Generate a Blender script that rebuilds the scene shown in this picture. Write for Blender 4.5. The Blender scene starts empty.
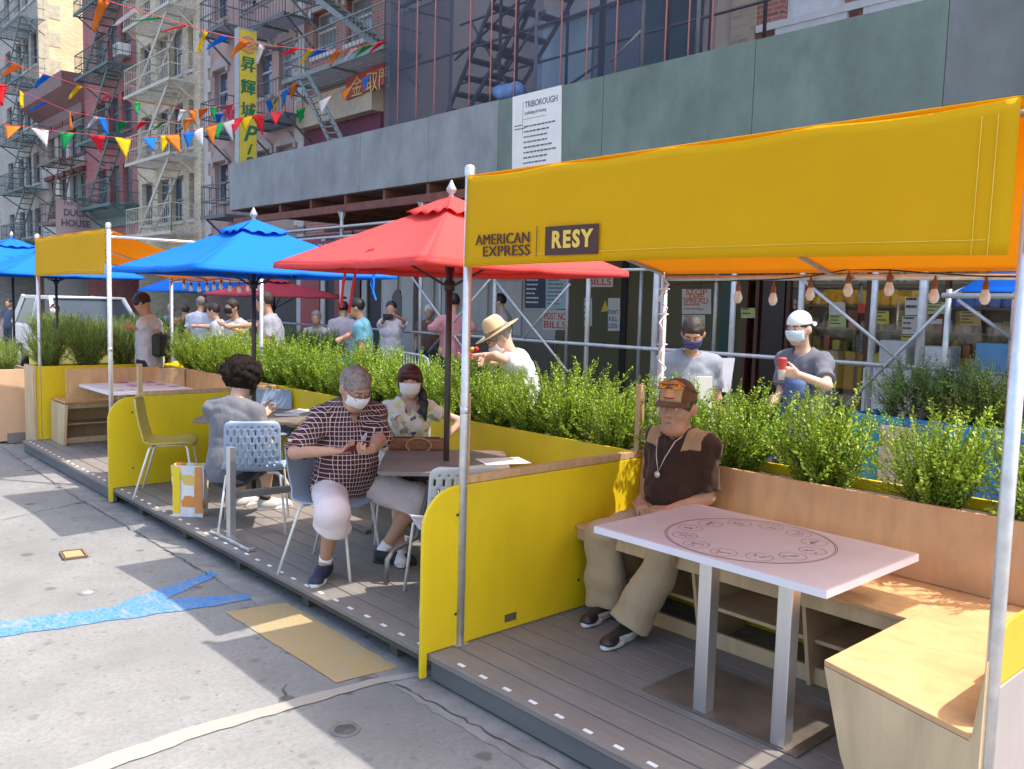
import bpy, math, random
import numpy as np
from mathutils import Vector, Matrix
random.seed(7)
RNG = np.random.default_rng(11)
SC = bpy.context.scene
COL = SC.collection
V = Vector
def nv(*a): return np.array(a, float)
def unit(a):
    a = np.asarray(a, float); n = np.linalg.norm(a)
    return a / n if n > 1e-9 else a

# ---------------------------------------------------------------- camera
F_PX, YAW, PITCH, ROLL = 868.89, 0.73528, 0.092061, 0.0263587
CAM = nv(0, 0, 1.835)
_f = nv(math.sin(YAW)*math.cos(PITCH), math.cos(YAW)*math.cos(PITCH), -math.sin(PITCH))
_r = nv(math.cos(YAW), -math.sin(YAW), 0); _u = np.cross(_r, _f)
CR = math.cos(ROLL)*_r + math.sin(ROLL)*_u
CU = -math.sin(ROLL)*_r + math.cos(ROLL)*_u
CF = _f
def ray(x, y): return CF + CR*((x-512)/F_PX) - CU*((y-384.5)/F_PX)
def at(x, y, d): return CAM + ray(x, y)*d                 # d metres in front of the camera
def onx(x, y, X): r = ray(x, y); return CAM + r*((X-CAM[0])/r[0])
def ony(x, y, Y): r = ray(x, y); return CAM + r*((Y-CAM[1])/r[1])
def onz(x, y, Z): r = ray(x, y); return CAM + r*((Z-CAM[2])/r[2])
cam = bpy.data.cameras.new('camera'); camo = bpy.data.objects.new('camera', cam); COL.objects.link(camo)
cam.sensor_width = 36; cam.sensor_fit = 'HORIZONTAL'; cam.lens = F_PX/1024*36
cam.clip_start = .05; cam.clip_end = 2000
mw = Matrix(((CR[0], CU[0], -CF[0], CAM[0]), (CR[1], CU[1], -CF[1], CAM[1]), (CR[2], CU[2], -CF[2], CAM[2]), (0, 0, 0, 1)))
camo.matrix_world = mw
SC.camera = camo

# ---------------------------------------------------------------- tags
def tag(o, label=None, cat=None, group=None, kind=None):
    if label: o['label'] = label
    if cat: o['category'] = cat
    if group: o['group'] = group
    if kind: o['kind'] = kind
    return o
def thing(name, label, cat, loc=(0, 0, 0), group=None, rz=0):
    o = bpy.data.objects.new(name, None); COL.objects.link(o)
    o.empty_display_size = .1
    o.location = V([float(c) for c in loc]); o.rotation_euler.z = rz
    return tag(o, label, cat, group)
def wloc(o):
    p = nv(0, 0, 0)
    while o is not None:
        p = p + np.array(o.location); o = o.parent
    return p
def copy_tree(o, parent=None):
    c = o.copy(); COL.objects.link(c)
    if parent is not None: c.parent = parent
    for ch in list(o.children): copy_tree(ch, c)
    return c

# ---------------------------------------------------------------- materials
def newmat(name):
    m = bpy.data.materials.new(name); m.use_nodes = True
    return m, m.node_tree, m.node_tree.nodes['Principled BSDF']
def N(nt, t, **k):
    n = nt.nodes.new(t)
    for a, b in k.items():
        if a in n.inputs.keys() if hasattr(n.inputs, 'keys') else False: n.inputs[a].default_value = b
        else: setattr(n, a, b)
    return n
def c4(c): return (c[0], c[1], c[2], 1)
def mixc(nt, fac, a, b, blend='MIX'):
    n = nt.nodes.new('ShaderNodeMix'); n.data_type = 'RGBA'; n.blend_type = blend
    for i, s in ((0, fac), (6, a), (7, b)):
        if hasattr(s, 'node') or isinstance(s, bpy.types.NodeSocket): nt.links.new(s, n.inputs[i])
        elif isinstance(s, (int, float)): n.inputs[i].default_value = s
        else: n.inputs[i].default_value = c4(s)
    return n.outputs[2]
def noise(nt, scale=5, detail=4, rough=.55, stretch=None, coord='Object', dist=0):
    tc = nt.nodes.new('ShaderNodeTexCoord')
    out = tc.outputs[coord]
    if stretch:
        mp = nt.nodes.new('ShaderNodeMapping'); mp.inputs['Scale'].default_value = stretch
        nt.links.new(out, mp.inputs[0]); out = mp.outputs[0]
    n = nt.nodes.new('ShaderNodeTexNoise')
    n.inputs['Scale'].default_value = scale; n.inputs['Detail'].default_value = detail
    n.inputs['Roughness'].default_value = rough; n.inputs['Distortion'].default_value = dist
    nt.links.new(out, n.inputs['Vector'])
    return n.outputs[0]
def ramp(nt, fac, stops, interp='LINEAR'):
    r = nt.nodes.new('ShaderNodeValToRGB'); r.color_ramp.interpolation = interp
    el = r.color_ramp.elements
    while len(el) < len(stops): el.new(.5)
    for e, (p, c) in zip(el, stops):
        e.position = p; e.color = c4(c) if not isinstance(c, (int, float)) else (c, c, c, 1)
    nt.links.new(fac, r.inputs[0])
    return r.outputs[0]
def bump(nt, b, h, strength=.3, dist=.01):
    n = nt.nodes.new('ShaderNodeBump'); n.inputs['Strength'].default_value = strength; n.inputs['Distance'].default_value = dist
    nt.links.new(h, n.inputs['Height']); nt.links.new(n.outputs[0], b.inputs['Normal'])
MATS = {}
def mat(name, col, rough=.6, var=.12, scale=6, metal=0, bmp=0, stretch=None, spec=.5, detail=5, transl=0, dirt=0, dirtcol=(.08, .07, .06), coat=0, bscale=None, bdist=.01):
    if name in MATS: return MATS[name]
    m, nt, b = newmat(name)
    b.inputs['Roughness'].default_value = rough; b.inputs['Metallic'].default_value = metal
    b.inputs['Specular IOR Level'].default_value = spec
    b.inputs['Coat Weight'].default_value = coat
    n1 = noise(nt, scale, detail, .6, stretch)
    lo = tuple(c*(1-var) for c in col); hi = tuple(min(1, c*(1+var)) for c in col)
    c = mixc(nt, ramp(nt, n1, [(.3, 0.), (.7, 1.)]), lo, hi)
    if dirt:
        n2 = noise(nt, scale*.45+.7, 7, .68)
        c = mixc(nt, ramp(nt, n2, [(.52, 0.), (.72, dirt)]), c, dirtcol)
    nt.links.new(c, b.inputs['Base Color'])
    if bmp: bump(nt, b, noise(nt, bscale or scale*4, 4, .6, stretch), bmp, bdist)
    if transl:
        out = nt.nodes['Material Output']
        tr = nt.nodes.new('ShaderNodeBsdfTranslucent'); nt.links.new(c, tr.inputs['Color'])
        mx = nt.nodes.new('ShaderNodeMixShader'); mx.inputs[0].default_value = transl
        nt.links.new(b.outputs[0], mx.inputs[1]); nt.links.new(tr.outputs[0], mx.inputs[2])
        nt.links.new(mx.outputs[0], out.inputs[0])
    MATS[name] = m
    return m

# ---------------------------------------------------------------- mesh builder
class MB:
    def __init__(s): s.v = []; s.f = []; s.m = []; s.sm = []
    def add(s, vs, fs, mat=0, smooth=False):
        o = len(s.v); s.v.extend([tuple(float(c) for c in p) for p in vs])
        for f in fs: s.f.append(tuple(i+o for i in f)); s.m.append(mat); s.sm.append(smooth)
        return s
    def box(s, x0, x1, y0, y1, z0, z1, mat=0):
        v = [(x0,y0,z0),(x1,y0,z0),(x1,y1,z0),(x0,y1,z0),(x0,y0,z1),(x1,y0,z1),(x1,y1,z1),(x0,y1,z1)]
        return s.add(v, [(3,2,1,0),(4,5,6,7),(0,1,5,4),(1,2,6,5),(2,3,7,6),(3,0,4,7)], mat)
    def obox(s, c, ax, ay, az, mat=0):
        c, ax, ay, az = [np.asarray(q, float) for q in (c, ax, ay, az)]
        v = [c+a*ax+b*ay+d*az for d in (-1,1) for a,b in ((-1,-1),(1,-1),(1,1),(-1,1))]
        return s.add(v, [(3,2,1,0),(4,5,6,7),(0,1,5,4),(1,2,6,5),(2,3,7,6),(3,0,4,7)], mat)
    def bar(s, p, q, w, h, up=(0,0,1), mat=0):
        p = np.asarray(p, float); q = np.asarray(q, float); d = unit(q-p); up = np.asarray(up, float)
        if abs(d@up) > .98: up = nv(1,0,0)
        sx = unit(np.cross(d, up)); u = np.cross(sx, d)
        return s.obox((p+q)/2, (q-p)/2, sx*w/2, u*h/2, mat)
    def tube(s, pts, r, n=8, mat=0, smooth=True, caps=True):
        pts = [np.asarray(p, float) for p in pts]; k = len(pts)
        rs = r if hasattr(r, '__len__') else [r]*k
        vs = []; t0 = unit(pts[1]-pts[0]); a = unit(np.cross(t0, nv(0,0,1) if abs(t0[2]) < .9 else nv(1,0,0)))
        for i, p in enumerate(pts):
            t = unit((pts[min(i+1,k-1)]-p)) if i == 0 else (unit(p-pts[i-1]) if i == k-1 else unit(unit(pts[i+1]-p)+unit(p-pts[i-1])))
            a = unit(a - t*(a@t)); b = np.cross(t, a)
            vs += [p+rs[i]*(math.cos(2*math.pi*j/n)*a+math.sin(2*math.pi*j/n)*b) for j in range(n)]
        fs = [(i*n+j, i*n+(j+1)%n, (i+1)*n+(j+1)%n, (i+1)*n+j) for i in range(k-1) for j in range(n)]
        s.add(vs, fs, mat, smooth)
        if caps:
            o = len(s.v)-k*n
            s.f.append(tuple(o+j for j in range(n))[::-1]); s.m.append(mat); s.sm.append(False)
            s.f.append(tuple(o+(k-1)*n+j for j in range(n))); s.m.append(mat); s.sm.append(False)
        return s
    def prism(s, poly, ext, mat=0, side=None):
        ext = np.asarray(ext, float); poly = [np.asarray(p, float) for p in poly]; n = len(poly)
        vs = poly + [p+ext for p in poly]
        nrm = sum((np.cross(poly[i]-poly[0], poly[(i+1)%n]-poly[0]) for i in range(n)), nv(0,0,0))
        fl = nrm@ext > 0
        o = len(s.v)
        a = tuple(range(n)); b = tuple(range(n, 2*n))
        s.add(vs, [a[::-1] if fl else a, b if fl else b[::-1]], mat)
        for i in range(n):
            j = (i+1) % n; q = (i, j, n+j, n+i)
            s.f.append(tuple(o+c for c in (q if fl else q[::-1]))); s.m.append(mat if side is None else side); s.sm.append(False)
        return s
    def lathe(s, prof, c=(0,0,0), n=16, mat=0, axis=(0,0,1), smooth=True):
        ax = unit(axis); a = unit(np.cross(ax, nv(1,0,0) if abs(ax[0]) < .9 else nv(0,1,0))); b = np.cross(ax, a); c = np.asarray(c, float)
        vs = [c+ax*z+max(r,1e-4)*(math.cos(2*math.pi*j/n)*a+math.sin(2*math.pi*j/n)*b) for r, z in prof for j in range(n)]
        fs = [(i*n+j, i*n+(j+1)%n, (i+1)*n+(j+1)%n, (i+1)*n+j) for i in range(len(prof)-1) for j in range(n)]
        return s.add(vs, fs, mat, smooth)
    def ball(s, c, r, n=10, mat=0, sq=(1,1,1)):
        c = np.asarray(c, float); k = max(5, n//2+1)
        vs = []; fs = []
        for i in range(k+1):
            th = math.pi*i/k
            for j in range(n):
                ph = 2*math.pi*j/n
                vs.append(c+r*nv(sq[0]*math.sin(th)*math.cos(ph), sq[1]*math.sin(th)*math.sin(ph), sq[2]*math.cos(th)))
        for i in range(k):
            for j in range(n): fs.append(((i+1)*n+j, (i+1)*n+(j+1)%n, i*n+(j+1)%n, i*n+j))
        return s.add(vs, fs, mat, True)
    def grid(s, fn, nu, nv_, mat=0, smooth=True):
        vs = [fn(i/nu, j/nv_) for i in range(nu+1) for j in range(nv_+1)]
        w = nv_+1
        return s.add(vs, [(i*w+j, (i+1)*w+j, (i+1)*w+j+1, i*w+j+1) for i in range(nu) for j in range(nv_)], mat, smooth)
    def build(s, name, mats, parent=None, bevel=0, solid=0, label=None, cat=None, group=None, kind=None, origin=None, sub=0, seg=2):
        me = bpy.data.meshes.new(name)
        off = wloc(parent) if parent is not None else (np.asarray(origin, float) if origin is not None else None)
        if off is None:
            if kind == 'structure': off = nv(0,0,0)
            else:
                a = np.array(s.v); off = nv((a[:,0].min()+a[:,0].max())/2, (a[:,1].min()+a[:,1].max())/2, a[:,2].min())
        me.from_pydata([tuple(np.array(p)-off) for p in s.v], [], s.f)
        if not isinstance(mats, (list, tuple)): mats = [mats]
        for m in mats: me.materials.append(m)
        me.polygons.foreach_set('material_index', s.m); me.polygons.foreach_set('use_smooth', s.sm)
        me.update()
        o = bpy.data.objects.new(name, me); COL.objects.link(o)
        if parent is not None: o.parent = parent
        else: o.location = V(off)
        if solid:
            md = o.modifiers.new('solidify', 'SOLIDIFY'); md.thickness = solid; md.offset = 0
        if bevel:
            md = o.modifiers.new('bevel', 'BEVEL'); md.width = bevel; md.segments = seg; md.limit_method = 'ANGLE'; md.angle_limit = .7
        if sub:
            md = o.modifiers.new('subsurf', 'SUBSURF'); md.levels = sub; md.render_levels = sub
        return tag(o, label, cat, group, kind)

# ---------------------------------------------------------------- lettering
def text(body, size, org, right, up, m, parent=None, name='lettering', bold=0, extrude=.001, align='LEFT', font=None, width=None, label=None, shear=0, spacing=1):
    cu = bpy.data.curves.new(name, 'FONT'); cu.body = body; cu.size = size; cu.align_x = align; cu.offset = bold; cu.extrude = extrude
    cu.shear = shear; cu.space_character = spacing
    cu.resolution_u = 3
    tmp = bpy.data.objects.new('tmp_text', cu); COL.objects.link(tmp)
    dg = bpy.context.evaluated_depsgraph_get(); dg.update()
    me = bpy.data.meshes.new_from_object(tmp.evaluated_get(dg))
    bpy.data.objects.remove(tmp); bpy.data.curves.remove(cu)
    right = unit(right); up = unit(up); nrm = np.cross(right, up)
    n = len(me.vertices); co = np.zeros(n*3); me.vertices.foreach_get('co', co); co = co.reshape(-1, 3)
    if width and n:
        w = co[:,0].max()-co[:,0].min(); k = width/max(w, 1e-6); co[:,0] *= k
    off = wloc(parent) if parent is not None else nv(0,0,0)
    w = np.asarray(org, float) + co[:,:1]*right + co[:,1:2]*up + co[:,2:3]*nrm - off
    me.vertices.foreach_set('co', w.ravel()); me.update()
    me.materials.clear(); me.materials.append(m)
    o = bpy.data.objects.new(name, me); COL.objects.link(o)
    if parent is not None: o.parent = parent
    if label: o['label'] = label
    return o
def scribble(mb, p0, right, up, w, lines, lh, t=.004, mat=0, off=None, seed=0):
    """rows of short bars standing for print too small to read"""
    rr = random.Random(seed); right = unit(right); up = unit(up); nrm = np.cross(right, up)
    for i in range(lines):
        x = 0
        end = w*rr.uniform(.55, 1)
        while x < end:
            l = rr.uniform(.04, .14)*w
            c = np.asarray(p0)+right*(x+l/2)-up*(i*lh)
            mb.obox(c+nrm*.001, right*l/2, up*t/2, nrm*.0008, mat); x += l+.025*w
    return mb
# ---------------------------------------------------------------- smooth solid modelling (people)
class SDF:
    def __init__(s): s.p = []; s.gc = []
    def cone(s, a, b, ra, rb, k=.03, cuts=(), op='add'):
        s.p.append(('c', np.asarray(a, float), np.asarray(b, float), ra, rb, k, [(np.asarray(p, float), unit(n)) for p, n in cuts], op)); return s
    def ell(s, c, ax, r, k=.03, cuts=(), op='add'):
        s.p.append(('e', np.asarray(c, float), np.array([unit(a) for a in ax]), np.asarray(r, float), 0, k, [(np.asarray(p, float), unit(n)) for p, n in cuts], op)); return s
    def box(s, c, ax, h, r=.01, k=.02, cuts=(), op='add'):
        s.p.append(('b', np.asarray(c, float), np.array([unit(a) for a in ax]), np.asarray(h, float), r, k, [(np.asarray(p, float), unit(n)) for p, n in cuts], op)); return s
    def cut(s, p, n): s.gc.append((np.asarray(p, float), unit(n))); return s
    def bb(s, p):
        if p[0] == 'c':
            lo = np.minimum(p[1]-p[3], p[2]-p[4]); hi = np.maximum(p[1]+p[3], p[2]+p[4])
        else:
            e = np.sqrt(((p[2]*p[3][:,None])**2).sum(0)) if p[0] == 'e' else np.abs(p[2]*p[3][:,None]).sum(0)+p[4]
            lo, hi = p[1]-e, p[1]+e
        return lo, hi
    def mesh(s, res=.01, amp=0, freq=20, seed=0, amp2=0, freq2=60, ridge=False):
        add = [p for p in s.p if p[7] == 'add']
        L = np.min([s.bb(p)[0] for p in add], 0)-4*res-amp*2-amp2*2; Hh = np.max([s.bb(p)[1] for p in add], 0)+4*res+amp*2+amp2*2
        n = np.ceil((Hh-L)/res).astype(int)+1
        D = np.full(n, 1., np.float32)
        ax = [L[i]+res*np.arange(n[i]) for i in range(3)]
        for p in s.p:
            lo, hi = s.bb(p); m = p[5]+3*res+amp*2+amp2*2
            i0 = np.maximum(0, np.floor((lo-m-L)/res).astype(int)); i1 = np.minimum(n, np.ceil((hi+m-L)/res).astype(int)+1)
            sl = tuple(slice(i0[i], i1[i]) for i in range(3))
            X, Y, Z = np.meshgrid(ax[0][sl[0]], ax[1][sl[1]], ax[2][sl[2]], indexing='ij', sparse=True)
            if p[0] == 'c':
                a, b, ra, rb = p[1:5]; ba = b-a; L2 = max(ba@ba, 1e-9)
                t = np.clip(((X-a[0])*ba[0]+(Y-a[1])*ba[1]+(Z-a[2])*ba[2])/L2, 0, 1)
                d = np.sqrt((X-a[0]-t*ba[0])**2+(Y-a[1]-t*ba[1])**2+(Z-a[2]-t*ba[2])**2)-(ra+t*(rb-ra))
            else:
                c, A, r = p[1:4]
                q = [(X-c[0])*A[i][0]+(Y-c[1])*A[i][1]+(Z-c[2])*A[i][2] for i in range(3)]
                if p[0] == 'e':
                    k0 = np.sqrt(sum((q[i]/r[i])**2 for i in range(3))); k1 = np.sqrt(sum((q[i]/r[i]**2)**2 for i in range(3)))+1e-9
                    d = k0*(k0-1)/k1
                else:
                    h = r-p[4]; e = [np.abs(q[i])-h[i] for i in range(3)]
                    d = np.sqrt(sum(np.maximum(g, 0)**2 for g in e))+np.minimum(np.maximum(np.maximum(e[0], e[1]), e[2]), 0)-p[4]
            for cp, cn in p[6]:
                d = np.maximum(d, (X-cp[0])*cn[0]+(Y-cp[1])*cn[1]+(Z-cp[2])*cn[2])
            k = max(p[5], 1e-5); o = D[sl]
            if p[7] == 'add':
                h = np.maximum(k-np.abs(o-d), 0)/k; D[sl] = np.minimum(o, d)-h*h*k*.25
            else:
                h = np.maximum(k-np.abs(o+d), 0)/k; D[sl] = np.maximum(o, -d)+h*h*k*.25
        if amp or amp2 or s.gc:
            X, Y, Z = np.meshgrid(*ax, indexing='ij', sparse=True)
            if amp:
                rr = np.random.default_rng(seed); acc = 0
                for _ in range(5):
                    w = unit(rr.normal(size=3))*freq*rr.uniform(.6, 1.5); ph = rr.uniform(0, 6.28)
                    w2 = unit(rr.normal(size=3))*freq*.5
                    acc = acc+np.sin(X*w[0]+Y*w[1]+Z*w[2]+ph+1.5*np.sin(X*w2[0]+Y*w2[1]+Z*w2[2]))
                D = D+amp*acc/2.2
            if amp2:
                rr = np.random.default_rng(seed+5); acc = 0
                for _ in range(6):
                    w = unit(rr.normal(size=3))*freq2*rr.uniform(.7, 1.4); ph = rr.uniform(0, 6.28)
                    acc = acc+(np.sin(X*w[0]+Y*w[1]+Z*w[2]+ph) if not ridge else 1.2-2.4*np.abs(np.sin(.5*(X*w[0]+Y*w[1]+Z*w[2])+ph+.8*np.sin(X*w[1]*.4+Z*w[0]*.4))))
                D = D+amp2*acc/2.4
            for cp, cn in s.gc: D = np.maximum(D, (X-cp[0])*cn[0]+(Y-cp[1])*cn[1]+(Z-cp[2])*cn[2])
        return surfnet(D.astype(np.float32), L, res)
def surfnet(D, L, res):
    ins = D < 0
    nx, ny, nz = D.shape
    cs = [(a, b, c) for a in (0,1) for b in (0,1) for c in (0,1)]
    def sh(A, o): return A[o[0]:nx-1+o[0], o[1]:ny-1+o[1], o[2]:nz-1+o[2]]
    cnt = sum(sh(ins, o).astype(np.int8) for o in cs)
    act = np.argwhere((cnt > 0) & (cnt < 8))
    idx = -np.ones((nx-1, ny-1, nz-1), np.int64); idx[tuple(act.T)] = np.arange(len(act))
    acc = np.zeros((len(act), 3)); num = np.zeros(len(act))
    val = {o: D[act[:,0]+o[0], act[:,1]+o[1], act[:,2]+o[2]] for o in cs}
    for i, a in enumerate(cs):
        for b in cs[i+1:]:
            if sum(abs(a[k]-b[k]) for k in range(3)) != 1: continue
            va, vb = val[a], val[b]; m = (va < 0) != (vb < 0)
            t = np.where(m, va/np.where(m, va-vb, 1), 0)
            acc += m[:,None]*(np.array(a)+t[:,None]*(np.array(b)-np.array(a))); num += m
    vs = L+res*(act+acc/num[:,None])
    fs = []
    for ax_ in range(3):
        o = [0,0,0]; o[ax_] = 1
        A = ins[:nx-o[0], :ny-o[1], :nz-o[2]]; B = ins[o[0]:, o[1]:, o[2]:]
        e = np.argwhere(A != B); u, w = (ax_+1) % 3, (ax_+2) % 3
        e = e[(e[:,u] > 0) & (e[:,w] > 0) & (e[:,u] < D.shape[u]-1) & (e[:,w] < D.shape[w]-1)]
        if not len(e): continue
        du = np.zeros(3, int); du[u] = 1; dw = np.zeros(3, int); dw[w] = 1
        q = np.stack([idx[tuple((e-du-dw).T)], idx[tuple((e-dw).T)], idx[tuple(e.T)], idx[tuple((e-du).T)]], 1)
        fl = ~A[tuple(e.T)]
        q[fl] = q[fl][:, ::-1]; fs.append(q[(q >= 0).all(1)])
    return vs, np.concatenate(fs)
def sdf_obj(sd, name, mats, parent=None, res=.01, origin=None, smooth=True, colorfn=None, relax=1, **kw):
    vs, fs = sd.mesh(res, **kw)
    if relax:
        e = np.concatenate([fs[:, [0,1]], fs[:, [1,2]], fs[:, [2,3]], fs[:, [3,0]]])
        for _ in range(relax):
            s_ = np.zeros_like(vs); c_ = np.zeros(len(vs))
            np.add.at(s_, e[:,0], vs[e[:,1]]); np.add.at(c_, e[:,0], 1); np.add.at(s_, e[:,1], vs[e[:,0]]); np.add.at(c_, e[:,1], 1)
            vs = vs*.5+.5*s_/np.maximum(c_, 1)[:,None]
    off = wloc(parent) if parent is not None else np.asarray(origin, float)
    me = bpy.data.meshes.new(name)
    me.vertices.add(len(vs)); me.vertices.foreach_set('co', (vs-off).ravel())
    me.loops.add(len(fs)*4); me.loops.foreach_set('vertex_index', fs.ravel().astype(np.int32))
    me.polygons.add(len(fs)); me.polygons.foreach_set('loop_start', np.arange(0, len(fs)*4, 4, dtype=np.int32))
    me.polygons.foreach_set('use_smooth', np.full(len(fs), smooth))
    if not isinstance(mats, (list, tuple)): mats = [mats]
    for m in mats: me.materials.append(m)
    if colorfn is not None: me.polygons.foreach_set('material_index', colorfn(vs[fs].mean(1)).astype(np.int32))
    me.update(calc_edges=True)
    o = bpy.data.objects.new(name, me); COL.objects.link(o)
    if parent is not None: o.parent = parent
    else: o.location = V(off)
    return o

# ---------------------------------------------------------------- people
def skin_mat(name, col):
    if name in MATS: return MATS[name]
    m, nt, b = newmat(name)
    c = mixc(nt, ramp(nt, noise(nt, 9, 4), [(.35, 0.), (.7, 1.)]), tuple(x*.88 for x in col), (min(1, col[0]*1.1), col[1]*.98, col[2]*.95))
    nt.links.new(c, b.inputs['Base Color']); b.inputs['Roughness'].default_value = .5
    b.inputs['Subsurface Weight'].default_value = .08; b.inputs['Subsurface Scale'].default_value = .01; b.inputs['Subsurface Radius'].default_value = (1, .35, .2)
    bump(nt, b, noise(nt, 160, 3), .12, .002)
    MATS[name] = m; return m
def cloth_mat(name, col, var=.1, rough=.85, fold=14, bmp=.5, weave=True):
    if name in MATS: return MATS[name]
    m, nt, b = newmat(name)
    c = mixc(nt, noise(nt, 12, 5), tuple(x*(1-var) for x in col), tuple(min(1, x*(1+var)) for x in col))
    nt.links.new(c, b.inputs['Base Color']); b.inputs['Roughness'].default_value = rough; b.inputs['Specular IOR Level'].default_value = .25
    b.inputs['Sheen Weight'].default_value = .15
    bump(nt, b, noise(nt, fold, 3, .5, (1, 1, .45), dist=1.2), bmp, .02)
    MATS[name] = m; return m
def ik(a, t, l1, l2, hint):
    a = np.asarray(a, float); t = np.asarray(t, float); d = t-a; D = np.linalg.norm(d)
    D2 = min(D, (l1+l2)*.999); u = unit(d); t = a+u*D2
    x = (l1*l1-l2*l2+D2*D2)/(2*D2); h = math.sqrt(max(0, l1*l1-x*x))
    hn = np.asarray(hint, float); hn = unit(hn-u*(hn@u))
    return a+u*x+hn*h, t
def hand(sd, w, d, pn, sc=1, curl=.5, spread=.12, side=1, thumb_curl=.4):
    """palm and five fingers; w wrist, d hand direction, pn palm normal (way the palm faces), side +1 thumb toward cross(d,pn)"""
    d = unit(d); pn = unit(pn-d*(np.asarray(pn)@d)); s_ = np.cross(d, pn)*side
    pc = w+d*.048*sc
    sd.box(pc, (d, s_, pn), (.05*sc, .04*sc, .014*sc), .012*sc, .012)
    for i, (o, l) in enumerate(((.03, .072), (.0105, .08), (-.009, .075), (-.028, .058))):
        b = w+d*(.088-.004*abs(i-1))*sc+s_*o*sc
        p = b; ang = -.08
        dd = unit(d+s_*(1.3-i)*spread)
        r = (.0088-(.0012 if i == 3 else 0))*sc
        for q, fr in enumerate((.46, .31, .23)):
            ang += curl*(1.0, 1.0, .7)[q]
            v = dd*math.cos(ang)+pn*math.sin(ang)
            e = p+v*l*fr*sc
            sd.cone(p, e, r, r*.92, .004); p = e; r *= .92
    tb = w+d*.02*sc+s_*.03*sc; td = unit(d*.75+s_*.7+pn*.25); e = tb+td*.036*sc
    sd.cone(tb, e, .0125*sc, .0105*sc, .01)
    td2 = unit(td*(1-thumb_curl)+d*.5+pn*thumb_curl); e2 = e+td2*.028*sc; sd.cone(e, e2, .0102*sc, .0092*sc, .004)
    sd.cone(e2, e2+unit(td2+pn*thumb_curl*.5-s_*.2)*.022*sc, .009*sc, .0075*sc, .004)
def add_head(sd, c, f, u, hs=1, fat=0, detail=True, chin=1):
    f = unit(f); u = unit(u-f*(u@f)); r = np.cross(f, u); A = (r, f, u); g = lambda x, y, z: c+(r*x+f*y+u*z)*hs
    sd.ell(g(0, -.012, .03), A, nv(.075, .095, .086)*hs, .03)
    sd.ell(g(0, .016, -.03), A, nv(.063+fat*.5, .074, .09)*hs, .03)
    sd.ell(g(0, .05, -.088*chin), A, nv(.03+fat, .03, .025)*hs, .035)
    if fat: sd.ell(g(0, .03, -.1), A, nv(.06, .05, .035)*hs, .03)
    for q in (-1, 1): sd.ell(g(q*.079, -.012, -.005), (unit(r*.9+f*q*.4), f, u), nv(.011, .021, .033)*hs, .008)
    if detail:
        sd.cone(g(0, .084, .022), g(0, .107, -.02), .009*hs, .0135*hs, .012)
        for q in (-1, 1):
            sd.ell(g(q*.014, .094, -.022), A, nv(.009, .01, .008)*hs, .008)
            sd.cone(g(q*.012, .085, .036), g(q*.046, .072, .034), .009*hs, .008*hs, .016)
            sd.ell(g(q*.04, .062, -.022), A, nv(.02, .02, .018)*hs, .025)
            sd.ell(g(q*.03, .098, .014), A, nv(.019, .014, .011)*hs, .012, op='sub')
        sd.cone(g(-.02, .084, -.053), g(.02, .084, -.053), .0065*hs, .0065*hs, .01)
        sd.cone(g(-.017, .083, -.066), g(.017, .083, -.066), .0075*hs, .0075*hs, .01)
        sd.box(g(0, .096, -.0595), A, nv(.024, .008, .0012)*hs, .001, .003, op='sub')
    return g, A
def eyes(par, g, A, hs, skin, iris=(.06, .035, .02), brow=(.04, .03, .02), lid=.5):
    w = mat('eye white', (.62, .58, .55), .25, .02); ir = mat('iris dark', iris, .2, .05); br = mat('brow %.2f' % brow[0], brow, .8)
    for q in (-1, 1):
        e = MB(); e.ball(g(q*.031, .079, .014), .0115*hs, 12, 0); e.ball(g(q*.031+.001, .0855, .0125), .0062*hs, 8, 1)
        eo = e.build('eye', [w, ir], par)
        l = MB(); l.ball(g(q*.031, .0785, .0165), .0125*hs, 12, 0, (1.05, 1.0, .62)); l.build('eyelid', skin, par)
        b = MB(); b.tube([g(q*.013, .0945, .031), g(q*.03, .0935, .037), g(q*.048, .08, .033)], [.0035*hs, .0042*hs, .002*hs], 6); b.build('eyebrow', br, par)
def lips(par, g, A, hs, m):
    b = MB(); b.tube([g(x, .0895-.012*(x/.026)**2, -.0585+.002*(x/.026)**2) for x in np.linspace(-.026, .026, 9)], [.0015*hs]+[.0052*hs]*7+[.0015*hs], 6); b.build('lips', m, par)
    b = MB(); b.tube([g(x, .0925-.011*(x/.026)**2, -.0583+.001*(x/.026)**2) for x in np.linspace(-.024, .024, 7)], .0013*hs, 5); b.build('mouth_line', mat('mouth line', (.10, .035, .03), .6), par)
def mask_obj(par, g, A, hs, m, name='face_mask', top=.004, pleats=True, loop=True):
    mb = MB()
    def fn(u, v):
        a = (u-.5)*2*1.25; z = top*(1-.5*abs(math.sin(a)))-.006*abs(u-.5)-v*(.102-.035*abs(a)/1.25)
        prof = .112-.012*(v-.3)**2*4-(.014 if v > .8 else 0)+(.006*math.exp(-((v-.25)/.2)**2))+(.0012*math.sin(v*26) if pleats else 0)
        rx = .079-.008*v
        x = rx*math.sin(a)*1.0; y = prof*math.cos(a)**.75 if math.cos(a) > 0 else 0
        return g(x, max(y, .02), z)
    mb.grid(fn, 18, 12)
    o = mb.build(name, m, par, solid=.0025)
    if loop:
        lp = MB()
        for q in (-1, 1): lp.tube([g(q*.074, .035, -.002), g(q*.081, .0, .03), g(q*.086, -.022, .02), g(q*.084, -.02, -.02), g(q*.072, .03, -.06)], .0014, 5)
        lp.build('ear_loop', m, o)
    return o

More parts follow.
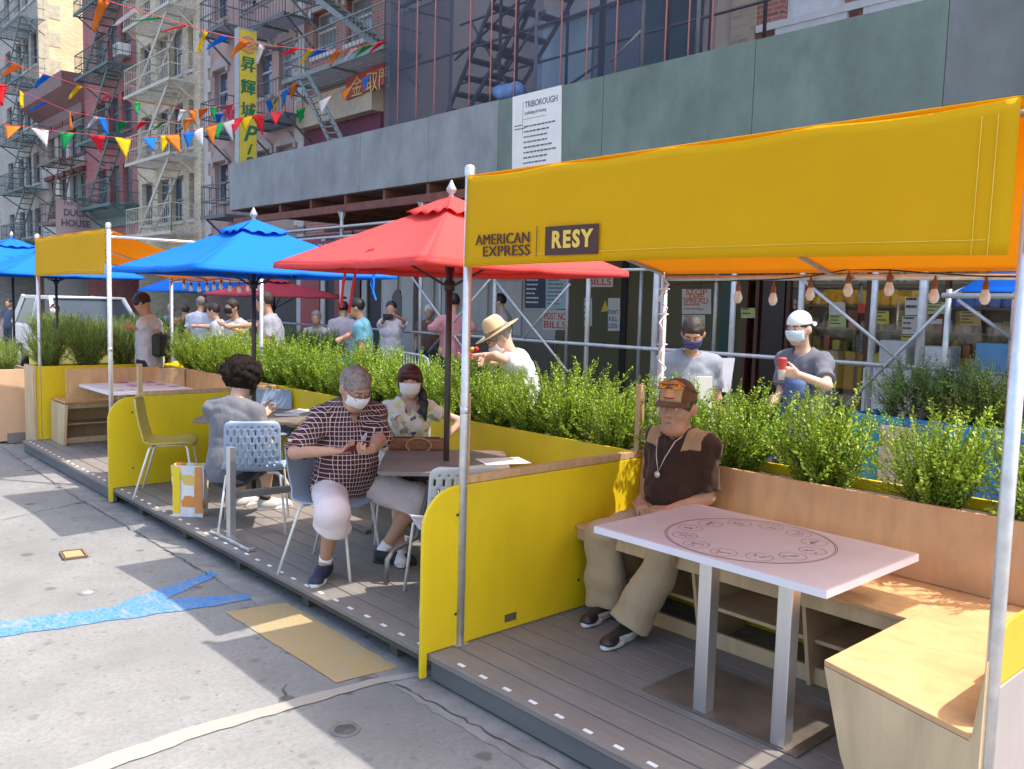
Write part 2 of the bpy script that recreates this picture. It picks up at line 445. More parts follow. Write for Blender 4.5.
def person(label, pel, face, head_f=None, lean=0, side=0, H=1.75, w=1, belly=0, lh=None, rh=None, le=None, re=None, lf=None, rf=None, lt=None, rt=None,
           lk=None, rk=None, skin=None, res=.012, hand_l=None, hand_r=None, detail=True, head_up=None, neck=.2, fat=0, group=None, female=False, chest=0, hs=None):
    """a body in one mesh. pel pelvis centre, face facing direction (XY); lh/rh wrist targets, le/re elbow hints, lf/rf ankles, lt/rt toe directions"""
    k = H/1.75; hs = hs or k
    f0 = unit(nv(face[0], face[1], 0)); R0 = nv(f0[1], -f0[0], 0)
    up = unit(nv(0,0,1)*math.cos(lean)+f0*math.sin(lean)+R0*side); f = unit(f0-up*(f0@up)); R = np.cross(f, up)
    pel = np.asarray(pel, float); P = {}
    J = dict(pel=pel, up=up, f=f, R=R, k=k, w=w)
    nb = pel+up*.49*k; J['nb'] = nb; shw = (.155*k*w if female else .168*k*w**.75)
    for s_, q in (('l', -1), ('r', 1)):
        J['sh'+s_] = nb-up*.058*k+R*q*shw; J['hip'+s_] = pel-up*.02*k+R*q*.09*k
    hf = unit(head_f if head_f is not None else f); hu = np.asarray(head_up if head_up is not None else unit(up*.6+nv(0,0,.4)), float)
    nd = unit(up+f*.35); J['hc'] = nb+nd*neck*k+hf*.02*k; J['hf'] = hf; J['hu'] = hu
    ua, fa, ul, ll = .285*k, .255*k, .42*k, .415*k
    for s_, q, tw, eh in (('l', -1, lh, le), ('r', 1, rh, re)):
        sh = J['sh'+s_]
        if tw is None: tw = sh-up*.5*k+R*q*.05+f*.08
        el, wr = ik(sh, tw, ua, fa, eh if eh is not None else (R*q*.4-f-up*.3)); J['el'+s_] = el; J['wr'+s_] = wr
    for s_, q, an, kh, td in (('l', -1, lf, lk, lt), ('r', 1, rf, rk, rt)):
        hp = J['hip'+s_]
        if an is None: an = hp-nv(0,0,1)*.825*k+f0*.01
        kn, an = ik(hp, an, ul, ll, kh if kh is not None else f0); J['kn'+s_] = kn; J['an'+s_] = an; J['toe'+s_] = unit(td if td is not None else f0+R0*q*.15)
    sd = SDF(); bd = belly
    torso_prims(sd, J, 0, belly, female, chest)
    sd.cone(nb-up*.02*k, J['hc']-hf*.02*k-hu*.02*k, (.052 if not female else .044)*k+fat*.4, (.05 if not female else .042)*k+fat*.3, .03)
    for s_, q in (('l', -1), ('r', 1)):
        am = 1 if not female else .82
        sd.cone(J['sh'+s_], J['el'+s_], .05*k*w**.5*am, .038*k*w**.5*am, .04); sd.cone(J['el'+s_], J['wr'+s_], .04*k*w**.5*am, .026*k*am, .02)
        sd.cone(J['hip'+s_], J['kn'+s_], .082*k*w, .055*k*w**.5, .05); sd.cone(J['kn'+s_], J['an'+s_], .052*k*w**.5, .036*k, .02)
        kn, an = J['kn'+s_], J['an'+s_]; d = unit(an-kn); bk = unit(-J['toe'+s_]-d*((-J['toe'+s_])@d))
        sd.ell(kn+d*.13*k+bk*.02*k, (bk, np.cross(bk, d), d), nv(.047, .047, .11)*k, .03)
        sd.cone(an, an+J['toe'+s_]*.12*k-nv(0,0,.04)*k, .036*k, .026*k, .02)
        hd = hand_l if s_ == 'l' else hand_r
        fd = unit(J['wr'+s_]-J['el'+s_])
        if detail:
            if hd is None: hd = dict(d=fd, pn=unit(-R*q))
            hand(sd, J['wr'+s_], hd.get('d', fd), hd.get('pn', -R*q), k*1.02, hd.get('curl', .35), hd.get('spread', .1), hd.get('side', q), hd.get('tc', .35))
        else:
            dd = unit(hd['d']) if hd else fd; o1 = unit(np.cross(dd, R+nv(.01, .02, .03))); sd.ell(J['wr'+s_]+dd*.055*k, (dd, o1, np.cross(dd, o1)), nv(.07, .034, .02)*k, .02)
            sd.cone(J['wr'+s_]+dd*.02*k+o1*.02*k, J['wr'+s_]+dd*.065*k+o1*.045*k, .011*k, .009*k, .008)
    g, A = add_head(sd, J['hc'], hf, hu, hs, fat, detail)
    J['g'] = g; J['A'] = A; J['hs'] = hs
    gz = min(J['anl'][2], J['anr'][2])-.085*k
    o = sdf_obj(sd, 'person', skin, None, res, origin=(pel[0], pel[1], gz))
    tag(o, label, 'person', group); J['o'] = o; J['res'] = res; J['belly'] = belly; J['female'] = female; J['chest'] = chest; J['skin'] = skin
    return J
def torso_prims(sd, J, t, belly=0, female=False, chest=0):
    k, w, up, f, R, pel = J['k'], J['w'], J['up'], J['f'], J['R'], J['pel']; A = (R, f, up)
    ww = w*(.9 if female else 1)
    sd.ell(pel+up*.0, A, nv(.165*w+t, .115*w+t, .12+t)*1*k, .06)
    sd.ell(pel+up*.16*k+f*belly*.5, A, nv(.145*ww+t, .1*w+belly*.6+t, .16+t)*k, .07)
    sd.ell(pel+up*.33*k, A, nv(.158*ww+t, .108*w+t, .175+t)*k, .06)
    if chest:
        for q in (-1, 1): sd.ell(pel+up*.335*k+f*.085*k+R*q*.07*k, A, nv(.065+t, .055+t, .06+t)*k, .04)
    for s_ in 'lr': sd.cone(J['nb']-up*.012*k, J['sh'+s_], .05*k+t*.6, .05*k*w**.5+t*.8, .05)
def shirt(J, m, sleeve=.62, t=.013, hem=-.06, amp=.0035, freq=26, name='shirt', neck=.075, neckv=0, loose=0, colorfn=None, mats=None, sleeves=True):
    sd = SDF(); k, up, f, R, pel = J['k'], J['up'], J['f'], J['R'], J['pel']
    torso_prims(sd, J, t+loose, J['belly'], J['female'], J['chest'])
    am = 1 if not J['female'] else .85
    for s_ in 'lr':
        if not sleeves: continue
        sh, el, wr = J['sh'+s_], J['el'+s_], J['wr'+s_]
        if sleeve <= 1:
            e = sh+(el-sh)*sleeve; sd.cone(sh, sh+(el-sh)*(sleeve+.15), .052*k*J['w']**.5*am+t*.8, .047*k*J['w']**.5*am+t+.003+loose*.35, .035, cuts=[(e, el-sh)])
        else:
            sd.cone(sh, el, .053*k*J['w']*am+t, .044*k+t, .035); e = el+(wr-el)*(sleeve-1); sd.cone(el, wr, .044*k+t, .032*k+t, .02, cuts=[(e, wr-el)])
    nb = J['nb']
    sd.ell(nb+up*.045*k+f*.035*k, (R, f, up), (neck*k, (neck+.01)*k, .055*k), .008, op='sub')
    if neckv: sd.cone(nb+up*.02*k+f*.08*k, nb-up*neckv+f*.14*k, .05*k, .006*k, .004, op='sub')
    sd.cut(pel+up*hem*k, -up)
    return sdf_obj(sd, name, mats or m, J['o'], J['res'], amp=amp, freq=freq, seed=int(pel[0]*100) % 97, amp2=.0042, freq2=58, ridge=True, colorfn=colorfn)
def trousers(J, m, to=1.9, t=.014, t2=.02, amp=.004, freq=24, name='trousers', top=.06, flare=0):
    """to: 0..1 down the thigh, 1..2 down the shin"""
    sd = SDF(); k, up, f, R, pel = J['k'], J['up'], J['f'], J['R'], J['pel']; w = J['w']
    sd.ell(pel, (R, f, up), nv(.168*w+t, .12*w+t, .125+t)*k, .05, cuts=[(pel+up*top*k, up)])
    for s_ in 'lr':
        h, kn, an = J['hip'+s_], J['kn'+s_], J['an'+s_]
        if to <= 1:
            e = h+(kn-h)*to; sd.cone(h, h+(kn-h)*(to+.1), .085*k*w+t, .07*k*w+t2, .04, cuts=[(e, kn-h)])
        else:
            sd.cone(h, kn, .083*k*w+t, .060*k*w**.5+t2, .022)
            e = kn+(an-kn)*(to-1); sd.cone(kn, kn+(an-kn)*(to-1+.08), .06*k*w**.5+t2, .05*k+t2+flare, .03, cuts=[(e, an-kn)])
    return sdf_obj(sd, name, m, J['o'], J['res'], amp=amp, freq=freq, seed=3, amp2=.0034, freq2=46, ridge=True)
def shoe(J, s_, upper, sole, res=.007, L=.275, wd=.048, name='shoe', extra=None, mats=None, cf=None):
    an, t = J['an'+s_], J['toe'+s_]; k = J['k']; t = unit(nv(t[0], t[1], t[2] if len(t) > 2 else 0)); up = nv(0,0,1)
    up = unit(up-t*(up@t)); r = np.cross(t, up)
    b = an-up*.085*k; heel = b-t*.065*k
    sd = SDF(); toe = heel+t*L*k
    sd.cone(heel+t*.045*k+up*.05*k, heel+t*.12*k+up*.045*k, .04*k, .042*k, .03)
    sd.cone(heel+t*.1*k+up*.047*k, toe-t*.045*k+up*.033*k, .046*k, .034*k, .03)
    sd.ell(toe-t*.05*k+up*.026*k, (t, r, up), nv(.052, .046, .028)*k, .02)
    sd.cone(an-t*.012*k-up*.03*k, an-t*.01*k+up*.02*k, .046*k, .044*k, .02, cuts=[(an+up*.012*k-t*.0, up-t*.15)])
    sd.cut(b+up*.018*k, -up)
    o = sdf_obj(sd, name, mats or upper, J['o'], res, colorfn=cf)
    so = MB(); pl = []
    for i in range(28):
        a = 2*math.pi*i/28; x = math.cos(a); y = math.sin(a)
        wl = wd*(1.0 if x > 0 else .82)*(1-.12*math.exp(-((x+.1)/.25)**2))
        pl.append(b+t*(-.065+L/2+(L/2+.004)*x)*k+r*wl*np.sign(y)*abs(y)**.75*k)
    so.prism(pl, up*.024*k); so.build('shoe_sole', sole, o, bevel=.005*k)
    ll = MB()
    for i in range(4):
        c = heel+t*(.125+.022*i)*k+up*(.096-.006*i-.004*i*i*.3)*k*.98
        ll.tube([c-r*.026*k-up*.012*k, c, c+r*.026*k-up*.012*k], .0028*k, 5)
    ll.build('laces', sole, o)
    return o
def socks(J, m, h=.07):
    for s_ in 'lr':
        an, kn = J['an'+s_], J['kn'+s_]; d = unit(kn-an); k = J['k']
        mb = MB(); mb.lathe([(.042*k, -.02), (.042*k, h*.6), (.0425*k, h), (.038*k, h)], an, 14, 0, d); mb.build('sock', m, J['o'])
def hair(J, m, style='short', res=None, amp=.003, freq=70, seed=1):
    sd = SDF(); g, A, hs = J['g'], J['A'], J['hs']; r, f, u = A
    if style == 'curly':
        sd.ell(g(0, -.03, .055), A, nv(.142, .142, .125)*hs, .03)
        rr = np.random.default_rng(seed)
        for _ in range(190):
            d = unit(rr.normal(size=3)); 
            if d[1] > .55 and d[2] < .3: continue
            if d[2] < -.75: continue
            sd.ell(g(*(nv(0, -.03, .058)+d*nv(.134, .134, .12))), A, nv(1, 1, 1)*rr.uniform(.016, .028)*hs, .006)
        sd.ell(g(0, .12, -.04), A, nv(.075, .08, .085)*hs, .02, op='sub')
    elif style == 'bangs':
        sd.ell(g(0, -.014, .034), A, nv(.088, .108, .094)*hs, .02)
        sd.cone(g(-.055, .07, .05), g(.055, .07, .05), .03*hs, .03*hs, .02); sd.cone(g(0, -.06, .02), g(0, -.07, -.06), .06*hs, .04*hs, .03)
        for q in (-1, 1): sd.cone(g(q*.078, .03, .03), g(q*.076, .035, -.05), .016*hs, .007*hs, .02)
        sd.ell(g(0, .12, -.055), A, nv(.064, .085, .085)*hs, .008, op='sub')
    elif style == 'long':
        sd.ell(g(0, -.02, .03), A, nv(.09, .108, .1)*hs, .02)
        sd.cone(g(0, -.06, .0), g(0, -.075, -.16), .085*hs, .05*hs, .03)
        sd.ell(g(0, .115, -.04), A, nv(.062, .085, .1)*hs, .015, op='sub')
    elif style == 'bun':
        sd.ell(g(0, -.02, .034), A, nv(.085, .1, .093)*hs, .02); sd.ell(g(0, -.1, .08), A, nv(.045, .045, .045)*hs, .01)
        sd.ell(g(0, .115, -.04), A, nv(.07, .08, .1)*hs, .015, op='sub')
    elif style == 'thin':
        sd.ell(g(0, -.016, .033), A, nv(.0785, .098, .0875)*hs, .02)
        sd.ell(g(0, .14, -.0), A, nv(.09, .085, .085)*hs, .01, op='sub'); sd.ell(g(0, .0, -.09), A, nv(.12, .2, .085)*hs, .01, op='sub')
    else:
        sd.ell(g(0, -.018, .04), A, nv(.086, .104, .096)*hs, .02)
        sd.ell(g(0, .13, -.02), A, nv(.085, .08, .095)*hs, .012, op='sub'); sd.ell(g(0, .0, -.1), A, nv(.12, .2, .085)*hs, .01, op='sub')
    return sdf_obj(sd, 'hair', m, J['o'], res or max(.005, J['res']*.7), amp=amp, freq=freq, seed=seed, amp2=amp*.6, freq2=freq*2.3, relax=0 if style == 'curly' else 1)
def cap(J, mats, back=False, tall=1.0, cf=None, brimlen=.075):
    g, A, hs = J['g'], J['A'], J['hs']; r, f, u = A; sd = SDF()
    sd.ell(g(0, -.012, .045), A, nv(.087, .107, .088*tall)*hs, .01); sd.cut(g(0, 0, .038), -u)
    o = sdf_obj(sd, 'cap', mats, J['o'], .006, colorfn=cf)
    mb = MB(); q = -1 if back else 1
    def fn(a, b):
        th = (a-.5)*2*1.15; rr = 1+b*(brimlen/.1)*math.cos(th)**.6 if math.cos(th) > 0 else 1
        return g(.086*math.sin(th)*(1+b*.12), -.012+q*(.104*math.cos(th)*rr), .045-.012*b-.02*(math.sin(th)**2)*(.4+b*.6))
    mb.grid(fn, 14, 5); mb.build('cap_brim', mats[0] if isinstance(mats, (list, tuple)) else mats, o, solid=.004)
    return o
# ---------------------------------------------------------------- sky, sun
SUN = unit(nv(.85, -1.15, 2.54))
w = bpy.data.worlds.new('World'); SC.world = w; w.use_nodes = True
nt = w.node_tree; bg = nt.nodes['Background']
sky = nt.nodes.new('ShaderNodeTexSky'); sky.sky_type = 'NISHITA'; sky.sun_disc = False
sky.sun_elevation = math.asin(SUN[2]); sky.sun_rotation = math.atan2(SUN[0], SUN[1]); sky.air_density = 1.0; sky.dust_density = 4.0; sky.ozone_density = 1
nt.links.new(sky.outputs[0], bg.inputs[0]); bg.inputs[1].default_value = .15
sl = bpy.data.lights.new('sun', 'SUN'); sl.energy = 2.0; sl.angle = math.radians(.53); sl.color = (1, .94, .85)
so = bpy.data.objects.new('sun', sl); COL.objects.link(so); so.location = (0, 0, 30)
so.rotation_euler = V(-SUN).to_track_quat('-Z', 'Y').to_euler()
SC.view_settings.view_transform = 'Standard'; SC.view_settings.look = 'None'; SC.view_settings.gamma = 1
SC.view_settings.use_curve_mapping = False; SC.view_settings.exposure = 1.68
SC.cycles.max_bounces = 8; SC.cycles.transparent_max_bounces = 12; SC.cycles.sample_clamp_indirect = 6
SC.cycles.use_denoising = True

# ---------------------------------------------------------------- materials
def concrete_mat():
    m, nt, b = newmat('road concrete')
    base = mixc(nt, ramp(nt, noise(nt, 1.1, 8, .68), [(.33, 0.), (.68, 1.)]), (.175, .175, .169), (.265, .263, .252))
    base = mixc(nt, ramp(nt, noise(nt, 38, 6, .78), [(.36, .65), (.56, 0.)]), base, (.15, .15, .147))
    base = mixc(nt, ramp(nt, noise(nt, 150, 3, .7), [(.30, .5), (.45, 0.)]), base, (.14, .135, .13))
    stain = ramp(nt, noise(nt, .75, 7, .72, dist=.6), [(.56, 0.), (.70, .55)])
    base = mixc(nt, stain, base, (.2, .195, .185))
    tc = nt.nodes.new('ShaderNodeTexCoord')
    for sc, th, col, s in ((2.6, .075, (.09, .09, .085), 1), (1.3, .045, (.10, .095, .09), 2), (5.3, .075, (.15, .145, .14), 3), (9, .06, (.13, .13, .125), 4)):
        nz = nt.nodes.new('ShaderNodeTexNoise'); nz.inputs['Scale'].default_value = 19; nz.inputs['Detail'].default_value = 4
        nt.links.new(tc.outputs['Object'], nz.inputs['Vector'])
        ad = nt.nodes.new('ShaderNodeVectorMath'); ad.operation = 'MULTIPLY_ADD'
        nt.links.new(nz.outputs['Color'], ad.inputs[0]); ad.inputs[1].default_value = (.05, .05, 0); nt.links.new(tc.outputs['Object'], ad.inputs[2])
        vo = nt.nodes.new('ShaderNodeTexVoronoi'); vo.voronoi_dimensions = '2D'; vo.inputs['Scale'].default_value = sc; vo.inputs['Randomness'].default_value = 1
        nt.links.new(ad.outputs[0], vo.inputs['Vector'])
        sz = nt.nodes.new('ShaderNodeMath'); sz.operation = 'MULTIPLY'; sz.inputs[1].default_value = th*1.9
        sp = nt.nodes.new('ShaderNodeSeparateColor'); nt.links.new(vo.outputs['Color'], sp.inputs[0]); nt.links.new(sp.outputs[0], sz.inputs[0])
        lt = nt.nodes.new('ShaderNodeMath'); lt.operation = 'SUBTRACT'; nt.links.new(sz.outputs[0], lt.inputs[0]); nt.links.new(vo.outputs['Distance'], lt.inputs[1])
        base = mixc(nt, ramp(nt, lt.outputs[0], [(-.0, 0.), (.05, .8)]), base, col)
    nt.links.new(base, b.inputs['Base Color']); b.inputs['Roughness'].default_value = .88; b.inputs['Specular IOR Level'].default_value = .3
    bump(nt, b, noise(nt, 70, 5, .7), .35, .006)
    return m
def plank_mat(name, col):
    if name in MATS: return MATS[name]
    m, nt, b = newmat(name)
    g = noise(nt, 14, 6, .65, (6, .35, 6))
    tc = nt.nodes.new('ShaderNodeTexCoord'); sx = nt.nodes.new('ShaderNodeSeparateXYZ'); nt.links.new(tc.outputs['Object'], sx.inputs[0])
    fl = nt.nodes.new('ShaderNodeMath'); fl.operation = 'MULTIPLY'; fl.inputs[1].default_value = 1/.147; nt.links.new(sx.outputs[0], fl.inputs[0])
    f2 = nt.nodes.new('ShaderNodeMath'); f2.operation = 'FLOOR'; nt.links.new(fl.outputs[0], f2.inputs[0])
    wn = nt.nodes.new('ShaderNodeTexWhiteNoise'); wn.noise_dimensions = '1D'; nt.links.new(f2.outputs[0], wn.inputs['W'])
    c = mixc(nt, ramp(nt, g, [(.3, 0.), (.7, 1.)]), tuple(x*.8 for x in col), tuple(x*1.15 for x in col))
    c = mixc(nt, ramp(nt, wn.outputs[0], [(0, 0.), (1, .35)]), c, tuple(x*.75 for x in col))
    c = mixc(nt, ramp(nt, noise(nt, 1.3, 7, .7), [(.5, 0.), (.7, .5)]), c, (col[0]*1.35, col[1]*1.33, col[2]*1.3))
    nt.links.new(c, b.inputs['Base Color']); b.inputs['Roughness'].default_value = .62
    bump(nt, b, g, .25, .004)
    MATS[name] = m; return m
def ply_mat(name, col, sc=1, dark=.22):
    if name in MATS: return MATS[name]
    m, nt, b = newmat(name)
    g = noise(nt, 3.2*sc, 5, .55, (1, 1, .25), dist=2.2)
    tc = nt.nodes.new('ShaderNodeTexCoord')
    wv = nt.nodes.new('ShaderNodeTexWave'); wv.inputs['Scale'].default_value = 2.3*sc; wv.inputs['Distortion'].default_value = 9; wv.inputs['Detail'].default_value = 3; wv.inputs['Detail Scale'].default_value = .8
    nt.links.new(tc.outputs['Object'], wv.inputs[0])
    c = mixc(nt, ramp(nt, g, [(.35, 0.), (.7, 1.)]), tuple(x*(1-dark) for x in col), tuple(min(1, x*1.08) for x in col))
    c = mixc(nt, ramp(nt, wv.outputs[0], [(.55, 0.), (1, .16)]), c, (col[0]*.7, col[1]*.6, col[2]*.5))
    c = mixc(nt, ramp(nt, noise(nt, 60, 3, .6, (1, 1, .08)), [(.5, 0.), (.8, .22)]), c, tuple(x*.72 for x in col))
    nt.links.new(c, b.inputs['Base Color']); b.inputs['Roughness'].default_value = .5
    bump(nt, b, g, .06, .003)
    MATS[name] = m; return m
def fabric_mat(name, col, tr=.35, tcol=None, rough=.75):
    if name in MATS: return MATS[name]
    m, nt, b = newmat(name)
    c = mixc(nt, ramp(nt, noise(nt, 3, 6, .6), [(.3, 0.), (.7, 1.)]), tuple(x*.93 for x in col), col)
    nt.links.new(c, b.inputs['Base Color']); b.inputs['Roughness'].default_value = rough; b.inputs['Specular IOR Level'].default_value = .25
    t = nt.nodes.new('ShaderNodeBsdfTranslucent'); t.inputs['Color'].default_value = c4(tcol or col)
    mx = nt.nodes.new('ShaderNodeMixShader'); mx.inputs[0].default_value = tr
    nt.links.new(b.outputs[0], mx.inputs[1]); nt.links.new(t.outputs[0], mx.inputs[2]); nt.links.new(mx.outputs[0], nt.nodes['Material Output'].inputs[0])
    bump(nt, b, noise(nt, 4, 3, .5, dist=.5), .2, .02)
    MATS[name] = m; return m
YEL = mat('yellow paint', (.76, .56, .010), .42, .10, 2.2, bmp=.06, stretch=(1, 1, .3), dirt=.32, dirtcol=(.5, .36, .03))
PLY = ply_mat('birch plywood', (.62, .46, .27))
PEACH = ply_mat('stained plywood', (.64, .385, .185), 1.2, .16)
PINE = ply_mat('pine lumber', (.60, .40, .20), 2.5)
DECK = plank_mat('composite deck boards', (.225, .20, .18))
STEEL = mat('brushed steel', (.62, .62, .63), .32, .08, 9, metal=.85, stretch=(1, 1, .1), bmp=.05)
GALV = mat('galvanised pipe', (.66, .67, .68), .38, .14, 20, metal=.7)
WHITEP = mat('white coated metal', (.78, .77, .73), .4, .04)
DARKM = mat('dark bronze metal', (.05, .035, .03), .4, .15)
BLACK = mat('black rubber', (.02, .02, .02), .7, .2)
YFAB = fabric_mat('yellow canopy fabric', (.76, .50, .004), .34, (.92, .42, .012))
RFAB = fabric_mat('red umbrella fabric', (.78, .085, .08), .26, (.8, .05, .04))
BFAB = fabric_mat('blue umbrella fabric', (.006, .185, .76), .26, (.006, .14, .7))
WHITE = mat('white print', (.8, .8, .78), .6, .03)
PAPER = mat('white paper', (.74, .73, .70), .7, .05)
INKD = mat('dark ink', (.05, .045, .06), .6, .1)
MAROON = mat('dark maroon print', (.055, .012, .01), .5, .1)
GREYP = mat('grey paint', (.36, .38, .39), .5, .1)

# ---------------------------------------------------------------- road, kerb, pavement
rd = MB(); rd.add([(-150, -150, 0), (300, -150, 0), (300, 500, 0), (-150, 500, 0)], [(0, 1, 2, 3)])
rd.build('road', concrete_mat(), kind='structure')
ASPH = mat('old asphalt', (.215, .21, .20), .9, .25, 5, bmp=.5, detail=8, dirt=.5, dirtcol=(.09, .088, .085), bscale=60)
def sheet(name, pts, m, z=.004, px=True, jag=0, seed=0):
    rr = random.Random(seed); P = []
    q = [onz(a, b, z) if px else nv(a, b, z) for a, b in pts]
    for i, a in enumerate(q):
        b = q[(i+1) % len(q)]; n = max(1, int(np.linalg.norm(b-a)/.06)) if jag else 1
        for k in range(n):
            p = a+(b-a)*k/n
            if jag and k: p = p+nv(rr.uniform(-jag, jag), rr.uniform(-jag, jag), 0)
            P.append(p)
    mb = MB(); mb.add(P, [tuple(range(len(P)))])
    me = mb.build(name, m, kind='structure')
    if me.data.polygons[0].normal.z < 0: me.data.flip_normals()
    return me
sheet('gutter_strip', [(2.29, -3), (2.50, -3), (2.50, 14), (2.29, 14)], ASPH, .0025, False, .014, 1)
def paint_mat(name, col, wear=.5):
    m, nt, b = newmat(name)
    n1 = ramp(nt, noise(nt, 5, 8, .75, (1.8, .7, 1), dist=.6), [(wear-.07, 1.), (wear+.07, 0.)])
    n2 = ramp(nt, noise(nt, 60, 4, .7), [(.4, .5), (.6, 0.)])
    c = mixc(nt, noise(nt, 3, 5), tuple(x*.85 for x in col), col)
    c = mixc(nt, n1, c, (.27, .26, .245)); c = mixc(nt, n2, c, (.3, .29, .27))
    nt.links.new(c, b.inputs['Base Color']); b.inputs['Roughness'].default_value = .8
    bump(nt, b, noise(nt, 70, 5, .7), .3, .006)
    return m
sheet('road_paint_blue', [(-60, 632), (-60, 650), (0, 637), (80, 625), (170, 612), (215, 606), (252, 599), (246, 594), (200, 597), (165, 600), (190, 588), (219, 575), (210, 571), (176, 584), (135, 597), (112, 607), (60, 613), (0, 622)], paint_mat('blue road paint', (.012, .19, .50), .40), .004, True, .012, 2)
sheet('road_paint_yellow', [(225, 612), (273, 604), (287, 603), (398, 667), (336, 683)], paint_mat('yellow road paint', (.40, .28, .09), .36), .004, True, .006, 3)
sheet('road_stripe', [(40, 778), (62, 786), (203, 735), (300, 706), (372, 685), (440, 672), (440, 668), (370, 679), (296, 698), (193, 726)], paint_mat('cream road paint', (.33, .305, .255), .44), .0055, True, .008, 4)
CRK = mat('crack filler', (.07, .068, .065), .9, .3)
for i, pts in enumerate(([(0, 446), (60, 487), (150, 540), (222, 582)], [(398, 684), (470, 722), (560, 769)], [(0, 520), (90, 500), (160, 505)], [(280, 702), (285, 694), (287, 684)])):
    q = [onz(a, b, .007) for a, b in pts]; P = []; rr = random.Random(i)
    for a, b in zip(q[:-1], q[1:]):
        n = max(2, int(np.linalg.norm(b-a)/.05))
        for k in range(n): P.append(a+(b-a)*k/n+nv(rr.uniform(-.012, .012), rr.uniform(-.012, .012), 0))
    P.append(q[-1]); mb = MB()
    for a, b in zip(P[:-1], P[1:]):
        d = unit(b-a); s_ = nv(-d[1], d[0], 0)*rr.uniform(.0015, .005); mb.add([a-s_, b-s_, b+s_, a+s_], [(0, 1, 2, 3)])
    mb.build('road_crack', CRK, kind='structure')
p = onz(345, 730, 0)
t = thing('valve_cover', 'small round iron valve cover set in the shaded grey road', 'valve cover', p)
IRON = mat('cast iron', (.10, .098, .095), .6, .3, 30, metal=.3, bmp=.4)
mb = MB(); mb.lathe([(.001, .006), (.04, .006), (.042, .003)], p, 20); mb.build('lid', IRON, t)
mb = MB(); mb.lathe([(.045, .003), (.048, .008), (.062, .008), (.067, .002)], p, 24); mb.build('rim', mat('worn iron rim', (.13, .13, .128), .6, .3, 20), t)
p = onz(87, 592.5, 0); t = thing('valve_cover', 'pale round valve cover in the sunlit road beside the blue paint', 'valve cover', p)
mb = MB(); mb.lathe([(.001, .006), (.036, .006), (.038, .003)], p, 18); mb.build('lid', mat('pale iron', (.3, .29, .28), .6, .3, 20), t)
mb = MB(); mb.lathe([(.04, .003), (.043, .007), (.052, .007), (.056, .002)], p, 22); mb.build('rim', mat('grey iron rim', (.17, .17, .165), .6, .3, 20), t)
t = thing('utility_cover', 'small square road cover painted orange', 'utility cover', onz(73, 554, 0))
ORG = paint_mat('orange road paint', (.62, .27, .07), .36)
q = [onz(a, b, .012) for a, b in ((60, 552), (82, 549.5), (87, 556), (64, 559))]
c0 = sum(q)/4; mb = MB(); mb.prism([c0+(x-c0)*.8 for x in q], (0, 0, .004)); mb.build('lid', ORG, t)
mb = MB()
for i in range(4): mb.bar(q[i], q[(i+1) % 4], .012, .014)
mb.build('frame', mat('brown iron', (.16, .10, .06), .7, .3, 20), t)

KERB_X = 7.7
SIDE = mat('pavement concrete', (.30, .29, .27), .85, .2, 1.5, bmp=.2, detail=8, dirt=.35, dirtcol=(.12, .115, .11))
mb = MB(); mb.box(KERB_X+.15, 12.5, -30, 160, -.02, .14); mb.build('pavement', SIDE, kind='structure')
mb = MB(); mb.box(KERB_X, KERB_X+.147, -30, 160, -.02, .142); mb.build('kerb', mat('granite kerb', (.33, .33, .33), .7, .2, 8, bmp=.2), kind='structure', bevel=.02)

# ---------------------------------------------------------------- deck
DZ = .135; DX0, DX1 = 2.455, 4.45
mb = MB(); x = DX0; i = 0
bounds = [(-1.6, 3.262), (3.268, 7.9), (7.906, 11.05)]
while x < DX1:
    x1 = min(x+.1385, DX1) if i else x+.162
    for j, (a, b) in enumerate(bounds):
        mb.box(x, x1, a, b, DZ-.028, DZ)
    x = x1+.0085; i += 1
deck = mb.build('deck', DECK, kind='structure', bevel=.002, seg=1)
mb = MB()
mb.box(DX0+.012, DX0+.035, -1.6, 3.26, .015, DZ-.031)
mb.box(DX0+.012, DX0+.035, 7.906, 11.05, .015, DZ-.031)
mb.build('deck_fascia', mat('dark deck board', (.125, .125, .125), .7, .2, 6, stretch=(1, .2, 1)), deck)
mb = MB()
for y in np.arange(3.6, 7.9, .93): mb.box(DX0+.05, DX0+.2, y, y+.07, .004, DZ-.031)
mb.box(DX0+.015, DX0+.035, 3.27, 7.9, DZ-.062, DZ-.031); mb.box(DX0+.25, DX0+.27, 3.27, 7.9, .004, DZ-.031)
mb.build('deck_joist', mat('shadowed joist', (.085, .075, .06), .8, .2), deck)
mk = MB(); mk.box(-.009, .009, -.022, .022, 0, .003); m0 = mk.build('deck_marker', WHITE, deck)
m0.location = (DX0+.045, .3, DZ)
y = .46
while y < 10.9:
    if not (3.2 < y < 3.36 or 7.83 < y < 7.97):
        c = m0.copy(); COL.objects.link(c); c.location = (DX0+.045+random.uniform(-.003, .003), y, DZ)
    y += .163

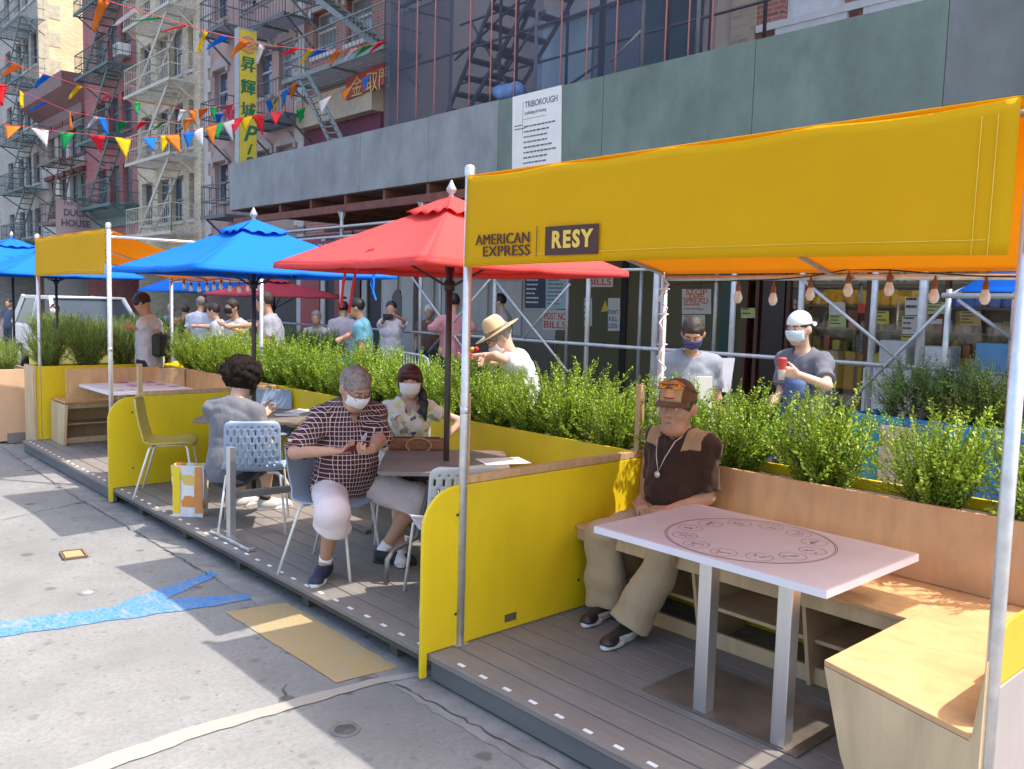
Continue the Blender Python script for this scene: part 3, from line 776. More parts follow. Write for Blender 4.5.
# ---------------------------------------------------------------- partitions
def round_poly(x0, x1, z0, z1, y, r=.2, drop=None):
    pts = [nv(x1, y, z0), nv(x1, y, z1)]
    for i in range(9):
        a = math.pi/2*i/8; pts.append(nv(x0+r-r*math.sin(a), y, z1-r+r*math.cos(a)))
    if drop is not None: pts += [nv(x0, y, drop), nv(DX0-.004, y, drop), nv(DX0-.004, y, z0)]
    else: pts.append(nv(x0, y, z0))
    return pts[::-1]
SCREW = mat('screw head', (.05, .05, .05), .4, .1)
def partition(label, y, x1, ztop, th=.02, slot=True, stub=None, rail=True, fy=1, railx0=2.68, zr=.955, rad=.2):
    t = thing('partition', label, 'partition', ((2.43+x1)/2, y, DZ))
    mb = MB(); mb.prism(round_poly(2.415, x1, DZ+.004, ztop, y, rad, .02), (0, th*fy, 0))
    mb.build('panel', YEL, t, bevel=.003)
    if slot:
        mb = MB(); yy = y-.003 if fy > 0 else y+.003
        mb.box(2.99-.04, 2.99+.04, yy-.001, yy+.002, DZ+.045, DZ+.085); mb.build('cable_slot', mat('slot shade', (.12, .1, .05), .8, .2), t)
    if rail:
        mb = MB(); mb.box(railx0, x1, y+.003, y+.042, ztop+.003, ztop+.043); mb.build('top_rail', PINE, t, bevel=.003)
    if stub:
        for xx, za, zb in stub:
            mb = MB(); mb.box(xx-.02, xx+.02, y+.046, y+.085, za, zb); mb.build('post', PINE, t, bevel=.003)
    mb = MB()
    for xx, zz in ((2.62, .30), (2.62, .80), (3.5, .30)):
        yy = y-.001; mb.lathe([(.008, 0), (.008, .003), (.001, .0035)], (xx, yy, zz), 8, axis=(0, -1, 0))
    mb.build('screw', SCREW, t)
    return t
YP = 3.271
partition('yellow plywood partition beside the capped man with a pine rail on top', YP, 4.02, .944, stub=[(2.71, .5, 1.39), (4.06, .9, 1.374)])
YB = 7.88
partition('yellow plywood partition behind the olive chair', YB, 4.0, .935, slot=False, stub=[(2.71, .5, 1.22)])

# ---------------------------------------------------------------- planters (yellow)
SOIL = mat('potting soil', (.06, .045, .03), .95, .3, 30, bmp=.6)
def planter(label, x0, x1, y0, y1, z1, m=YEL, z0=DZ, soil=True, cat='planter', th=.02):
    t = thing('planter', label, cat, ((x0+x1)/2, (y0+y1)/2, z0))
    mb = MB(); a = th
    mb.box(x0, x0+a, y0, y1, z0+.002, z1); mb.box(x1-a, x1, y0, y1, z0+.002, z1)
    mb.box(x0+a+.001, x1-a-.001, y0, y0+a, z0+.002, z1-.001); mb.box(x0+a+.001, x1-a-.001, y1-a, y1, z0+.002, z1-.001)
    mb.build('box', m, t, bevel=.003)
    mb = MB(); mb.box(x0+a+.003, x1-a-.003, y0+a+.003, y1-a-.003, z0+.02, z1-.055); mb.build('soil', SOIL, t)
    return t
ZB = .972
planter('long yellow planter behind the capped man\'s bench', 4.045, 4.41, .7, YP+.02, ZB)
planter('long yellow planter behind the umbrella tables', 4.03, 4.41, YP+.025, YB, ZB)
planter('long yellow planter behind the far booth', 4.03, 4.41, YB+.01, 10.99, ZB)
planter('yellow planter closing the street end of the far booth', 2.60, 4.41, 11.0, 11.32, .985)
mb = MB(); mb.box(2.56, 2.595, 10.98, 11.36, .02, .99); tag(mb.build('end_board', PLY, bevel=.004), 'pale plywood end board on the far corner planter', 'end board')
# plank bench at the back of the umbrella terrace
t = thing('wall_bench', 'low plywood ledge under the yellow planter behind the umbrella tables', 'bench', (3.9, 5.5, DZ))
mb = MB(); mb.box(3.80, 4.026, YP+.1, YB-.05, .66, .69); mb.build('ledge', PLY, t, bevel=.003)
for y in (3.9, 5.4, 6.9):
    mb = MB(); mb.box(3.84, 4.024, y, y+.02, DZ, .658); mb.build('support', PLY, t)

# ---------------------------------------------------------------- booth benches
def booth_bench():
    t = thing('corner_bench', 'L-shaped plywood booth bench under the near yellow canopy', 'bench', (3.6, 2.2, DZ))
    zs = .626
    mb = MB(); mb.box(3.46, 4.0, 1.433, YP-.004, zs-.02, zs)
    mb.prism([nv(2.63, .885, zs-.02), nv(4.0, .885, zs-.02), nv(4.0, 1.431, zs-.02), nv(2.80, 1.431, zs-.02)], (0, 0, .0205))
    mb.build('seat', PEACH, t, bevel=.003)
    mb = MB(); mb.prism([nv(3.985, 1.0, zs+.002), nv(4.018, 1.0, ZB+.006), nv(4.040, 1.0, ZB+.006), nv(4.007, 1.0, zs+.002)], (0, YP-1.004, 0))
    mb.build('backrest', PEACH, t, bevel=.003)
    mb = MB(); mb.prism([nv(3.12, .908, zs+.002), nv(3.98, .908, zs+.002), nv(3.98, .893, .92), nv(3.12, .893, .92)], (0, -.012, .001)); mb.build('end_backrest', PEACH, t, bevel=.003)
    mb = MB(); mb.box(3.475, 3.495, 1.45, YP-.004, zs-.085, zs-.022); mb.build('apron', PLY, t, bevel=.002)
    # end panel facing the street, with tapered foot and raised back part
    c = [nv(2.80, 1.431, zs-.022), nv(2.772, 1.34, zs-.3), nv(2.74, 1.24, DZ+.002), nv(2.615, .852, DZ+.002), nv(2.615, .852, .862), nv(2.63, .884, zs-.004), nv(2.632, .89, zs-.022)]
    mb = MB(); mb.prism(c[::-1], (.019, -.006, 0)); mb.build('end_panel', PLY, t, bevel=.002)
    mb = MB(); mb.box(2.83, 3.47, 1.33, 1.35, DZ+.002, zs-.024); mb.box(3.452, 3.472, 1.352, 1.45, DZ+.002, zs-.024); mb.build('inner_panel', PLY, t)
    for y in (1.9, 2.5, 3.05):
        mb = MB(); mb.prism([nv(3.50, y, zs-.024), nv(3.995, y, zs-.024), nv(3.995, y, DZ+.002), nv(3.60, y, DZ+.002)], (0, .018, 0)); mb.build('support', PLY, t)
    mb = MB(); mb.box(3.62, 3.99, 1.47, YP-.006, .335, .353); mb.build('shelf', PLY, t)
    mb = MB(); mb.box(3.635, 3.655, 1.47, YP-.006, DZ+.002, .215); mb.build('toe_board', PLY, t)
    mb = MB(); mb.box(3.97, 3.984, 1.47, YP-.006, .358, zs-.024); mb.build('back_board', PLY, t)
    return t
booth_bench()
# far booth: its bench runs along the far planter and along the back
t = thing('corner_bench', 'L-shaped bench with orange backrests in the far booth', 'bench', (3.6, 9.6, DZ))
zs = .626
mb = MB(); mb.box(3.46, 4.0, 7.93, 10.42, zs-.02, zs); mb.box(2.75, 4.0, 10.424, 10.95, zs-.021, zs-.001); mb.build('seat', PEACH, t, bevel=.003)
mb = MB(); mb.prism([nv(2.74, 10.33, zs+.03), nv(3.72, 10.33, zs+.03), nv(3.72, 10.27, 1.0), nv(2.72, 10.27, 1.0)], (0, .02, .002)); mb.build('backrest', PEACH, t, bevel=.003)
mb = MB(); mb.prism([nv(3.985, 7.93, zs+.002), nv(4.003, 7.93, ZB+.006), nv(4.024, 7.93, ZB+.006), nv(4.007, 7.93, zs+.002)], (0, 2.33, 0)); mb.build('backrest', PEACH, t, bevel=.003)
mb = MB(); mb.prism([nv(3.75, 10.3, zs+.002), nv(3.98, 10.16, zs+.002), nv(3.98, 10.16, ZB+.01), nv(3.66, 10.3, ZB+.01)], (.0, .02, 0)); mb.build('corner_board', PLY, t, bevel=.002)
mb = MB(); mb.prism([nv(2.72, 10.32, zs-.03), nv(2.72, 10.9, zs-.03), nv(2.72, 10.9, DZ+.002), nv(2.72, 10.42, DZ+.002)], (.03, 0, 0)); mb.build('end_panel', PLY, t)
mb = MB(); mb.box(2.76, 3.98, 10.5, 10.52, zs-.09, zs-.024); mb.build('apron', PLY, t)
mb = MB(); mb.box(2.76, 3.98, 10.62, 10.9, .335, .353); mb.build('shelf', PLY, t)
mb = MB(); mb.box(2.76, 3.98, 10.90, 10.92, DZ+.002, zs-.024); mb.build('back_board', PLY, t)
mb = MB(); mb.box(2.76, 3.98, 10.55, 10.57, DZ+.002, .2); mb.build('toe_board', PLY, t)

# near partition with rounded corner at the right of the picture
t = thing('partition', 'yellow and white end partition of the near booth at the right edge', 'partition', (3.3, .875, DZ))
mb = MB(); mb.prism(round_poly(2.70, 4.02, DZ+.004, .925, .870, .17), (0, .01, 0)); mb.build('panel', mat('shade darkened yellow paint', (.42, .34, .02), .5, .06, 3), t, bevel=.003)  # darker copy of the yellow paint, with shade put into the colour
mb = MB(); mb.box(2.725, 4.02, .862, .8685, DZ+.004, .735); mb.build('lower_panel', mat('white laminate', (.30, .27, .265), .5, .06), t, bevel=.002)  # white greyed down so the colour carries the shade on this panel

# ---------------------------------------------------------------- canopies
def canopy(label, y0, y1, x0=2.65, x1=4.16, right_side=True, logo=False, open_pipe=None):
    t = thing('canopy', label, 'canopy', ((x0+x1)/2, (y0+y1)/2, DZ))
    zf, zb = 2.43, 2.035
    r = .021
    for (x, y, zt) in ((x0, y0, 2.49), (x0, y1, 2.49), (x1, y0, 2.16), (x1, y1, 2.16)):
        mb = MB(); mb.tube([(x, y, DZ), (x, y, zt-.03)], r, 14)
        if x == x0: mb.lathe([(r*1.12, -.04), (r*1.2, -.03), (r*1.2, 0), (r*.9, .012), (.001, .016)], (x, y, zt-.016), 14)
        po = mb.build('post', GALV, t)
        if not (right_side and y == y0): mb = MB(); mb.lathe([(r, 0), (r*1.13, .003), (r*1.13, .03), (r, .033)], (x, y, 1.30), 14); mb.build('clamp', STEEL, po)
        if x == x0:
            mb = MB(); mb.box(x-.04, x+.04, y-.03, y+.03, DZ+.001, DZ+.008); mb.build('base_plate', STEEL, po)
    mb = MB(); mb.tube([(x1, y0, zb-.022), (x1, y1, zb-.022)], .016, 10); mb.build('back_bar', GALV, t)
    mb = MB(); mb.tube([(x0+.03, y0+.02, zf-.03), (x0+.03, y1-.02, zf-.03)], .014, 10); mb.build('front_bar', GALV, t)
    for yy in ([y0, y1] if open_pipe is None else [y0, y1]):
        mb = MB(); mb.tube([(x0, yy, 2.36), (x1, yy, 2.36 if yy == open_pipe else zb)], .014, 10); mb.build('side_bar', GALV, t)
    ym = (y0+y1)/2+.15
    mb = MB(); mb.tube([(x0+.04, ym, zf-.06), (x1, ym, zb-.01)], .013, 8); mb.build('middle_bar', GALV, t)
    def fv(u, v):
        y = y0+(.035 if right_side else .015)+(y1-y0-(.05 if right_side else .03))*u; sag = .012*math.sin(math.pi*((u*4) % 1))
        edge = min(u, 1-u)
        return nv(x0-.026-.004*math.sin(u*9+v*1.5)*math.sin(math.pi*v)*min(1, edge*8)-.008*v, y, zf-sag*(1-v)-v*.425+.012*math.sin(math.pi*u)*v)
    mb = MB(); mb.grid(fv, 60, 12); va = mb.build('valance', YFAB, t, solid=.002)
    st = MB()
    for v in (.90,): st.tube([fv(u/40, v)+nv(-.0035, 0, 0) for u in range(1, 40)], .0016, 4)
    for u in (.022, .04): st.tube([fv(u, v/12)+nv(-.0035, 0, 0) for v in range(1, 13)], .0016, 4)
    st.build('stitching', mat('pale thread', (.76, .54, .06), .8), va)
    if logo:
        U, W = nv(0, -1, 0), nv(0, 0, 1)
        def place(px, py): q = onx(px, py, x0-.043); return q
        for wd, px_, py_ in (('AMERICAN', 476.5, 242.5), ('EXPRESS', 483.5, 255.0)):
            a = place(530, py_); wl = place(px_, py_)[1]-a[1]
            for k, dx in enumerate((-.0014, 0, .0014)): text(wd, .068, (x0-.043-.0007*k, a[1]+dx, a[2]), U, W, MAROON, va, align='RIGHT', spacing=1.05, extrude=.0003, width=wl)
        mb = MB(); a = place(537, 226); b = place(536.5, 257); mb.box(x0-.0445, x0-.043, a[1]-.0015, a[1]+.0015, b[2], a[2]); mb.build('divider_line', MAROON, va)
        a = place(546, 226); b = place(598, 255)
        mb = MB(); mb.box(x0-.046, x0-.0435, b[1], a[1], b[2]+.005, a[2]-.004); mb.build('logo_panel', MAROON, va)
        c = place(552, 249); text('RESY', .095, (x0-.0475, c[1], c[2]+.006), U, W, mat('yellow print', (.75, .50, .08), .6, .05), va, bold=.004, width=.235, spacing=1.25)
    def fr(u, v):
        y = y0+.01+(y1-y0-.02)*u
        return nv(x0-.02+(x1-x0+.05)*v, y, zf+.004-(zf-zb-.0)*v-.035*math.sin(math.pi*v)*(1-.5*abs(math.sin(2*math.pi*u))))
    mb = MB(); mb.grid(fr, 40, 16); mb.build('roof', YFAB, t, solid=.002)
    if right_side:
        def fs(u, v):
            x = x0-.024+(x1-x0)*.92*u; top = zf-(zf-zb)*u*.95
            return nv(x, y0+.002-.012*math.sin(u*7)*v, top-v*(.42-.40*u))
        mb = MB(); mb.grid(fs, 20, 8); mb.build('side_valance', YFAB, t, solid=.002)
    return t
canopy('near yellow canopy lettered AMERICAN EXPRESS and RESY', .845, 3.268, logo=True)
canopy('far plain yellow canopy over the booth with the orange bench', 8.54, 11.02, right_side=False, open_pipe=8.54)
GLASSB = None
def bulb_mat():
    m, nt, b = newmat('bulb glass'); b.inputs['Base Color'].default_value = (.85, .83, .78, 1); b.inputs['Roughness'].default_value = .08
    b.inputs['Transmission Weight'].default_value = .25; b.inputs['Alpha'].default_value = 1
    return m
BULB = bulb_mat(); BRASS = mat('copper bulb cap', (.22, .11, .06), .4, .15, metal=.5)
def string_light(label, pts, cable):
    t = thing('string_light', label, 'string lights', cable[0])
    mb = MB(); mb.tube(cable, .0035, 5); mb.build('cable', BLACK, t)
    for p in pts:
        p = np.asarray(p)
        mb = MB(); mb.lathe([(.001, -.070), (.014, -.066), (.023, -.048), (.0235, -.034), (.014, -.005), (.0125, .0)], p, 12)
        bo = mb.build('bulb', BULB, t)
        mb = MB(); mb.lathe([(.0135, -.004), (.014, .0), (.014, .026), (.006, .04), (.003, .06)], p, 10); mb.build('socket', BRASS, bo)
    return t
bp = [ (738, 297), (773, 299), (810, 294), (848, 290), (889, 289), (934, 296), (985, 297)]
P = [onx(a, b, 4.13)+nv(0, 0, .035) for a, b in bp]
string_light('string of clear bulbs under the near yellow canopy', P, [onx(672, 285, 4.12)] + [p+nv(0, 0, .055+.012*(i % 2)) for i, p in enumerate(P)] + [nv(4.13, .9, 2.0)])
P = [onx(a, b, 4.13)+nv(0, 0, .03) for a, b in ((184, 286), (191, 288), (199, 289), (207, 288), (214, 287), (221, 286), (230, 288), (239, 289), (248, 288), (257, 287))]
string_light('string of clear bulbs under the far yellow canopy', P, [nv(4.13, 11.0, 2.0)]+[p+nv(0, 0, .055) for p in P]+[nv(4.13, 8.56, 2.0)])
# loose cable tied to the back post of the near canopy
mb = MB(); mb.tube([nv(4.12+.03*math.sin(i*1.7), 3.24+.018*math.cos(i*2.3), 2.02-.045*i) for i in range(24)], .006, 6)
for z in (1.95, 1.8, 1.62, 1.42): mb.lathe([(.03, -.004), (.034, 0), (.03, .004)], (4.16, 3.268, z), 10)
tag(mb.build('power_cable', mat('white cable', (.75, .74, .7), .5)), 'white cable tied down the back post of the near canopy', 'cable')
# ---------------------------------------------------------------- tables
TOPW = mat('pale pink laminate', (.62, .51, .50), .38, .035, 5, bmp=.03)
TOPE = mat('pale table edge', (.74, .71, .74), .45, .04)
def table_booth():
    x0, x1, y0, y1, zt = 2.915, 3.69, 1.497, 2.635, .835
    t = thing('table', 'pale pink booth table with an engraved ring of ovals on two steel legs', 'table', ((x0+x1)/2, (y0+y1)/2, DZ))
    mb = MB(); mb.box(x0, x1, y0, y1, zt-.034, zt); top = mb.build('tabletop', TOPW, t, bevel=.004)
    mb = MB(); e = .0015
    mb.box(x0-e, x0-.0002, y0, y1, zt-.033, zt-.004); mb.box(x0, x1, y0-e, y0-.0002, zt-.033, zt-.004); mb.build('edge_band', TOPE, top)
    INK = mat('engraving brown', (.20, .10, .07), .6, .2)
    mb = MB(); c = nv((x0+x1)/2-.005, (y0+y1)/2+.0, zt+.0016)
    def ring(cx, cy, rx, ry, r, n=40, ph=0):
        pts = [nv(cx+rx*math.cos(2*math.pi*i/n+ph), cy+ry*math.sin(2*math.pi*i/n+ph), zt+.0012) for i in range(n+1)]
        for a, b in zip(pts[:-1], pts[1:]):
            d = unit(b-a); s_ = nv(-d[1], d[0], 0)*r; mb.add([a-s_, a+s_, b+s_, b-s_], [(3, 2, 1, 0)])
    for rr_ in (.36, .352): ring(c[0], c[1], rr_, rr_*1.02, .0014, 72)
    rr = random.Random(4)
    for i in range(12):
        a = 2*math.pi*i/12+.2; cx, cy = c[0]+.278*math.cos(a), c[1]+.278*math.sin(a)
        ring(cx, cy, .055, .055, .0012, 28)
        for k in range(5):
            q = nv(cx+rr.uniform(-.025, .025), cy+rr.uniform(-.025, .025), zt+.0012); pts = [q]
            for _ in range(5): q = q+nv(rr.uniform(-.014, .014), rr.uniform(-.014, .014), 0); q = nv(cx, cy, zt+.0012)+np.clip(q-nv(cx, cy, zt+.0012), -.03, .03); pts.append(q)
            for a_, b_ in zip(pts[:-1], pts[1:]):
                d = unit(b_-a_); s_ = nv(-d[1], d[0], 0)*.0013; mb.add([a_-s_, a_+s_, b_+s_, b_-s_], [(3, 2, 1, 0)])
    mb.build('engraved_ring', INK, top)
    for y in (1.692, 2.06):
        mb = MB(); mb.box(2.972, 3.034, y-.032, y+.032, DZ+.0105, zt-.036); mb.build('leg', STEEL, t, bevel=.004)
    mb = MB(); mb.box(2.965, 3.42, 1.60, 2.36, DZ+.0035, DZ+.010); mb.build('base_plate', mat('worn steel plate', (.36, .30, .25), .3, .25, 4, metal=.7, bmp=.1), t)
    return t
table_booth()
GTOP = mat('grey brown tabletop', (.20, .165, .145), .42, .1, 6)
TFR = mat('grey table frame', (.20, .20, .19), .45, .1, metal=.4)
def square_table(label, c, rot, size=.80, z=.835, top=GTOP):
    t = thing('cafe_table', label, 'table', (c[0], c[1], DZ), 'square tables under the umbrellas')
    h = size/2; R_ = lambda x, y, zz: nv(c[0]+x*math.cos(rot)-y*math.sin(rot), c[1]+x*math.sin(rot)+y*math.cos(rot), zz)
    pts = []
    for sx, sy in ((1, 1), (-1, 1), (-1, -1), (1, -1)):
        for k in range(4):
            a = math.atan2(sy, sx)-math.pi/4+math.pi/2*k/3
            pts.append(R_(sx*(h-.05)+.05*math.cos(a), sy*(h-.05)+.05*math.sin(a), z-.026))
    mb = MB(); mb.prism(pts, (0, 0, .026)); mb.build('tabletop', top, t, bevel=.004)
    for sx, sy in ((1, 1), (-1, 1), (-1, -1), (1, -1)):
        mb = MB(); mb.tube([R_(sx*.02, sy*.02, z-.05), R_(sx*.1, sy*.1, z-.16), R_(sx*.17, sy*.17, DZ+.24), R_(sx*.30, sy*.30, DZ+.2), R_(sx*.335, sy*.335, DZ+.15), R_(sx*.34, sy*.34, DZ)], .016, 8)
        mb.build('leg', TFR, t)
    mb = MB(); mb.bar(R_(-.3, -.3, z-.042), R_(.3, .3, z-.042), .035, .024); mb.bar(R_(-.3, .3, z-.0422), R_(.3, -.3, z-.0422), .035, .0235); mb.build('bracket', TFR, t)
    return t
T1 = (3.36, 4.33); T2 = (3.36, 6.96)
square_table('grey brown square table pierced by the red umbrella pole', T1, math.radians(52))
square_table('grey brown square table under the blue umbrella with papers on it', T2, math.radians(50), .86)
t = thing('table', 'white booth table with pink and purple print in the far booth', 'table', (3.4, 9.75, DZ))
mb = MB(); mb.box(2.86, 3.72, 9.25, 10.35, .80, .835); top = mb.build('tabletop', mat('white laminate top', (.72, .71, .74), .4, .05), t, bevel=.004)
mb = MB(); rr = random.Random(2)
for i in range(16):
    x, y = rr.uniform(2.95, 3.6), rr.uniform(9.35, 10.25); mb.box(x, x+rr.uniform(.04, .12), y, y+rr.uniform(.05, .16), .8352, .8362+i*1e-5)
mb.build('printed_pattern', mat('purple print', (.42, .25, .42), .5, .3), top)
for y in (9.5, 10.1):
    mb = MB(); mb.box(3.2, 3.29, y-.045, y+.045, DZ+.01, .798); mb.build('leg', STEEL, t, bevel=.004)
mb = MB(); mb.box(3.0, 3.5, 9.4, 10.2, DZ+.003, DZ+.01); mb.build('base_plate', STEEL, t)
# steel T-foot stand
t = thing('trestle_leg', 'bare steel T-foot trestle leg in front of the perforated chair', 'trestle leg', (2.56, 5.7, DZ))
mb = MB(); mb.bar((2.55, 5.37, DZ+.016), (2.55, 5.99, DZ+.016), .06, .028, mat=0); mb.build('foot', STEEL, t, bevel=.006)
mb = MB(); mb.box(2.535, 2.58, 5.685, 5.745, DZ+.031, .80); mb.build('upright', STEEL, t, bevel=.003)
mb = MB(); mb.bar((2.582, 5.715, .46), (3.42, 5.62, .46), .03, .05); mb.build('crossbar', TFR, t, bevel=.003)
mb = MB(); mb.box(3.40, 3.44, 5.59, 5.65, DZ+.031, .80); mb.build('upright', TFR, t, bevel=.003)
mb = MB(); mb.bar((3.42, 5.3, DZ+.016), (3.42, 5.92, DZ+.016), .06, .028); mb.build('foot', TFR, t, bevel=.006)

# ---------------------------------------------------------------- chairs
CH_BLUE = mat('blue grey plastic', (.33, .40, .50), .42, .05)
CH_GREY = mat('light grey plastic', (.52, .55, .57), .42, .05)
CH_OLIVE = mat('olive yellow plastic', (.50, .40, .10), .45, .06)
CH_LB = mat('pale blue plastic', (.30, .385, .50), .42, .05)
def chair(label, x, y, rz, m, perf=True, legm=WHITEP, group='shell chairs on the terrace'):
    t = thing('shell_chair', label, 'chair', (0, 0, 0), group)
    prof = [(.225, .425), (.205, .445), (.15, .455), (.05, .447), (-.05, .440), (-.12, .443), (-.17, .462), (-.20, .50), (-.222, .56), (-.238, .63), (-.250, .70), (-.260, .77), (-.268, .825)]
    cum = [0]
    for a, b in zip(prof[:-1], prof[1:]): cum.append(cum[-1]+math.dist(a, b))
    def pt(u, v):
        s_ = v*cum[-1]
        i = min(len(prof)-2, max(j for j in range(len(prof)-1) if cum[j] <= s_+1e-9)); f = (s_-cum[i])/(cum[i+1]-cum[i])
        yy = prof[i][0]*(1-f)+prof[i+1][0]*f; zz = prof[i][1]*(1-f)+prof[i+1][1]*f
        back = min(1, max(0, (v-.5)/.12))
        hw = .225-.02*back-.012*v
        e = 0
        if v > .93: e = (v-.93)/.07
        if v < .05: e = (.05-v)/.05
        hw -= .05*(1-math.sqrt(max(0, 1-e*e)))
        x_ = (u-.5)*2*hw; cu = abs(u-.5)*2
        return nv(x_, yy+.035*back*cu**2.2, zz+.018*(1-back)*cu**3)
    nu, nv_ = 33, 60; vs = [pt(i/nu, j/nv_) for i in range(nu+1) for j in range(nv_+1)]; fs = []
    for i in range(nu):
        for j in range(nv_):
            hole = perf and j >= 33 and j < 57 and 3 <= i <= 29 and ((j//2) % 2 == 0) and ((i+(2 if (j//4) % 2 else 0)) % 4 < 1 + (1 if 0 else 0) or (i+(2 if (j//4) % 2 else 0)) % 4 == 0)
            hole = perf and 33 <= j < 57 and 2 <= i <= 30 and (j % 4) < 3 and ((i+(2 if (j//4) % 2 else 0)) % 4 == 0)
            if not hole: fs.append((i*(nv_+1)+j, (i+1)*(nv_+1)+j, (i+1)*(nv_+1)+j+1, i*(nv_+1)+j+1))
    mb = MB(); mb.add(vs, fs, 0, True); mb.build('seat_shell', m, t, solid=.009)
    for sx in (-1, 1):
        mb = MB(); mb.tube([(sx*.10, .15, .432), (sx*.185, .165, .432), (sx*.20, .175, .415), (sx*.235, .235, .0)], .0095, 8); mb.build('leg', legm, t)
        mb = MB(); mb.tube([(sx*.10, -.10, .427), (sx*.175, -.115, .427), (sx*.19, -.13, .41), (sx*.235, -.25, .0)], .0095, 8); mb.build('leg', legm, t)
    mb = MB()
    for sx in (-1, 1): mb.tube([(sx*.10, .152, .432), (sx*.10, -.105, .427)], .008, 8)
    mb.build('frame', legm, t)
    t.location = (x, y, DZ); t.rotation_euler.z = rz
    return t
def rzf(fx, fy): return math.atan2(-fx, fy)
chair('blue grey shell chair under the man in the plaid shirt', 2.80, 4.76, rzf(.55, -.83), CH_BLUE, False)
chair('light grey perforated chair behind the rounded yellow partition', 3.02, 3.80, rzf(.42, .9), CH_GREY)
chair('blue grey perforated chair under the curly haired person', 2.86, 5.98, rzf(.50, .87), CH_LB)
chair('pale blue chair on the far side of the papers table', 3.72, 7.50, rzf(-.55, -.83), CH_LB, False)
chair('empty olive yellow chair with white legs beside the yellow partition', 2.78, 7.46, rzf(.88, -.47), CH_OLIVE, False)
chair('grey shell chair under the woman in the floral top', 3.62, 5.12, rzf(-.5, -.86), CH_GREY, False)

# ---------------------------------------------------------------- umbrellas
def umbrella(label, c, fab, R_=1.16, rot=math.radians(46), ztop=2.46, zrim=2.055, z0=DZ, pole=DARKM, straps=(), vent=True, sides=4):
    t = thing('umbrella', label, 'umbrella', (c[0], c[1], z0))
    ap = nv(c[0], c[1], ztop); C_ = [nv(c[0]+R_*math.cos(rot+2*math.pi*i/sides), c[1]+R_*math.sin(rot+2*math.pi*i/sides), zrim) for i in range(sides)]
    mb = MB()
    for i in range(sides):
        a, b = C_[i], C_[(i+1) % sides]
        def fn(u, v, a=a, b=b):
            e = a+(b-a)*u; e = e+nv(0, 0, -.012*math.sin(math.pi*u)**1)+(ap-e)*nv(1, 1, 0)*.035*math.sin(math.pi*u)
            p = ap+(e-ap)*v
            m_ = math.exp(-((u-.5)/.06)**2)
            return p+nv(0, 0, -.035*math.sin(math.pi*v)*math.sin(math.pi*u)+.008*m_*v)
        mb.grid(fn, 16, 14)
        def fl(u, v, fn=fn): 
            p = fn(u, 1); o = unit(nv(p[0]-c[0], p[1]-c[1], 0)); return p+nv(0, 0, -.035*v)+o*.004*v
        mb.grid(fl, 16, 2)
    ca = mb.build('canopy', fab, t, solid=.002)
    if vent:
        mb = MB(); ra = .25
        for i in range(sides):
            a, b = C_[i], C_[(i+1) % sides]
            def fv(u, v, a=a, b=b):
                e = ap+(a+(b-a)*u-ap)*ra; p = ap+(e-ap)*v
                return p+nv(0, 0, .035-.012*v+.012*math.sin(u*21)*v-.01*math.sin(math.pi*u)*v)
            mb.grid(fv, 14, 5)
        mb.build('vent_cap', fab, ca, solid=.002)
    mb = MB(); mb.tube([(c[0], c[1], z0), (c[0], c[1], ztop-.0)], .019, 12); mb.build('pole', pole, t)
    mb = MB(); mb.lathe([(.012, .02), (.018, .03), (.012, .042), (.03, .06), (.032, .075), (.018, .1), (.006, .125), (.001, .13)], ap, 12); mb.build('finial', mat('grey finial', (.45, .45, .46), .35, .1, metal=.3), t)
    rib = mat('dark rib', (.03, .025, .025), .5)
    for i in range(sides):
        for q in ((C_[i]),) :
            mb = MB(); e = ap+(q-ap)*.97-nv(0, 0, .028); s_ = ap-nv(0, 0, .03); mb.bar(s_, e, .014, .02)
            ro = mb.build('rib', rib, t)
            m_ = s_+(e-s_)*.5; mb = MB(); mb.bar((c[0]+.02*(q[0]-c[0]), c[1]+.02*(q[1]-c[1]), ztop-.52), m_-nv(0, 0, .008), .01, .016); mb.build('strut', rib, ro)
    mb = MB(); mb.lathe([(.02, -.03), (.034, -.03), (.034, .03), (.02, .03)], (c[0], c[1], ztop-.52), 12); mb.build('hub', rib, t)
    for pts in straps:
        mb = MB()
        for a, b in zip(pts[:-1], pts[1:]): mb.bar(a, b, .02, .003, up=(.3, -.9, .3))
        mb.build('tie_strap', fab, ca)
    return t
def P3(pts, d): return [at(a, b, d) for a, b in pts]
umbrella('red square patio umbrella over the woman and the plaid shirt man', (3.36, 4.32), RFAB, R_=1.11, straps=[P3([(371, 250), (352, 264), (346, 268), (343, 286), (341, 308)], 5.0), P3([(374, 249), (362, 262), (356, 270), (352, 291), (349, 313)], 5.0)])
umbrella('blue square patio umbrella over the curly haired person', (3.33, 6.98), BFAB, R_=1.22, straps=[P3([(371, 268), (374, 280), (373, 294)], 6.9), P3([(376, 270), (371, 284), (376, 300)], 6.9)])

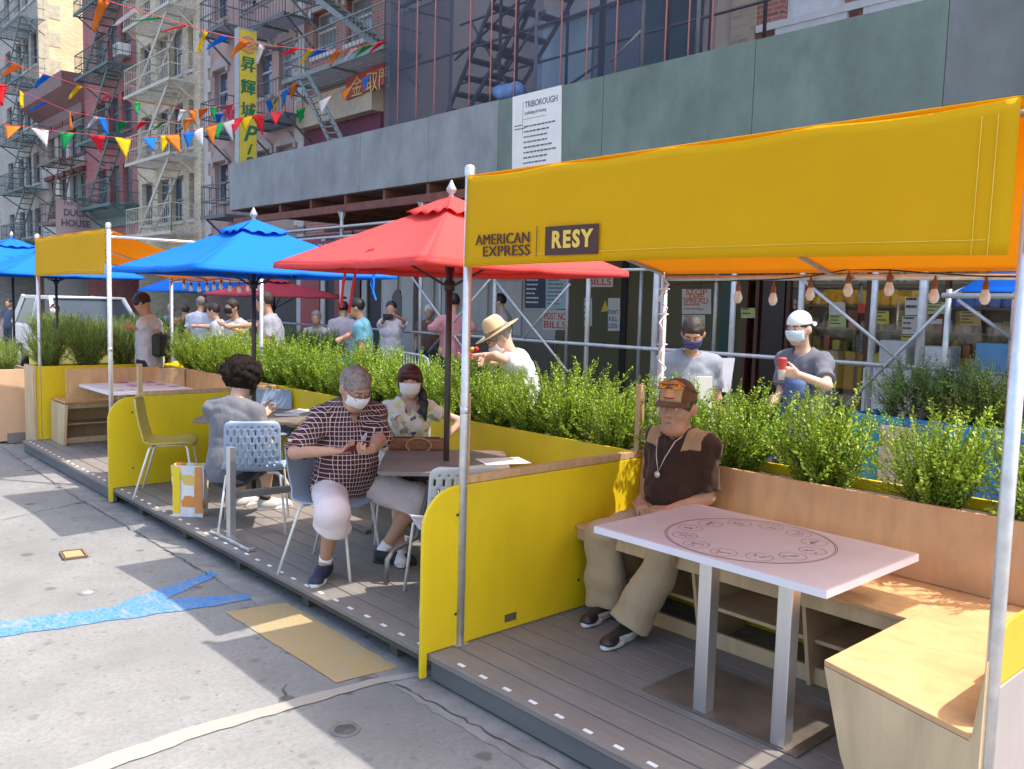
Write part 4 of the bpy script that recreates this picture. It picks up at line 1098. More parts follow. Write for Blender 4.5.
# ---------------------------------------------------------------- shrubs
def leaf_mat(name, c1, c2, c3):
    m, nt, b = newmat(name)
    g = nt.nodes.new('ShaderNodeNewGeometry')
    c = ramp(nt, g.outputs['Random Per Island'], [(0, c1), (.5, c2), (1, c3)])
    oi = nt.nodes.new('ShaderNodeObjectInfo'); c = mixc(nt, ramp(nt, oi.outputs['Random'], [(0, 0.), (1, .35)]), c, (c3[0], c3[1], c3[2]*.6)); c = mixc(nt, ramp(nt, noise(nt, 5, 2), [(.4, 0.), (.7, .45)]), c, (c2[0]*1.2, c2[1]*.85, c2[2]))
    nt.links.new(c, b.inputs['Base Color']); b.inputs['Roughness'].default_value = .42; b.inputs['Specular IOR Level'].default_value = .45
    t = nt.nodes.new('ShaderNodeBsdfTranslucent'); 
    nt.links.new(mixc(nt, .5, c, (.25, .42, .02)), t.inputs['Color'])
    mx = nt.nodes.new('ShaderNodeMixShader'); mx.inputs[0].default_value = .33
    nt.links.new(b.outputs[0], mx.inputs[1]); nt.links.new(t.outputs[0], mx.inputs[2]); nt.links.new(mx.outputs[0], nt.nodes['Material Output'].inputs[0])
    return m
LEAF = leaf_mat('boxwood leaf', (.095, .235, .012), (.23, .42, .02), (.42, .55, .05))
LEAFD = leaf_mat('dark leaf', (.05, .12, .025), (.095, .20, .04), (.17, .29, .06))
LEAFF = leaf_mat('feathery leaf', (.11, .215, .03), (.21, .34, .05), (.34, .45, .09))
TWIG = mat('twig', (.12, .085, .05), .85, .3)
def shrub_mesh(seed, nst=120, H=.5, spread=.95, leaf=.017, gap=.015, narrow=.55, fill=.0):
    """returns leaf builder and twig builder, base at the origin"""
    rr = np.random.default_rng(seed); L = MB(); T = MB()
    for s_ in range(nst):
        az = rr.uniform(0, 2*math.pi); el = spread*math.sqrt(rr.uniform(0, 1))
        d = nv(math.sin(el)*math.cos(az), math.sin(el)*math.sin(az), math.cos(el))
        ln = H*rr.uniform(.5, 1.2)*(1-.22*(el/1.0)**2)
        p = nv(rr.normal()*.035, rr.normal()*.035, 0); pts = [p]; st = .03; q = p; dd = d
        while np.linalg.norm(q-p) < ln and len(pts) < 40:
            dd = unit(dd+rr.normal(size=3)*.10+nv(0, 0, .035)); q = q+dd*st; pts.append(q)
        T.tube(pts, [.0035*(1-.7*i/len(pts)) for i in range(len(pts))], 3, caps=False)
        k = 0; acc = .25*ln*rr.uniform(.3, 1); tot = (len(pts)-1)*st
        while acc < tot:
            i = min(len(pts)-2, int(acc/st)); f = acc/st-i; c = pts[i]*(1-f)+pts[i+1]*f; t_ = unit(pts[i+1]-pts[i])
            a = unit(np.cross(t_, rr.normal(size=3))); 
            for sg in (1, -1):
                o = unit(a*sg+t_*.75+rr.normal(size=3)*.2); n = unit(np.cross(o, np.cross(t_, o))+rr.normal(size=3)*.35); sd_ = unit(np.cross(o, n))
                l = leaf*rr.uniform(.75, 1.3)*(1 if acc < tot*.9 else .7); wd = l*narrow*.5
                b0 = c+o*.002; n2 = np.cross(sd_, o)
                L.add([b0, b0+o*l*.5+sd_*wd-n2*l*.06, b0+o*l, b0+o*l*.5-sd_*wd-n2*l*.06, b0+o*l*.5+n2*l*.05], [(0, 1, 4), (1, 2, 4), (2, 3, 4), (3, 0, 4)])
            acc += gap*rr.uniform(.8, 1.2)
    return L, T
def shrub_proto(name, seed, m, **k):
    L, T = shrub_mesh(seed, **k); t = thing(name, None, 'shrub')
    L.build('foliage', m, t); T.build('twigs', TWIG, t)
    return t
protos = [shrub_proto('boxwood_shrub', 20+i, LEAF, nst=150, H=.52, spread=.86, leaf=.0245, gap=.0155, narrow=.62) for i in range(4)]
used = set()
def place(pr, label, x, y, z, s=1, rz=None, group=None, sz=None):
    if pr.name not in used: o = pr; used.add(pr.name)
    else: o = copy_tree(pr)
    o.location = (x, y, z); o.rotation_euler.z = random.uniform(0, 6.28) if rz is None else rz; o.scale = (s, s, sz or s)
    tag(o, label, 'shrub', group)
    return o
ORD = ['first', 'second', 'third', 'fourth', 'fifth', 'sixth', 'seventh', 'eighth', 'ninth', 'tenth', 'eleventh', 'twelfth']
near = [(1.20, 'round leafy shrub behind the bench end next to the right front post', .95), (1.64, 'round leafy shrub standing before the tall beige board', .94), (2.22, 'bushy green shrub in the near planter left of the blue planter', 1.0), (2.74, 'green shrub close behind the right shoulder of the capped man', .94),
        (3.16, 'green shrub behind the pine post left of the capped man', .95)]
for i, (y, lab, s) in enumerate(near): place(protos[i % 4], lab, 4.215, y, .90, s, group='shrubs in the yellow planters')
ys = np.linspace(3.62, 7.6, 11)
for i, y in enumerate(ys):
    place(protos[(i+1) % 4], 'green shrub behind the umbrella tables, %s counted from the capped man' % ORD[i], 4.215+random.uniform(-.03, .03), y+random.uniform(-.05, .05), .90, random.uniform(.84, 1.08), group='shrubs in the yellow planters')
ys = np.linspace(8.1, 10.5, 6)
for i, y in enumerate(ys):
    place(protos[(i+2) % 4], 'green shrub behind the far booth, %s counted from the blue umbrella' % ORD[i], 4.215, y, .90, random.uniform(.9, 1.05), group='shrubs in the yellow planters')
fl = [shrub_proto('feathery_shrub', 50+i, LEAFF, nst=170, H=.52, spread=.75, leaf=.03, gap=.019, narrow=.28) for i in range(2)]
for i, x in enumerate((2.78, 3.2, 3.62, 4.05)):
    place(fl[i % 2], 'feathery shrub in the far corner planter, %s from the street edge' % ORD[i], x, 11.16, .93, 1.0+.05*(i % 2), group='shrubs in the far corner planter')

# ---------------------------------------------------------------- small things on the terrace
t = thing('shopping_bag', 'printed paper shopping bag standing by the olive chair', 'bag', (2.62, 6.59, DZ))
def bagm():
    m, nt, b = newmat('printed bag')
    tc = nt.nodes.new('ShaderNodeTexCoord'); vo = nt.nodes.new('ShaderNodeTexVoronoi'); vo.inputs['Scale'].default_value = 13; vo.distance = 'CHEBYCHEV'
    nt.links.new(tc.outputs['Object'], vo.inputs['Vector']); sp = nt.nodes.new('ShaderNodeSeparateColor'); nt.links.new(vo.outputs['Color'], sp.inputs[0])
    c = ramp(nt, sp.outputs[0], [(0, (.62, .63, .66)), (.35, (.70, .70, .72)), (.5, (.55, .55, .16)), (.64, (.62, .24, .05)), (.78, (.05, .07, .10)), (.84, (.66, .48, .12)), (.93, (.22, .42, .55))], 'CONSTANT')
    nt.links.new(c, b.inputs['Base Color']); b.inputs['Roughness'].default_value = .35; bump(nt, b, noise(nt, 18, 3), .4, .01)
    return m
BAGM = bagm()
u = nv(.743, -.669, 0); v_ = nv(.669, .743, 0); c = nv(2.62, 6.59, DZ)
mb = MB(); w_, d_, h_ = .115, .06, .40
B0 = [c+u*a*w_+v_*b*d_ for a, b in ((-1, -1), (1, -1), (1, 1), (-1, 1))]; B1 = [p+nv(0, 0, h_)+u*(.014 if i in (1, 2) else -.012) for i, p in enumerate(B0)]
M0 = [(a+b)/2 for a, b in zip(B0, B1)]
mid = [M0[0]+v_*.012, M0[1]+v_*.006, M0[2]-v_*.015, M0[3]-v_*.01]
vs = B0+mid+B1
mb.add(vs, [(0, 3, 2, 1)]+[(i, (i+1) % 4, 4+(i+1) % 4, 4+i) for i in range(4)]+[(4+i, 4+(i+1) % 4, 8+(i+1) % 4, 8+i) for i in range(4)]); mb.build('bag_body', BAGM, t, solid=.002)
for q, off in ((YEL, -.085), (mat('orange print', (.62, .25, .07), .5, .1), .085)):
    mb = MB(); e = c+u*off*1.0-v_*(d_+.004); mb.obox(e+nv(0, 0, .21), u*.028, v_*.0012, nv(.0, .0, .18)); mb.build('printed_panel', q, t)
# wicker handbag on the table
t = thing('handbag', 'woven brown handbag with ring handles in front of the woman', 'handbag', (3.17, 4.6, .836))
WICK = mat('woven cane', (.30, .13, .055), .7, .35, 60, bmp=.6)
bc = onz(416, 449, .836); u = nv(.78, -.62, 0); v_ = nv(.62, .78, 0)
mb = MB(); mb.prism([bc-u*.19-v_*.05, bc+u*.21-v_*.05, bc+u*.19+v_*.05, bc-u*.17+v_*.05], (0, 0, .075)); mb.build('bag_body', WICK, t, bevel=.012)
mb = MB()
for q in (-1,): mb.tube([bc-v_*.062+u*(.02+.085*math.cos(a))+nv(0, 0, .035+.05*math.sin(a)) for a in np.linspace(0, 2*math.pi, 21)], .006, 6)
mb.build('ring_handle', mat('pale cane', (.45, .27, .12), .6, .15), t)
mb = MB(); mb.obox(bc+nv(0, 0, .077), u*.16, v_*.02, nv(0, 0, .006)); mb.build('zip_band', DARKM, t)
# papers, phones and a painted sun patch
mb = MB(); q = onz(300, 411, .8375); mb.obox(q, unit(nv(.8, .5, 0))*.14, unit(nv(-.5, .8, 0))*.09, nv(0, 0, .0012)); tag(mb.build('menu_or_sun_sheet', PAPER), 'white menu sheet lying on the papers table', 'paper')
mb = MB(); q = onz(287, 415, .8375)+nv(0, 0, .003); mb.obox(q, unit(nv(.9, -.3, 0))*.10, unit(nv(.3, .9, 0))*.07, nv(0, 0, .0012)); tag(mb.build('menu_or_sun_sheet', mat('grey paper', (.55, .55, .58), .6, .1)), 'greyish leaflet near the edge of the papers table', 'paper')
mb = MB(); q = onz(503, 461, .8375); mb.obox(q, unit(nv(.8, -.3, 0))*.15, unit(nv(.3, .8, 0))*.11, nv(0, 0, .0012)); tag(mb.build('menu_or_sun_sheet', PAPER), 'painted white patch of sun on the table beside the rounded partition', 'paper')  # thin white sheet stands for the sunlit part of the tabletop
# ---------------------------------------------------------------- people at the tables
SK1 = skin_mat('warm skin', (.50, .29, .19)); SK2 = skin_mat('light skin', (.60, .40, .30)); SK3 = skin_mat('tan skin', (.46, .26, .16))
MASKW = mat('white mask cloth', (.78, .78, .77), .8, .04, 20, bmp=.2)
MASKB = mat('pale blue mask cloth', (.55, .68, .76), .8, .05, 20, bmp=.2)
RUBW = mat('white shoe rubber', (.68, .67, .64), .5, .05); RUBB = mat('black shoe rubber', (.03, .03, .035), .5, .1)
def fold_hand(d, pn, curl=.5, spread=.05, tc=.5): return dict(d=nv(*d), pn=nv(*pn), curl=curl, spread=spread, tc=tc)
def to(a, b): return unit(np.asarray(b)-np.asarray(a))
AZ = .085
# --- man in the cap
ra = onz(607, 616, DZ)+nv(0, 0, AZ); la = onz(630, 638, DZ)+nv(0, 0, AZ)
rtd = to(onz(618, 612, DZ), onz(576, 634, DZ)); ltd = to(onz(640, 633, DZ), onz(599, 653, DZ))
M = person('seated man in a brown cap and dark brown polo behind the pink table', (3.85, 2.875, .695), (-1, .02), head_f=(-.965, -.22, -.08), lean=-.04, H=1.64, w=1.10, belly=.055,
    rh=(3.66, 2.99, .775), lh=(3.65, 2.78, .775), re=(1, .35, -.45), le=(1, -.5, -.45), rf=ra, lf=la, rt=rtd, lt=ltd, rk=(-.6, .12, .8), lk=(-.5, -.6, .75), skin=SK3, res=.0065, neck=.165, fat=.012, hs=1.13,
    hand_r=fold_hand((-.55, -.7, -.1), (.2, 0, -1), .5), hand_l=fold_hand((-.45, .75, -.05), (.2, 0, -1), .4))
eyes(M['o'], M['g'], M['A'], M['hs'], SK3); lips(M['o'], M['g'], M['A'], M['hs'], mat('lip skin', (.34, .15, .11), .5))
POLO = cloth_mat('dark brown polo cloth', (.040, .018, .010), .2, fold=11); YOKE = cloth_mat('tan yoke cloth', (.38, .24, .12), .1)
def polo_cf(c):
    d = c-M['nb']; s_ = d@M['R']; z = d@M['up']
    return ((z > -.066-.25*(.14-np.abs(s_))*(np.abs(s_) < .14)) & (np.abs(s_) > .085) & (np.abs(s_) < .19) & (d@M['f'] < .12)).astype(int)
shirt(M, None, .86, .015, hem=-.05, amp=.005, freq=19, neck=.066, neckv=.05, loose=.01, mats=[POLO, YOKE], colorfn=polo_cf)
KHAKI = cloth_mat('khaki trouser cloth', (.44, .34, .21), .08, fold=9, bmp=.7)
trousers(M, KHAKI, 1.99, .014, .028, amp=.009, freq=22, flare=.042, top=.09)
SHB = mat('black leather', (.03, .026, .025), .4, .2); SHW = mat('white leather', (.66, .65, .62), .4, .05)
def shoecf(J, s_):
    def cf(c):
        d = c-J['an'+s_]; t_ = J['toe'+s_]; return ((d[:, 2] < -.026-.02*((d@t_)-.05)) & ((d@t_) < .15)).astype(int)
    return cf
for s_ in 'lr': shoe(M, s_, None, RUBW, mats=[SHB, SHW], cf=shoecf(M, s_), L=.325, name='sneaker')
hair(M, mat('short dark hair', (.05, .04, .035), .8, .3), 'short', seed=2)
CAPB = cloth_mat('brown cap cloth', (.13, .062, .022), .12, fold=6); CAPF = cloth_mat('tan cap front', (.46, .30, .15), .1, fold=6)
def capcf(c):
    g, A = M['g'], M['A']; d = c-g(0, 0, .045); return ((d@A[1] > .03) & (np.abs(d@A[0]) < .062)).astype(int)
co = cap(M, [CAPB, CAPF], cf=capcf, tall=1.12, brimlen=.078)
g, A = M['g'], M['A']
mb = MB(); mb.ball(g(0, .094, .085), .03, 14, 0, (1, 1, 1)); 
mb = MB(); 
def patch(a, b): return g((a-.5)*.074, .0985-.030*((a-.5)*2)**2-.012*b-.012*b*b, .062+b*.044)
mb.grid(patch, 10, 6); mb.build('cap_patch', mat('orange patch', (.62, .30, .13), .7, .1), co, solid=.004)
mb = MB(); mb.tube([patch(a, b)+A[1]*.003 for a, b in [(i/8, 0) for i in range(9)]+[(1, i/4) for i in range(1, 5)]+[(1-i/8, 1) for i in range(1, 9)]+[(0, 1-i/4) for i in range(1, 5)]], .0032, 6); mb.build('patch_border', mat('dark red trim', (.12, .01, .008), .6), co)
# sunglasses pushed up on the cap
t = thing('sunglasses', 'orange mirrored sunglasses pushed up on the brown cap', 'sunglasses', g(0, .09, .12))
for q in (-1, 1):
    mb = MB(); cc = g(q*.034, .089-.008, .122); 
    mb.lathe([(.0, .004), (.02, .003), (.026, -.001), (.024, -.004)], cc, 14, axis=unit(A[1]*.75+A[2]*.65)); mb.build('lens', mat('orange mirror', (.75, .30, .02), .12, .1, metal=.5), t)
mb = MB(); mb.tube([g(-.06, .065, .118), g(-.034, .090, .128), g(0, .097, .124), g(.034, .090, .128), g(.06, .065, .118)], .003, 6)
for q in (-1, 1): mb.tube([g(q*.06, .065, .118), g(q*.088, .02, .09), g(q*.09, -.05, .075)], .0025, 6)
mb.build('frame', mat('dark frame', (.03, .02, .02), .3), t)
# pendant chain
nb = M['nb']; f, up, R = M['f'], M['up'], M['R']
fr = lambda x, z: nb+R*x+up*z+f*(.156+.028*(-z/.2)-1.2*x*x)
mb = MB(); pts = [nb+R*-.07+up*.02+f*.03, fr(-.062, -.03)-f*.02, fr(-.03, -.12), fr(0, -.20), fr(.03, -.12), fr(.062, -.03)-f*.02, nb+R*.07+up*.02+f*.03]
mb.tube(pts, .0026, 6); neck_ = mb.build('neck_chain', mat('silver chain', (.6, .56, .5), .35, .2, metal=.7), M['o'])
mb = MB(); mb.lathe([(.0, .006), (.016, .005), (.019, 0), (.016, -.004)], fr(0, -.215)+f*.004, 16, axis=f); mb.build('pendant', mat('silver medal', (.6, .56, .48), .35, .1, metal=.5), neck_)
mb = MB(); mb.tube([nb+R*x+up*(-.012-.035*math.cos(x/.07*1.5))+f*(.06+.042*math.cos(x/.07*1.5)) for x in np.linspace(-.068, .068, 11)], .0045, 6); mb.build('collar_trim', mat('pale cloth trim', (.6, .55, .48), .8), M['o'])

# --- man in the plaid shirt
fa = onz(325, 577, DZ)+nv(0, 0, AZ); fb = onz(383, 563, DZ)+nv(0, 0, AZ)
# facing the camera and slightly to the right; his right leg is on the left of the picture
B = person('grey haired man in a red plaid shirt and pale shorts looking at his phone', (2.885, 4.775, .675), (-.10, -1), head_f=(-.02, -.88, -.48), lean=.14, H=1.72, w=1.13, belly=.05,
    rh=at(333, 451, 5.13), lh=at(372, 450, 5.10), re=(-.8, .25, -.5), le=(.85, .25, -.5), rf=fa, lf=fb, rt=to(onz(332, 572, DZ), onz(314, 590, DZ)), lt=unit(nv(.65, -.75, 0)), rk=(-.45, -1, .6), lk=(.8, -.7, .6), skin=SK1, res=.0075, neck=.165, fat=.008, hs=1.05,
    hand_r=fold_hand(unit(nv(.75, -.25, -.0)), unit(nv(.3, -.15, .95)), .75, .03, .8), hand_l=fold_hand(unit(nv(-.8, -.3, .0)), unit(nv(-.3, -.15, .95)), .75, .03, .8))
eyes(B['o'], B['g'], B['A'], B['hs'], SK1, brow=(.2, .18, .16))
def plaid():
    m, nt, b = newmat('red plaid cloth')
    tc = nt.nodes.new('ShaderNodeTexCoord'); mp = nt.nodes.new('ShaderNodeMapping'); mp.inputs['Rotation'].default_value = (0, 0, math.radians(6)); nt.links.new(tc.outputs['Object'], mp.inputs[0])
    nzd = nt.nodes.new('ShaderNodeTexNoise'); nzd.inputs['Scale'].default_value = 7; nt.links.new(mp.outputs[0], nzd.inputs['Vector'])
    ad = nt.nodes.new('ShaderNodeVectorMath'); ad.operation = 'MULTIPLY_ADD'; nt.links.new(nzd.outputs['Color'], ad.inputs[0]); ad.inputs[1].default_value = (.012, .012, .012); nt.links.new(mp.outputs[0], ad.inputs[2])
    sp = nt.nodes.new('ShaderNodeSeparateXYZ'); nt.links.new(ad.outputs[0], sp.inputs[0])
    def line(sock, per, wd, ph=0):
        a = nt.nodes.new('ShaderNodeMath'); a.operation = 'MULTIPLY_ADD'; a.inputs[1].default_value = 1/per; a.inputs[2].default_value = ph; nt.links.new(sock, a.inputs[0])
        f_ = nt.nodes.new('ShaderNodeMath'); f_.operation = 'FRACT'; nt.links.new(a.outputs[0], f_.inputs[0])
        return ramp(nt, f_.outputs[0], [(0, 1.), (wd, 1.), (wd+.03, 0.), (.98, 0.)])
    def mx(a, b_, op='MAXIMUM'):
        n = nt.nodes.new('ShaderNodeMath'); n.operation = op; nt.links.new(a, n.inputs[0]); nt.links.new(b_, n.inputs[1]); return n.outputs[0]
    sxy = nt.nodes.new('ShaderNodeMath'); sxy.operation = 'MULTIPLY_ADD'; nt.links.new(sp.outputs[1], sxy.inputs[0]); sxy.inputs[1].default_value = .55; nt.links.new(sp.outputs[0], sxy.inputs[2])
    at2 = nt.nodes.new('ShaderNodeMath'); at2.operation = 'ARCTAN2'; sy = nt.nodes.new('ShaderNodeMath'); sy.operation = 'ADD'; sy.inputs[1].default_value = .07
    nt.links.new(sp.outputs[1], sy.inputs[0]); nt.links.new(sp.outputs[0], at2.inputs[0]); nt.links.new(sy.outputs[0], at2.inputs[1])
    a17 = nt.nodes.new('ShaderNodeMath'); a17.operation = 'MULTIPLY'; a17.inputs[1].default_value = .185; nt.links.new(at2.outputs[0], a17.inputs[0])
    ax_ = nt.nodes.new('ShaderNodeMath'); ax_.operation = 'ABSOLUTE'; nt.links.new(sp.outputs[0], ax_.inputs[0])
    gt = nt.nodes.new('ShaderNodeMath'); gt.operation = 'GREATER_THAN'; gt.inputs[1].default_value = .16; nt.links.new(ax_.outputs[0], gt.inputs[0])
    mf = nt.nodes.new('ShaderNodeMix'); nt.links.new(gt.outputs[0], mf.inputs[0]); nt.links.new(a17.outputs[0], mf.inputs[2]); nt.links.new(sxy.outputs[0], mf.inputs[3])
    X, Z = mf.outputs[0], sp.outputs[2]
    wl = mx(line(X, .029, .13), line(Z, .029, .13)); dk = mx(line(X, .029, .5, .32), line(Z, .029, .5, .32), 'MULTIPLY')
    c = mixc(nt, dk, (.062, .011, .014), (.010, .005, .007)); c = mixc(nt, wl, c, (.58, .48, .46))
    nt.links.new(c, b.inputs['Base Color']); b.inputs['Roughness'].default_value = .85
    bump(nt, b, noise(nt, 12, 3, .5, (1, 1, .45), dist=1.2), .5, .02)
    return m
PLAID = plaid()
shirt(B, PLAID, .92, .02, hem=-.10, amp=.006, freq=20, neck=.068, neckv=.11, loose=.02)
mb = MB(); nb, f, up, R = B['nb'], B['f'], B['up'], B['R']
for q in (-1, 1):
    mb.prism([nb+R*q*.012+f*.128-up*.085, nb+R*q*.082+f*.085-up*.045, nb+R*q*.078+f*.02+up*.035, nb+R*q*.05+f*.075+up*.03], f*.006+R*q*.004)
mb.build('collar', PLAID, B['o'], bevel=.003)
SHORT = cloth_mat('pale pink shorts cloth', (.70, .61, .61), .06, fold=9, bmp=.7)
trousers(B, SHORT, 1.22, .018, .034, amp=.007, freq=20, top=.07, flare=.035)
NAVY = mat('navy mesh shoe', (.018, .028, .06), .6, .3, 60, bmp=.4)
shoe(B, 'r', NAVY, RUBW, L=.29, name='sneaker'); shoe(B, 'l', mat('black mesh shoe', (.02, .022, .028), .6, .3, 60, bmp=.4), RUBB, L=.29, name='sneaker')
socks(B, WHITE, .06)
hair(B, mat('grey hair', (.27, .22, .19), .7, .45, 45, bmp=.7), 'short', amp=.004, freq=55, seed=5)
mask_obj(B['o'], B['g'], B['A'], B['hs'], MASKW, pleats=False)
g = B['g']
mb = MB()
for q in (-1, 1):
    mb.tube([g(q*.034+.022*math.cos(a), .104-.004*abs(math.cos(a)), .004+.015*math.sin(a)) for a in np.linspace(0, 2*math.pi, 15)], .0016, 5); mb.tube([g(q*.056, .098, .008), g(q*.082, .03, .02), g(q*.082, -.01, .02)], .0018, 5)
mb.tube([g(-.012, .106, .008), g(.012, .106, .008)], .0015, 5); tag(mb.build('glasses', mat('dark frame', (.03, .02, .02), .3)), 'thin dark glasses low on the face of the man in plaid', 'glasses')
pc = (B['wrl']+B['wrr'])/2+nv(.0, -.045, .022)
t = thing('phone', 'dark red phone held in both hands by the man in plaid', 'phone', pc)
px_, pn_ = unit(nv(.98, .05, .05)), unit(nv(0, -.25, .97)); py_ = np.cross(pn_, px_); py_ = unit(py_)
pn_ = unit(nv(.0, .55, .83)); px_ = unit(nv(1, .1, 0)); py_ = np.cross(pn_, px_)
mb = MB(); mb.obox(pc, px_*.074, py_*.037, pn_*.0048); mb.build('case', mat('red phone case', (.22, .015, .02), .35), t, bevel=.003)
mb = MB(); mb.obox(pc+pn_*.0052, px_*.069, py_*.033, pn_*.0005); mb.build('screen', mat('phone glass', (.01, .01, .012), .08), t)

# --- woman in the floral top
W = person('woman with red brown bangs and a ponytail in a pale floral top', (3.58, 5.05, .685), (-.52, -.85), head_f=(-.56, -.82, -.06), lean=.06, H=1.58, w=.95, belly=.02, female=True, chest=1,
    lh=(3.68, 4.80, .86), le=at(464, 421, 6.05)-at(428, 405, 6.05), rh=(3.36, 4.98, .80), re=(-.6, .5, -.6), rf=(3.22, 4.62, DZ+AZ), lf=(3.40, 4.40, DZ+AZ), rt=(-.5, -.85, 0), lt=(-.2, -.95, 0), skin=SK2, res=.0075, neck=.185, hs=.98)
eyes(W['o'], W['g'], W['A'], W['hs'], SK2, brow=(.05, .02, .015))
def floral():
    m, nt, b = newmat('floral cloth')
    tc = nt.nodes.new('ShaderNodeTexCoord'); nz = nt.nodes.new('ShaderNodeTexNoise'); nz.inputs['Scale'].default_value = 22; nt.links.new(tc.outputs['Object'], nz.inputs['Vector'])
    ad = nt.nodes.new('ShaderNodeVectorMath'); ad.operation = 'MULTIPLY_ADD'; nt.links.new(nz.outputs['Color'], ad.inputs[0]); ad.inputs[1].default_value = (.05, .05, .05); nt.links.new(tc.outputs['Object'], ad.inputs[2])
    vo = nt.nodes.new('ShaderNodeTexVoronoi'); vo.inputs['Scale'].default_value = 26; nt.links.new(ad.outputs[0], vo.inputs['Vector'])
    sp = nt.nodes.new('ShaderNodeSeparateColor'); nt.links.new(vo.outputs['Color'], sp.inputs[0])
    c = ramp(nt, sp.outputs[0], [(0, (.62, .62, .50)), (.38, (.52, .55, .36)), (.52, (.60, .56, .22)), (.62, (.64, .62, .56)), (.76, (.10, .07, .16)), (.83, (.38, .13, .10)), (.88, (.55, .34, .32)), (.93, (.28, .34, .22))], 'CONSTANT')
    nt.links.new(c, b.inputs['Base Color']); b.inputs['Roughness'].default_value = .8; bump(nt, b, noise(nt, 14, 3, dist=1), .4, .02)
    return m
FLO = floral()
shirt(W, FLO, .42, .016, hem=-.10, amp=.004, freq=24, neck=.07, neckv=.16, loose=.008, name='blouse')
trousers(W, cloth_mat('dark skirt cloth', (.05, .04, .04), .2), .72, .02, .03, name='shorts')
for s_ in 'lr': shoe(W, s_, mat('white canvas', (.7, .69, .66), .7), RUBW, name='sneaker')
HRED = mat('red brown hair', (.075, .016, .012), .42, .3, 40, stretch=(1, 1, .15), bmp=.4); HDK = mat('dark hair', (.018, .013, .012), .45, .3, 40, stretch=(1, 1, .15), bmp=.4)
ho = hair(W, HRED, 'bangs', amp=.0015)
g = W['g']
sd = SDF(); pp = [g(-.062, -.03, -.03), g(-.088, .0, -.085), g(-.10, .035, -.15), g(-.105, .06, -.21), g(-.115, .07, -.27)]
for a, b, r0, r1 in zip(pp[:-1], pp[1:], (.022, .03, .03, .022), (.03, .03, .022, .008)): sd.cone(a, b, r0, r1, .01)
sdf_obj(sd, 'ponytail', HDK, ho, .006, amp=.002, freq=60)
mask_obj(W['o'], W['g'], W['A'], W['hs'], MASKW)

# --- curly haired person
C = person('person with big curly dark hair in a grey T-shirt bent over the papers table', tuple(at(230, 469, 6.42)), (.80, .60), head_f=(.90, .22, -.36), lean=.16, H=1.74, w=.92,
    rh=at(256, 420, 6.5), lh=at(260, 416, 6.75), re=(.3, -.2, -.9), le=(-.5, .1, -.8), rf=(3.16, 6.42, DZ+AZ), lf=(3.02, 6.62, DZ+AZ), rt=(.9, -.1, 0), lt=(.8, .3, 0), skin=SK2, res=.0085, neck=.18, hs=1.03,
    hand_r=fold_hand((.6, .3, .55), (-.5, .7, 0), .6), hand_l=fold_hand((.7, .2, .4), (.2, -.7, .3), .6))
eyes(C['o'], C['g'], C['A'], C['hs'], SK2)
shirt(C, cloth_mat('grey T-shirt cloth', (.135, .138, .155), .08, fold=8, bmp=.7), .8, .016, hem=-.10, amp=.006, freq=17, loose=.018)
trousers(C, cloth_mat('dark shorts cloth', (.03, .032, .04), .2), 1.05, .02, .035, name='shorts')
for s_ in 'lr': shoe(C, s_, mat('pale grey shoe', (.55, .54, .53), .6, .1), RUBW, name='sneaker', L=.29)
socks(C, BLACK, .05)
hair(C, mat('curly dark hair', (.014, .008, .006), .85, .5, 70, bmp=.9, spec=.2), 'curly', res=.007, amp=.002, freq=90, seed=9)
mask_obj(C['o'], C['g'], C['A'], C['hs'], mat('black mask cloth', (.02, .02, .024), .8))
pc = C['wrr']+unit(nv(.6, .3, .55))*.13
t = thing('phone', 'dark phone held up by the curly haired person', 'phone', pc)
a_ = unit(nv(.6, .1, .6)); n_ = unit(nv(-.75, .35, .5)); n_ = unit(n_-a_*(n_@a_)); b_ = np.cross(n_, a_)
mb = MB(); mb.obox(pc, a_*.07, b_*.035, n_*.005); mb.build('case', BLACK, t, bevel=.003)
mb = MB(); mb.obox(pc+n_*.0054, a_*.065, b_*.031, n_*.0004); mb.build('screen', mat('phone glass', (.01, .01, .012), .08), t)
# ---------------------------------------------------------------- pavement shed with its green parapet
SX = 8.0
DARKWD = mat('dark red brown planks', (.10, .045, .03), .8, .3, 3, bmp=.2, stretch=(1, .2, 1))
def parapet_mat(name, col):
    return mat(name, col, .75, .22, 2.2, bmp=.25, detail=10, dirt=.4, dirtcol=tuple(c*.5 for c in col), stretch=(1, .9, .55))
PG = parapet_mat('green painted plywood', (.145, .195, .165)); PB = parapet_mat('grey painted plywood', (.235, .255, .262)); PD = parapet_mat('dark grey painted plywood', (.155, .175, .17))
shed = thing('sidewalk_shed', 'long scaffold shed with green and grey plywood parapet over the pavement', 'scaffold shed', (SX, 8, .14))
zt_, zb_ = 4.62, 3.66
seams = [17.88]
for px in (272, 360, 428): seams.append(onx(px, 170, SX)[1])
seams += [onx(560, 120, SX)[1]+1.2, onx(754, 80, SX)[1]+2.1, onx(754, 80, SX)[1], onx(947, 40, SX)[1], 1.0, -1.4, -3.8]
seams = sorted(set(round(float(s), 3) for s in seams), reverse=True)
for i, (a, b) in enumerate(zip(seams[:-1], seams[1:])):
    mb = MB(); mb.box(SX, SX+.018, b+.004, a-.004, zb_+random.uniform(-.006, .006), zt_+random.uniform(-.008, .008))
    mb.build('parapet_panel', PB if a > onx(430, 150, SX)[1] else (PG if b > onx(950, 40, SX)[1]-.05 else PD), shed)
mb = MB(); mb.box(SX+.019, SX+.06, 17.85, 17.87, zb_, zt_-.02); mb.box(SX+.06, 11.9, 17.86, 17.88, zb_, zt_); mb.build('end_parapet', PB, shed)
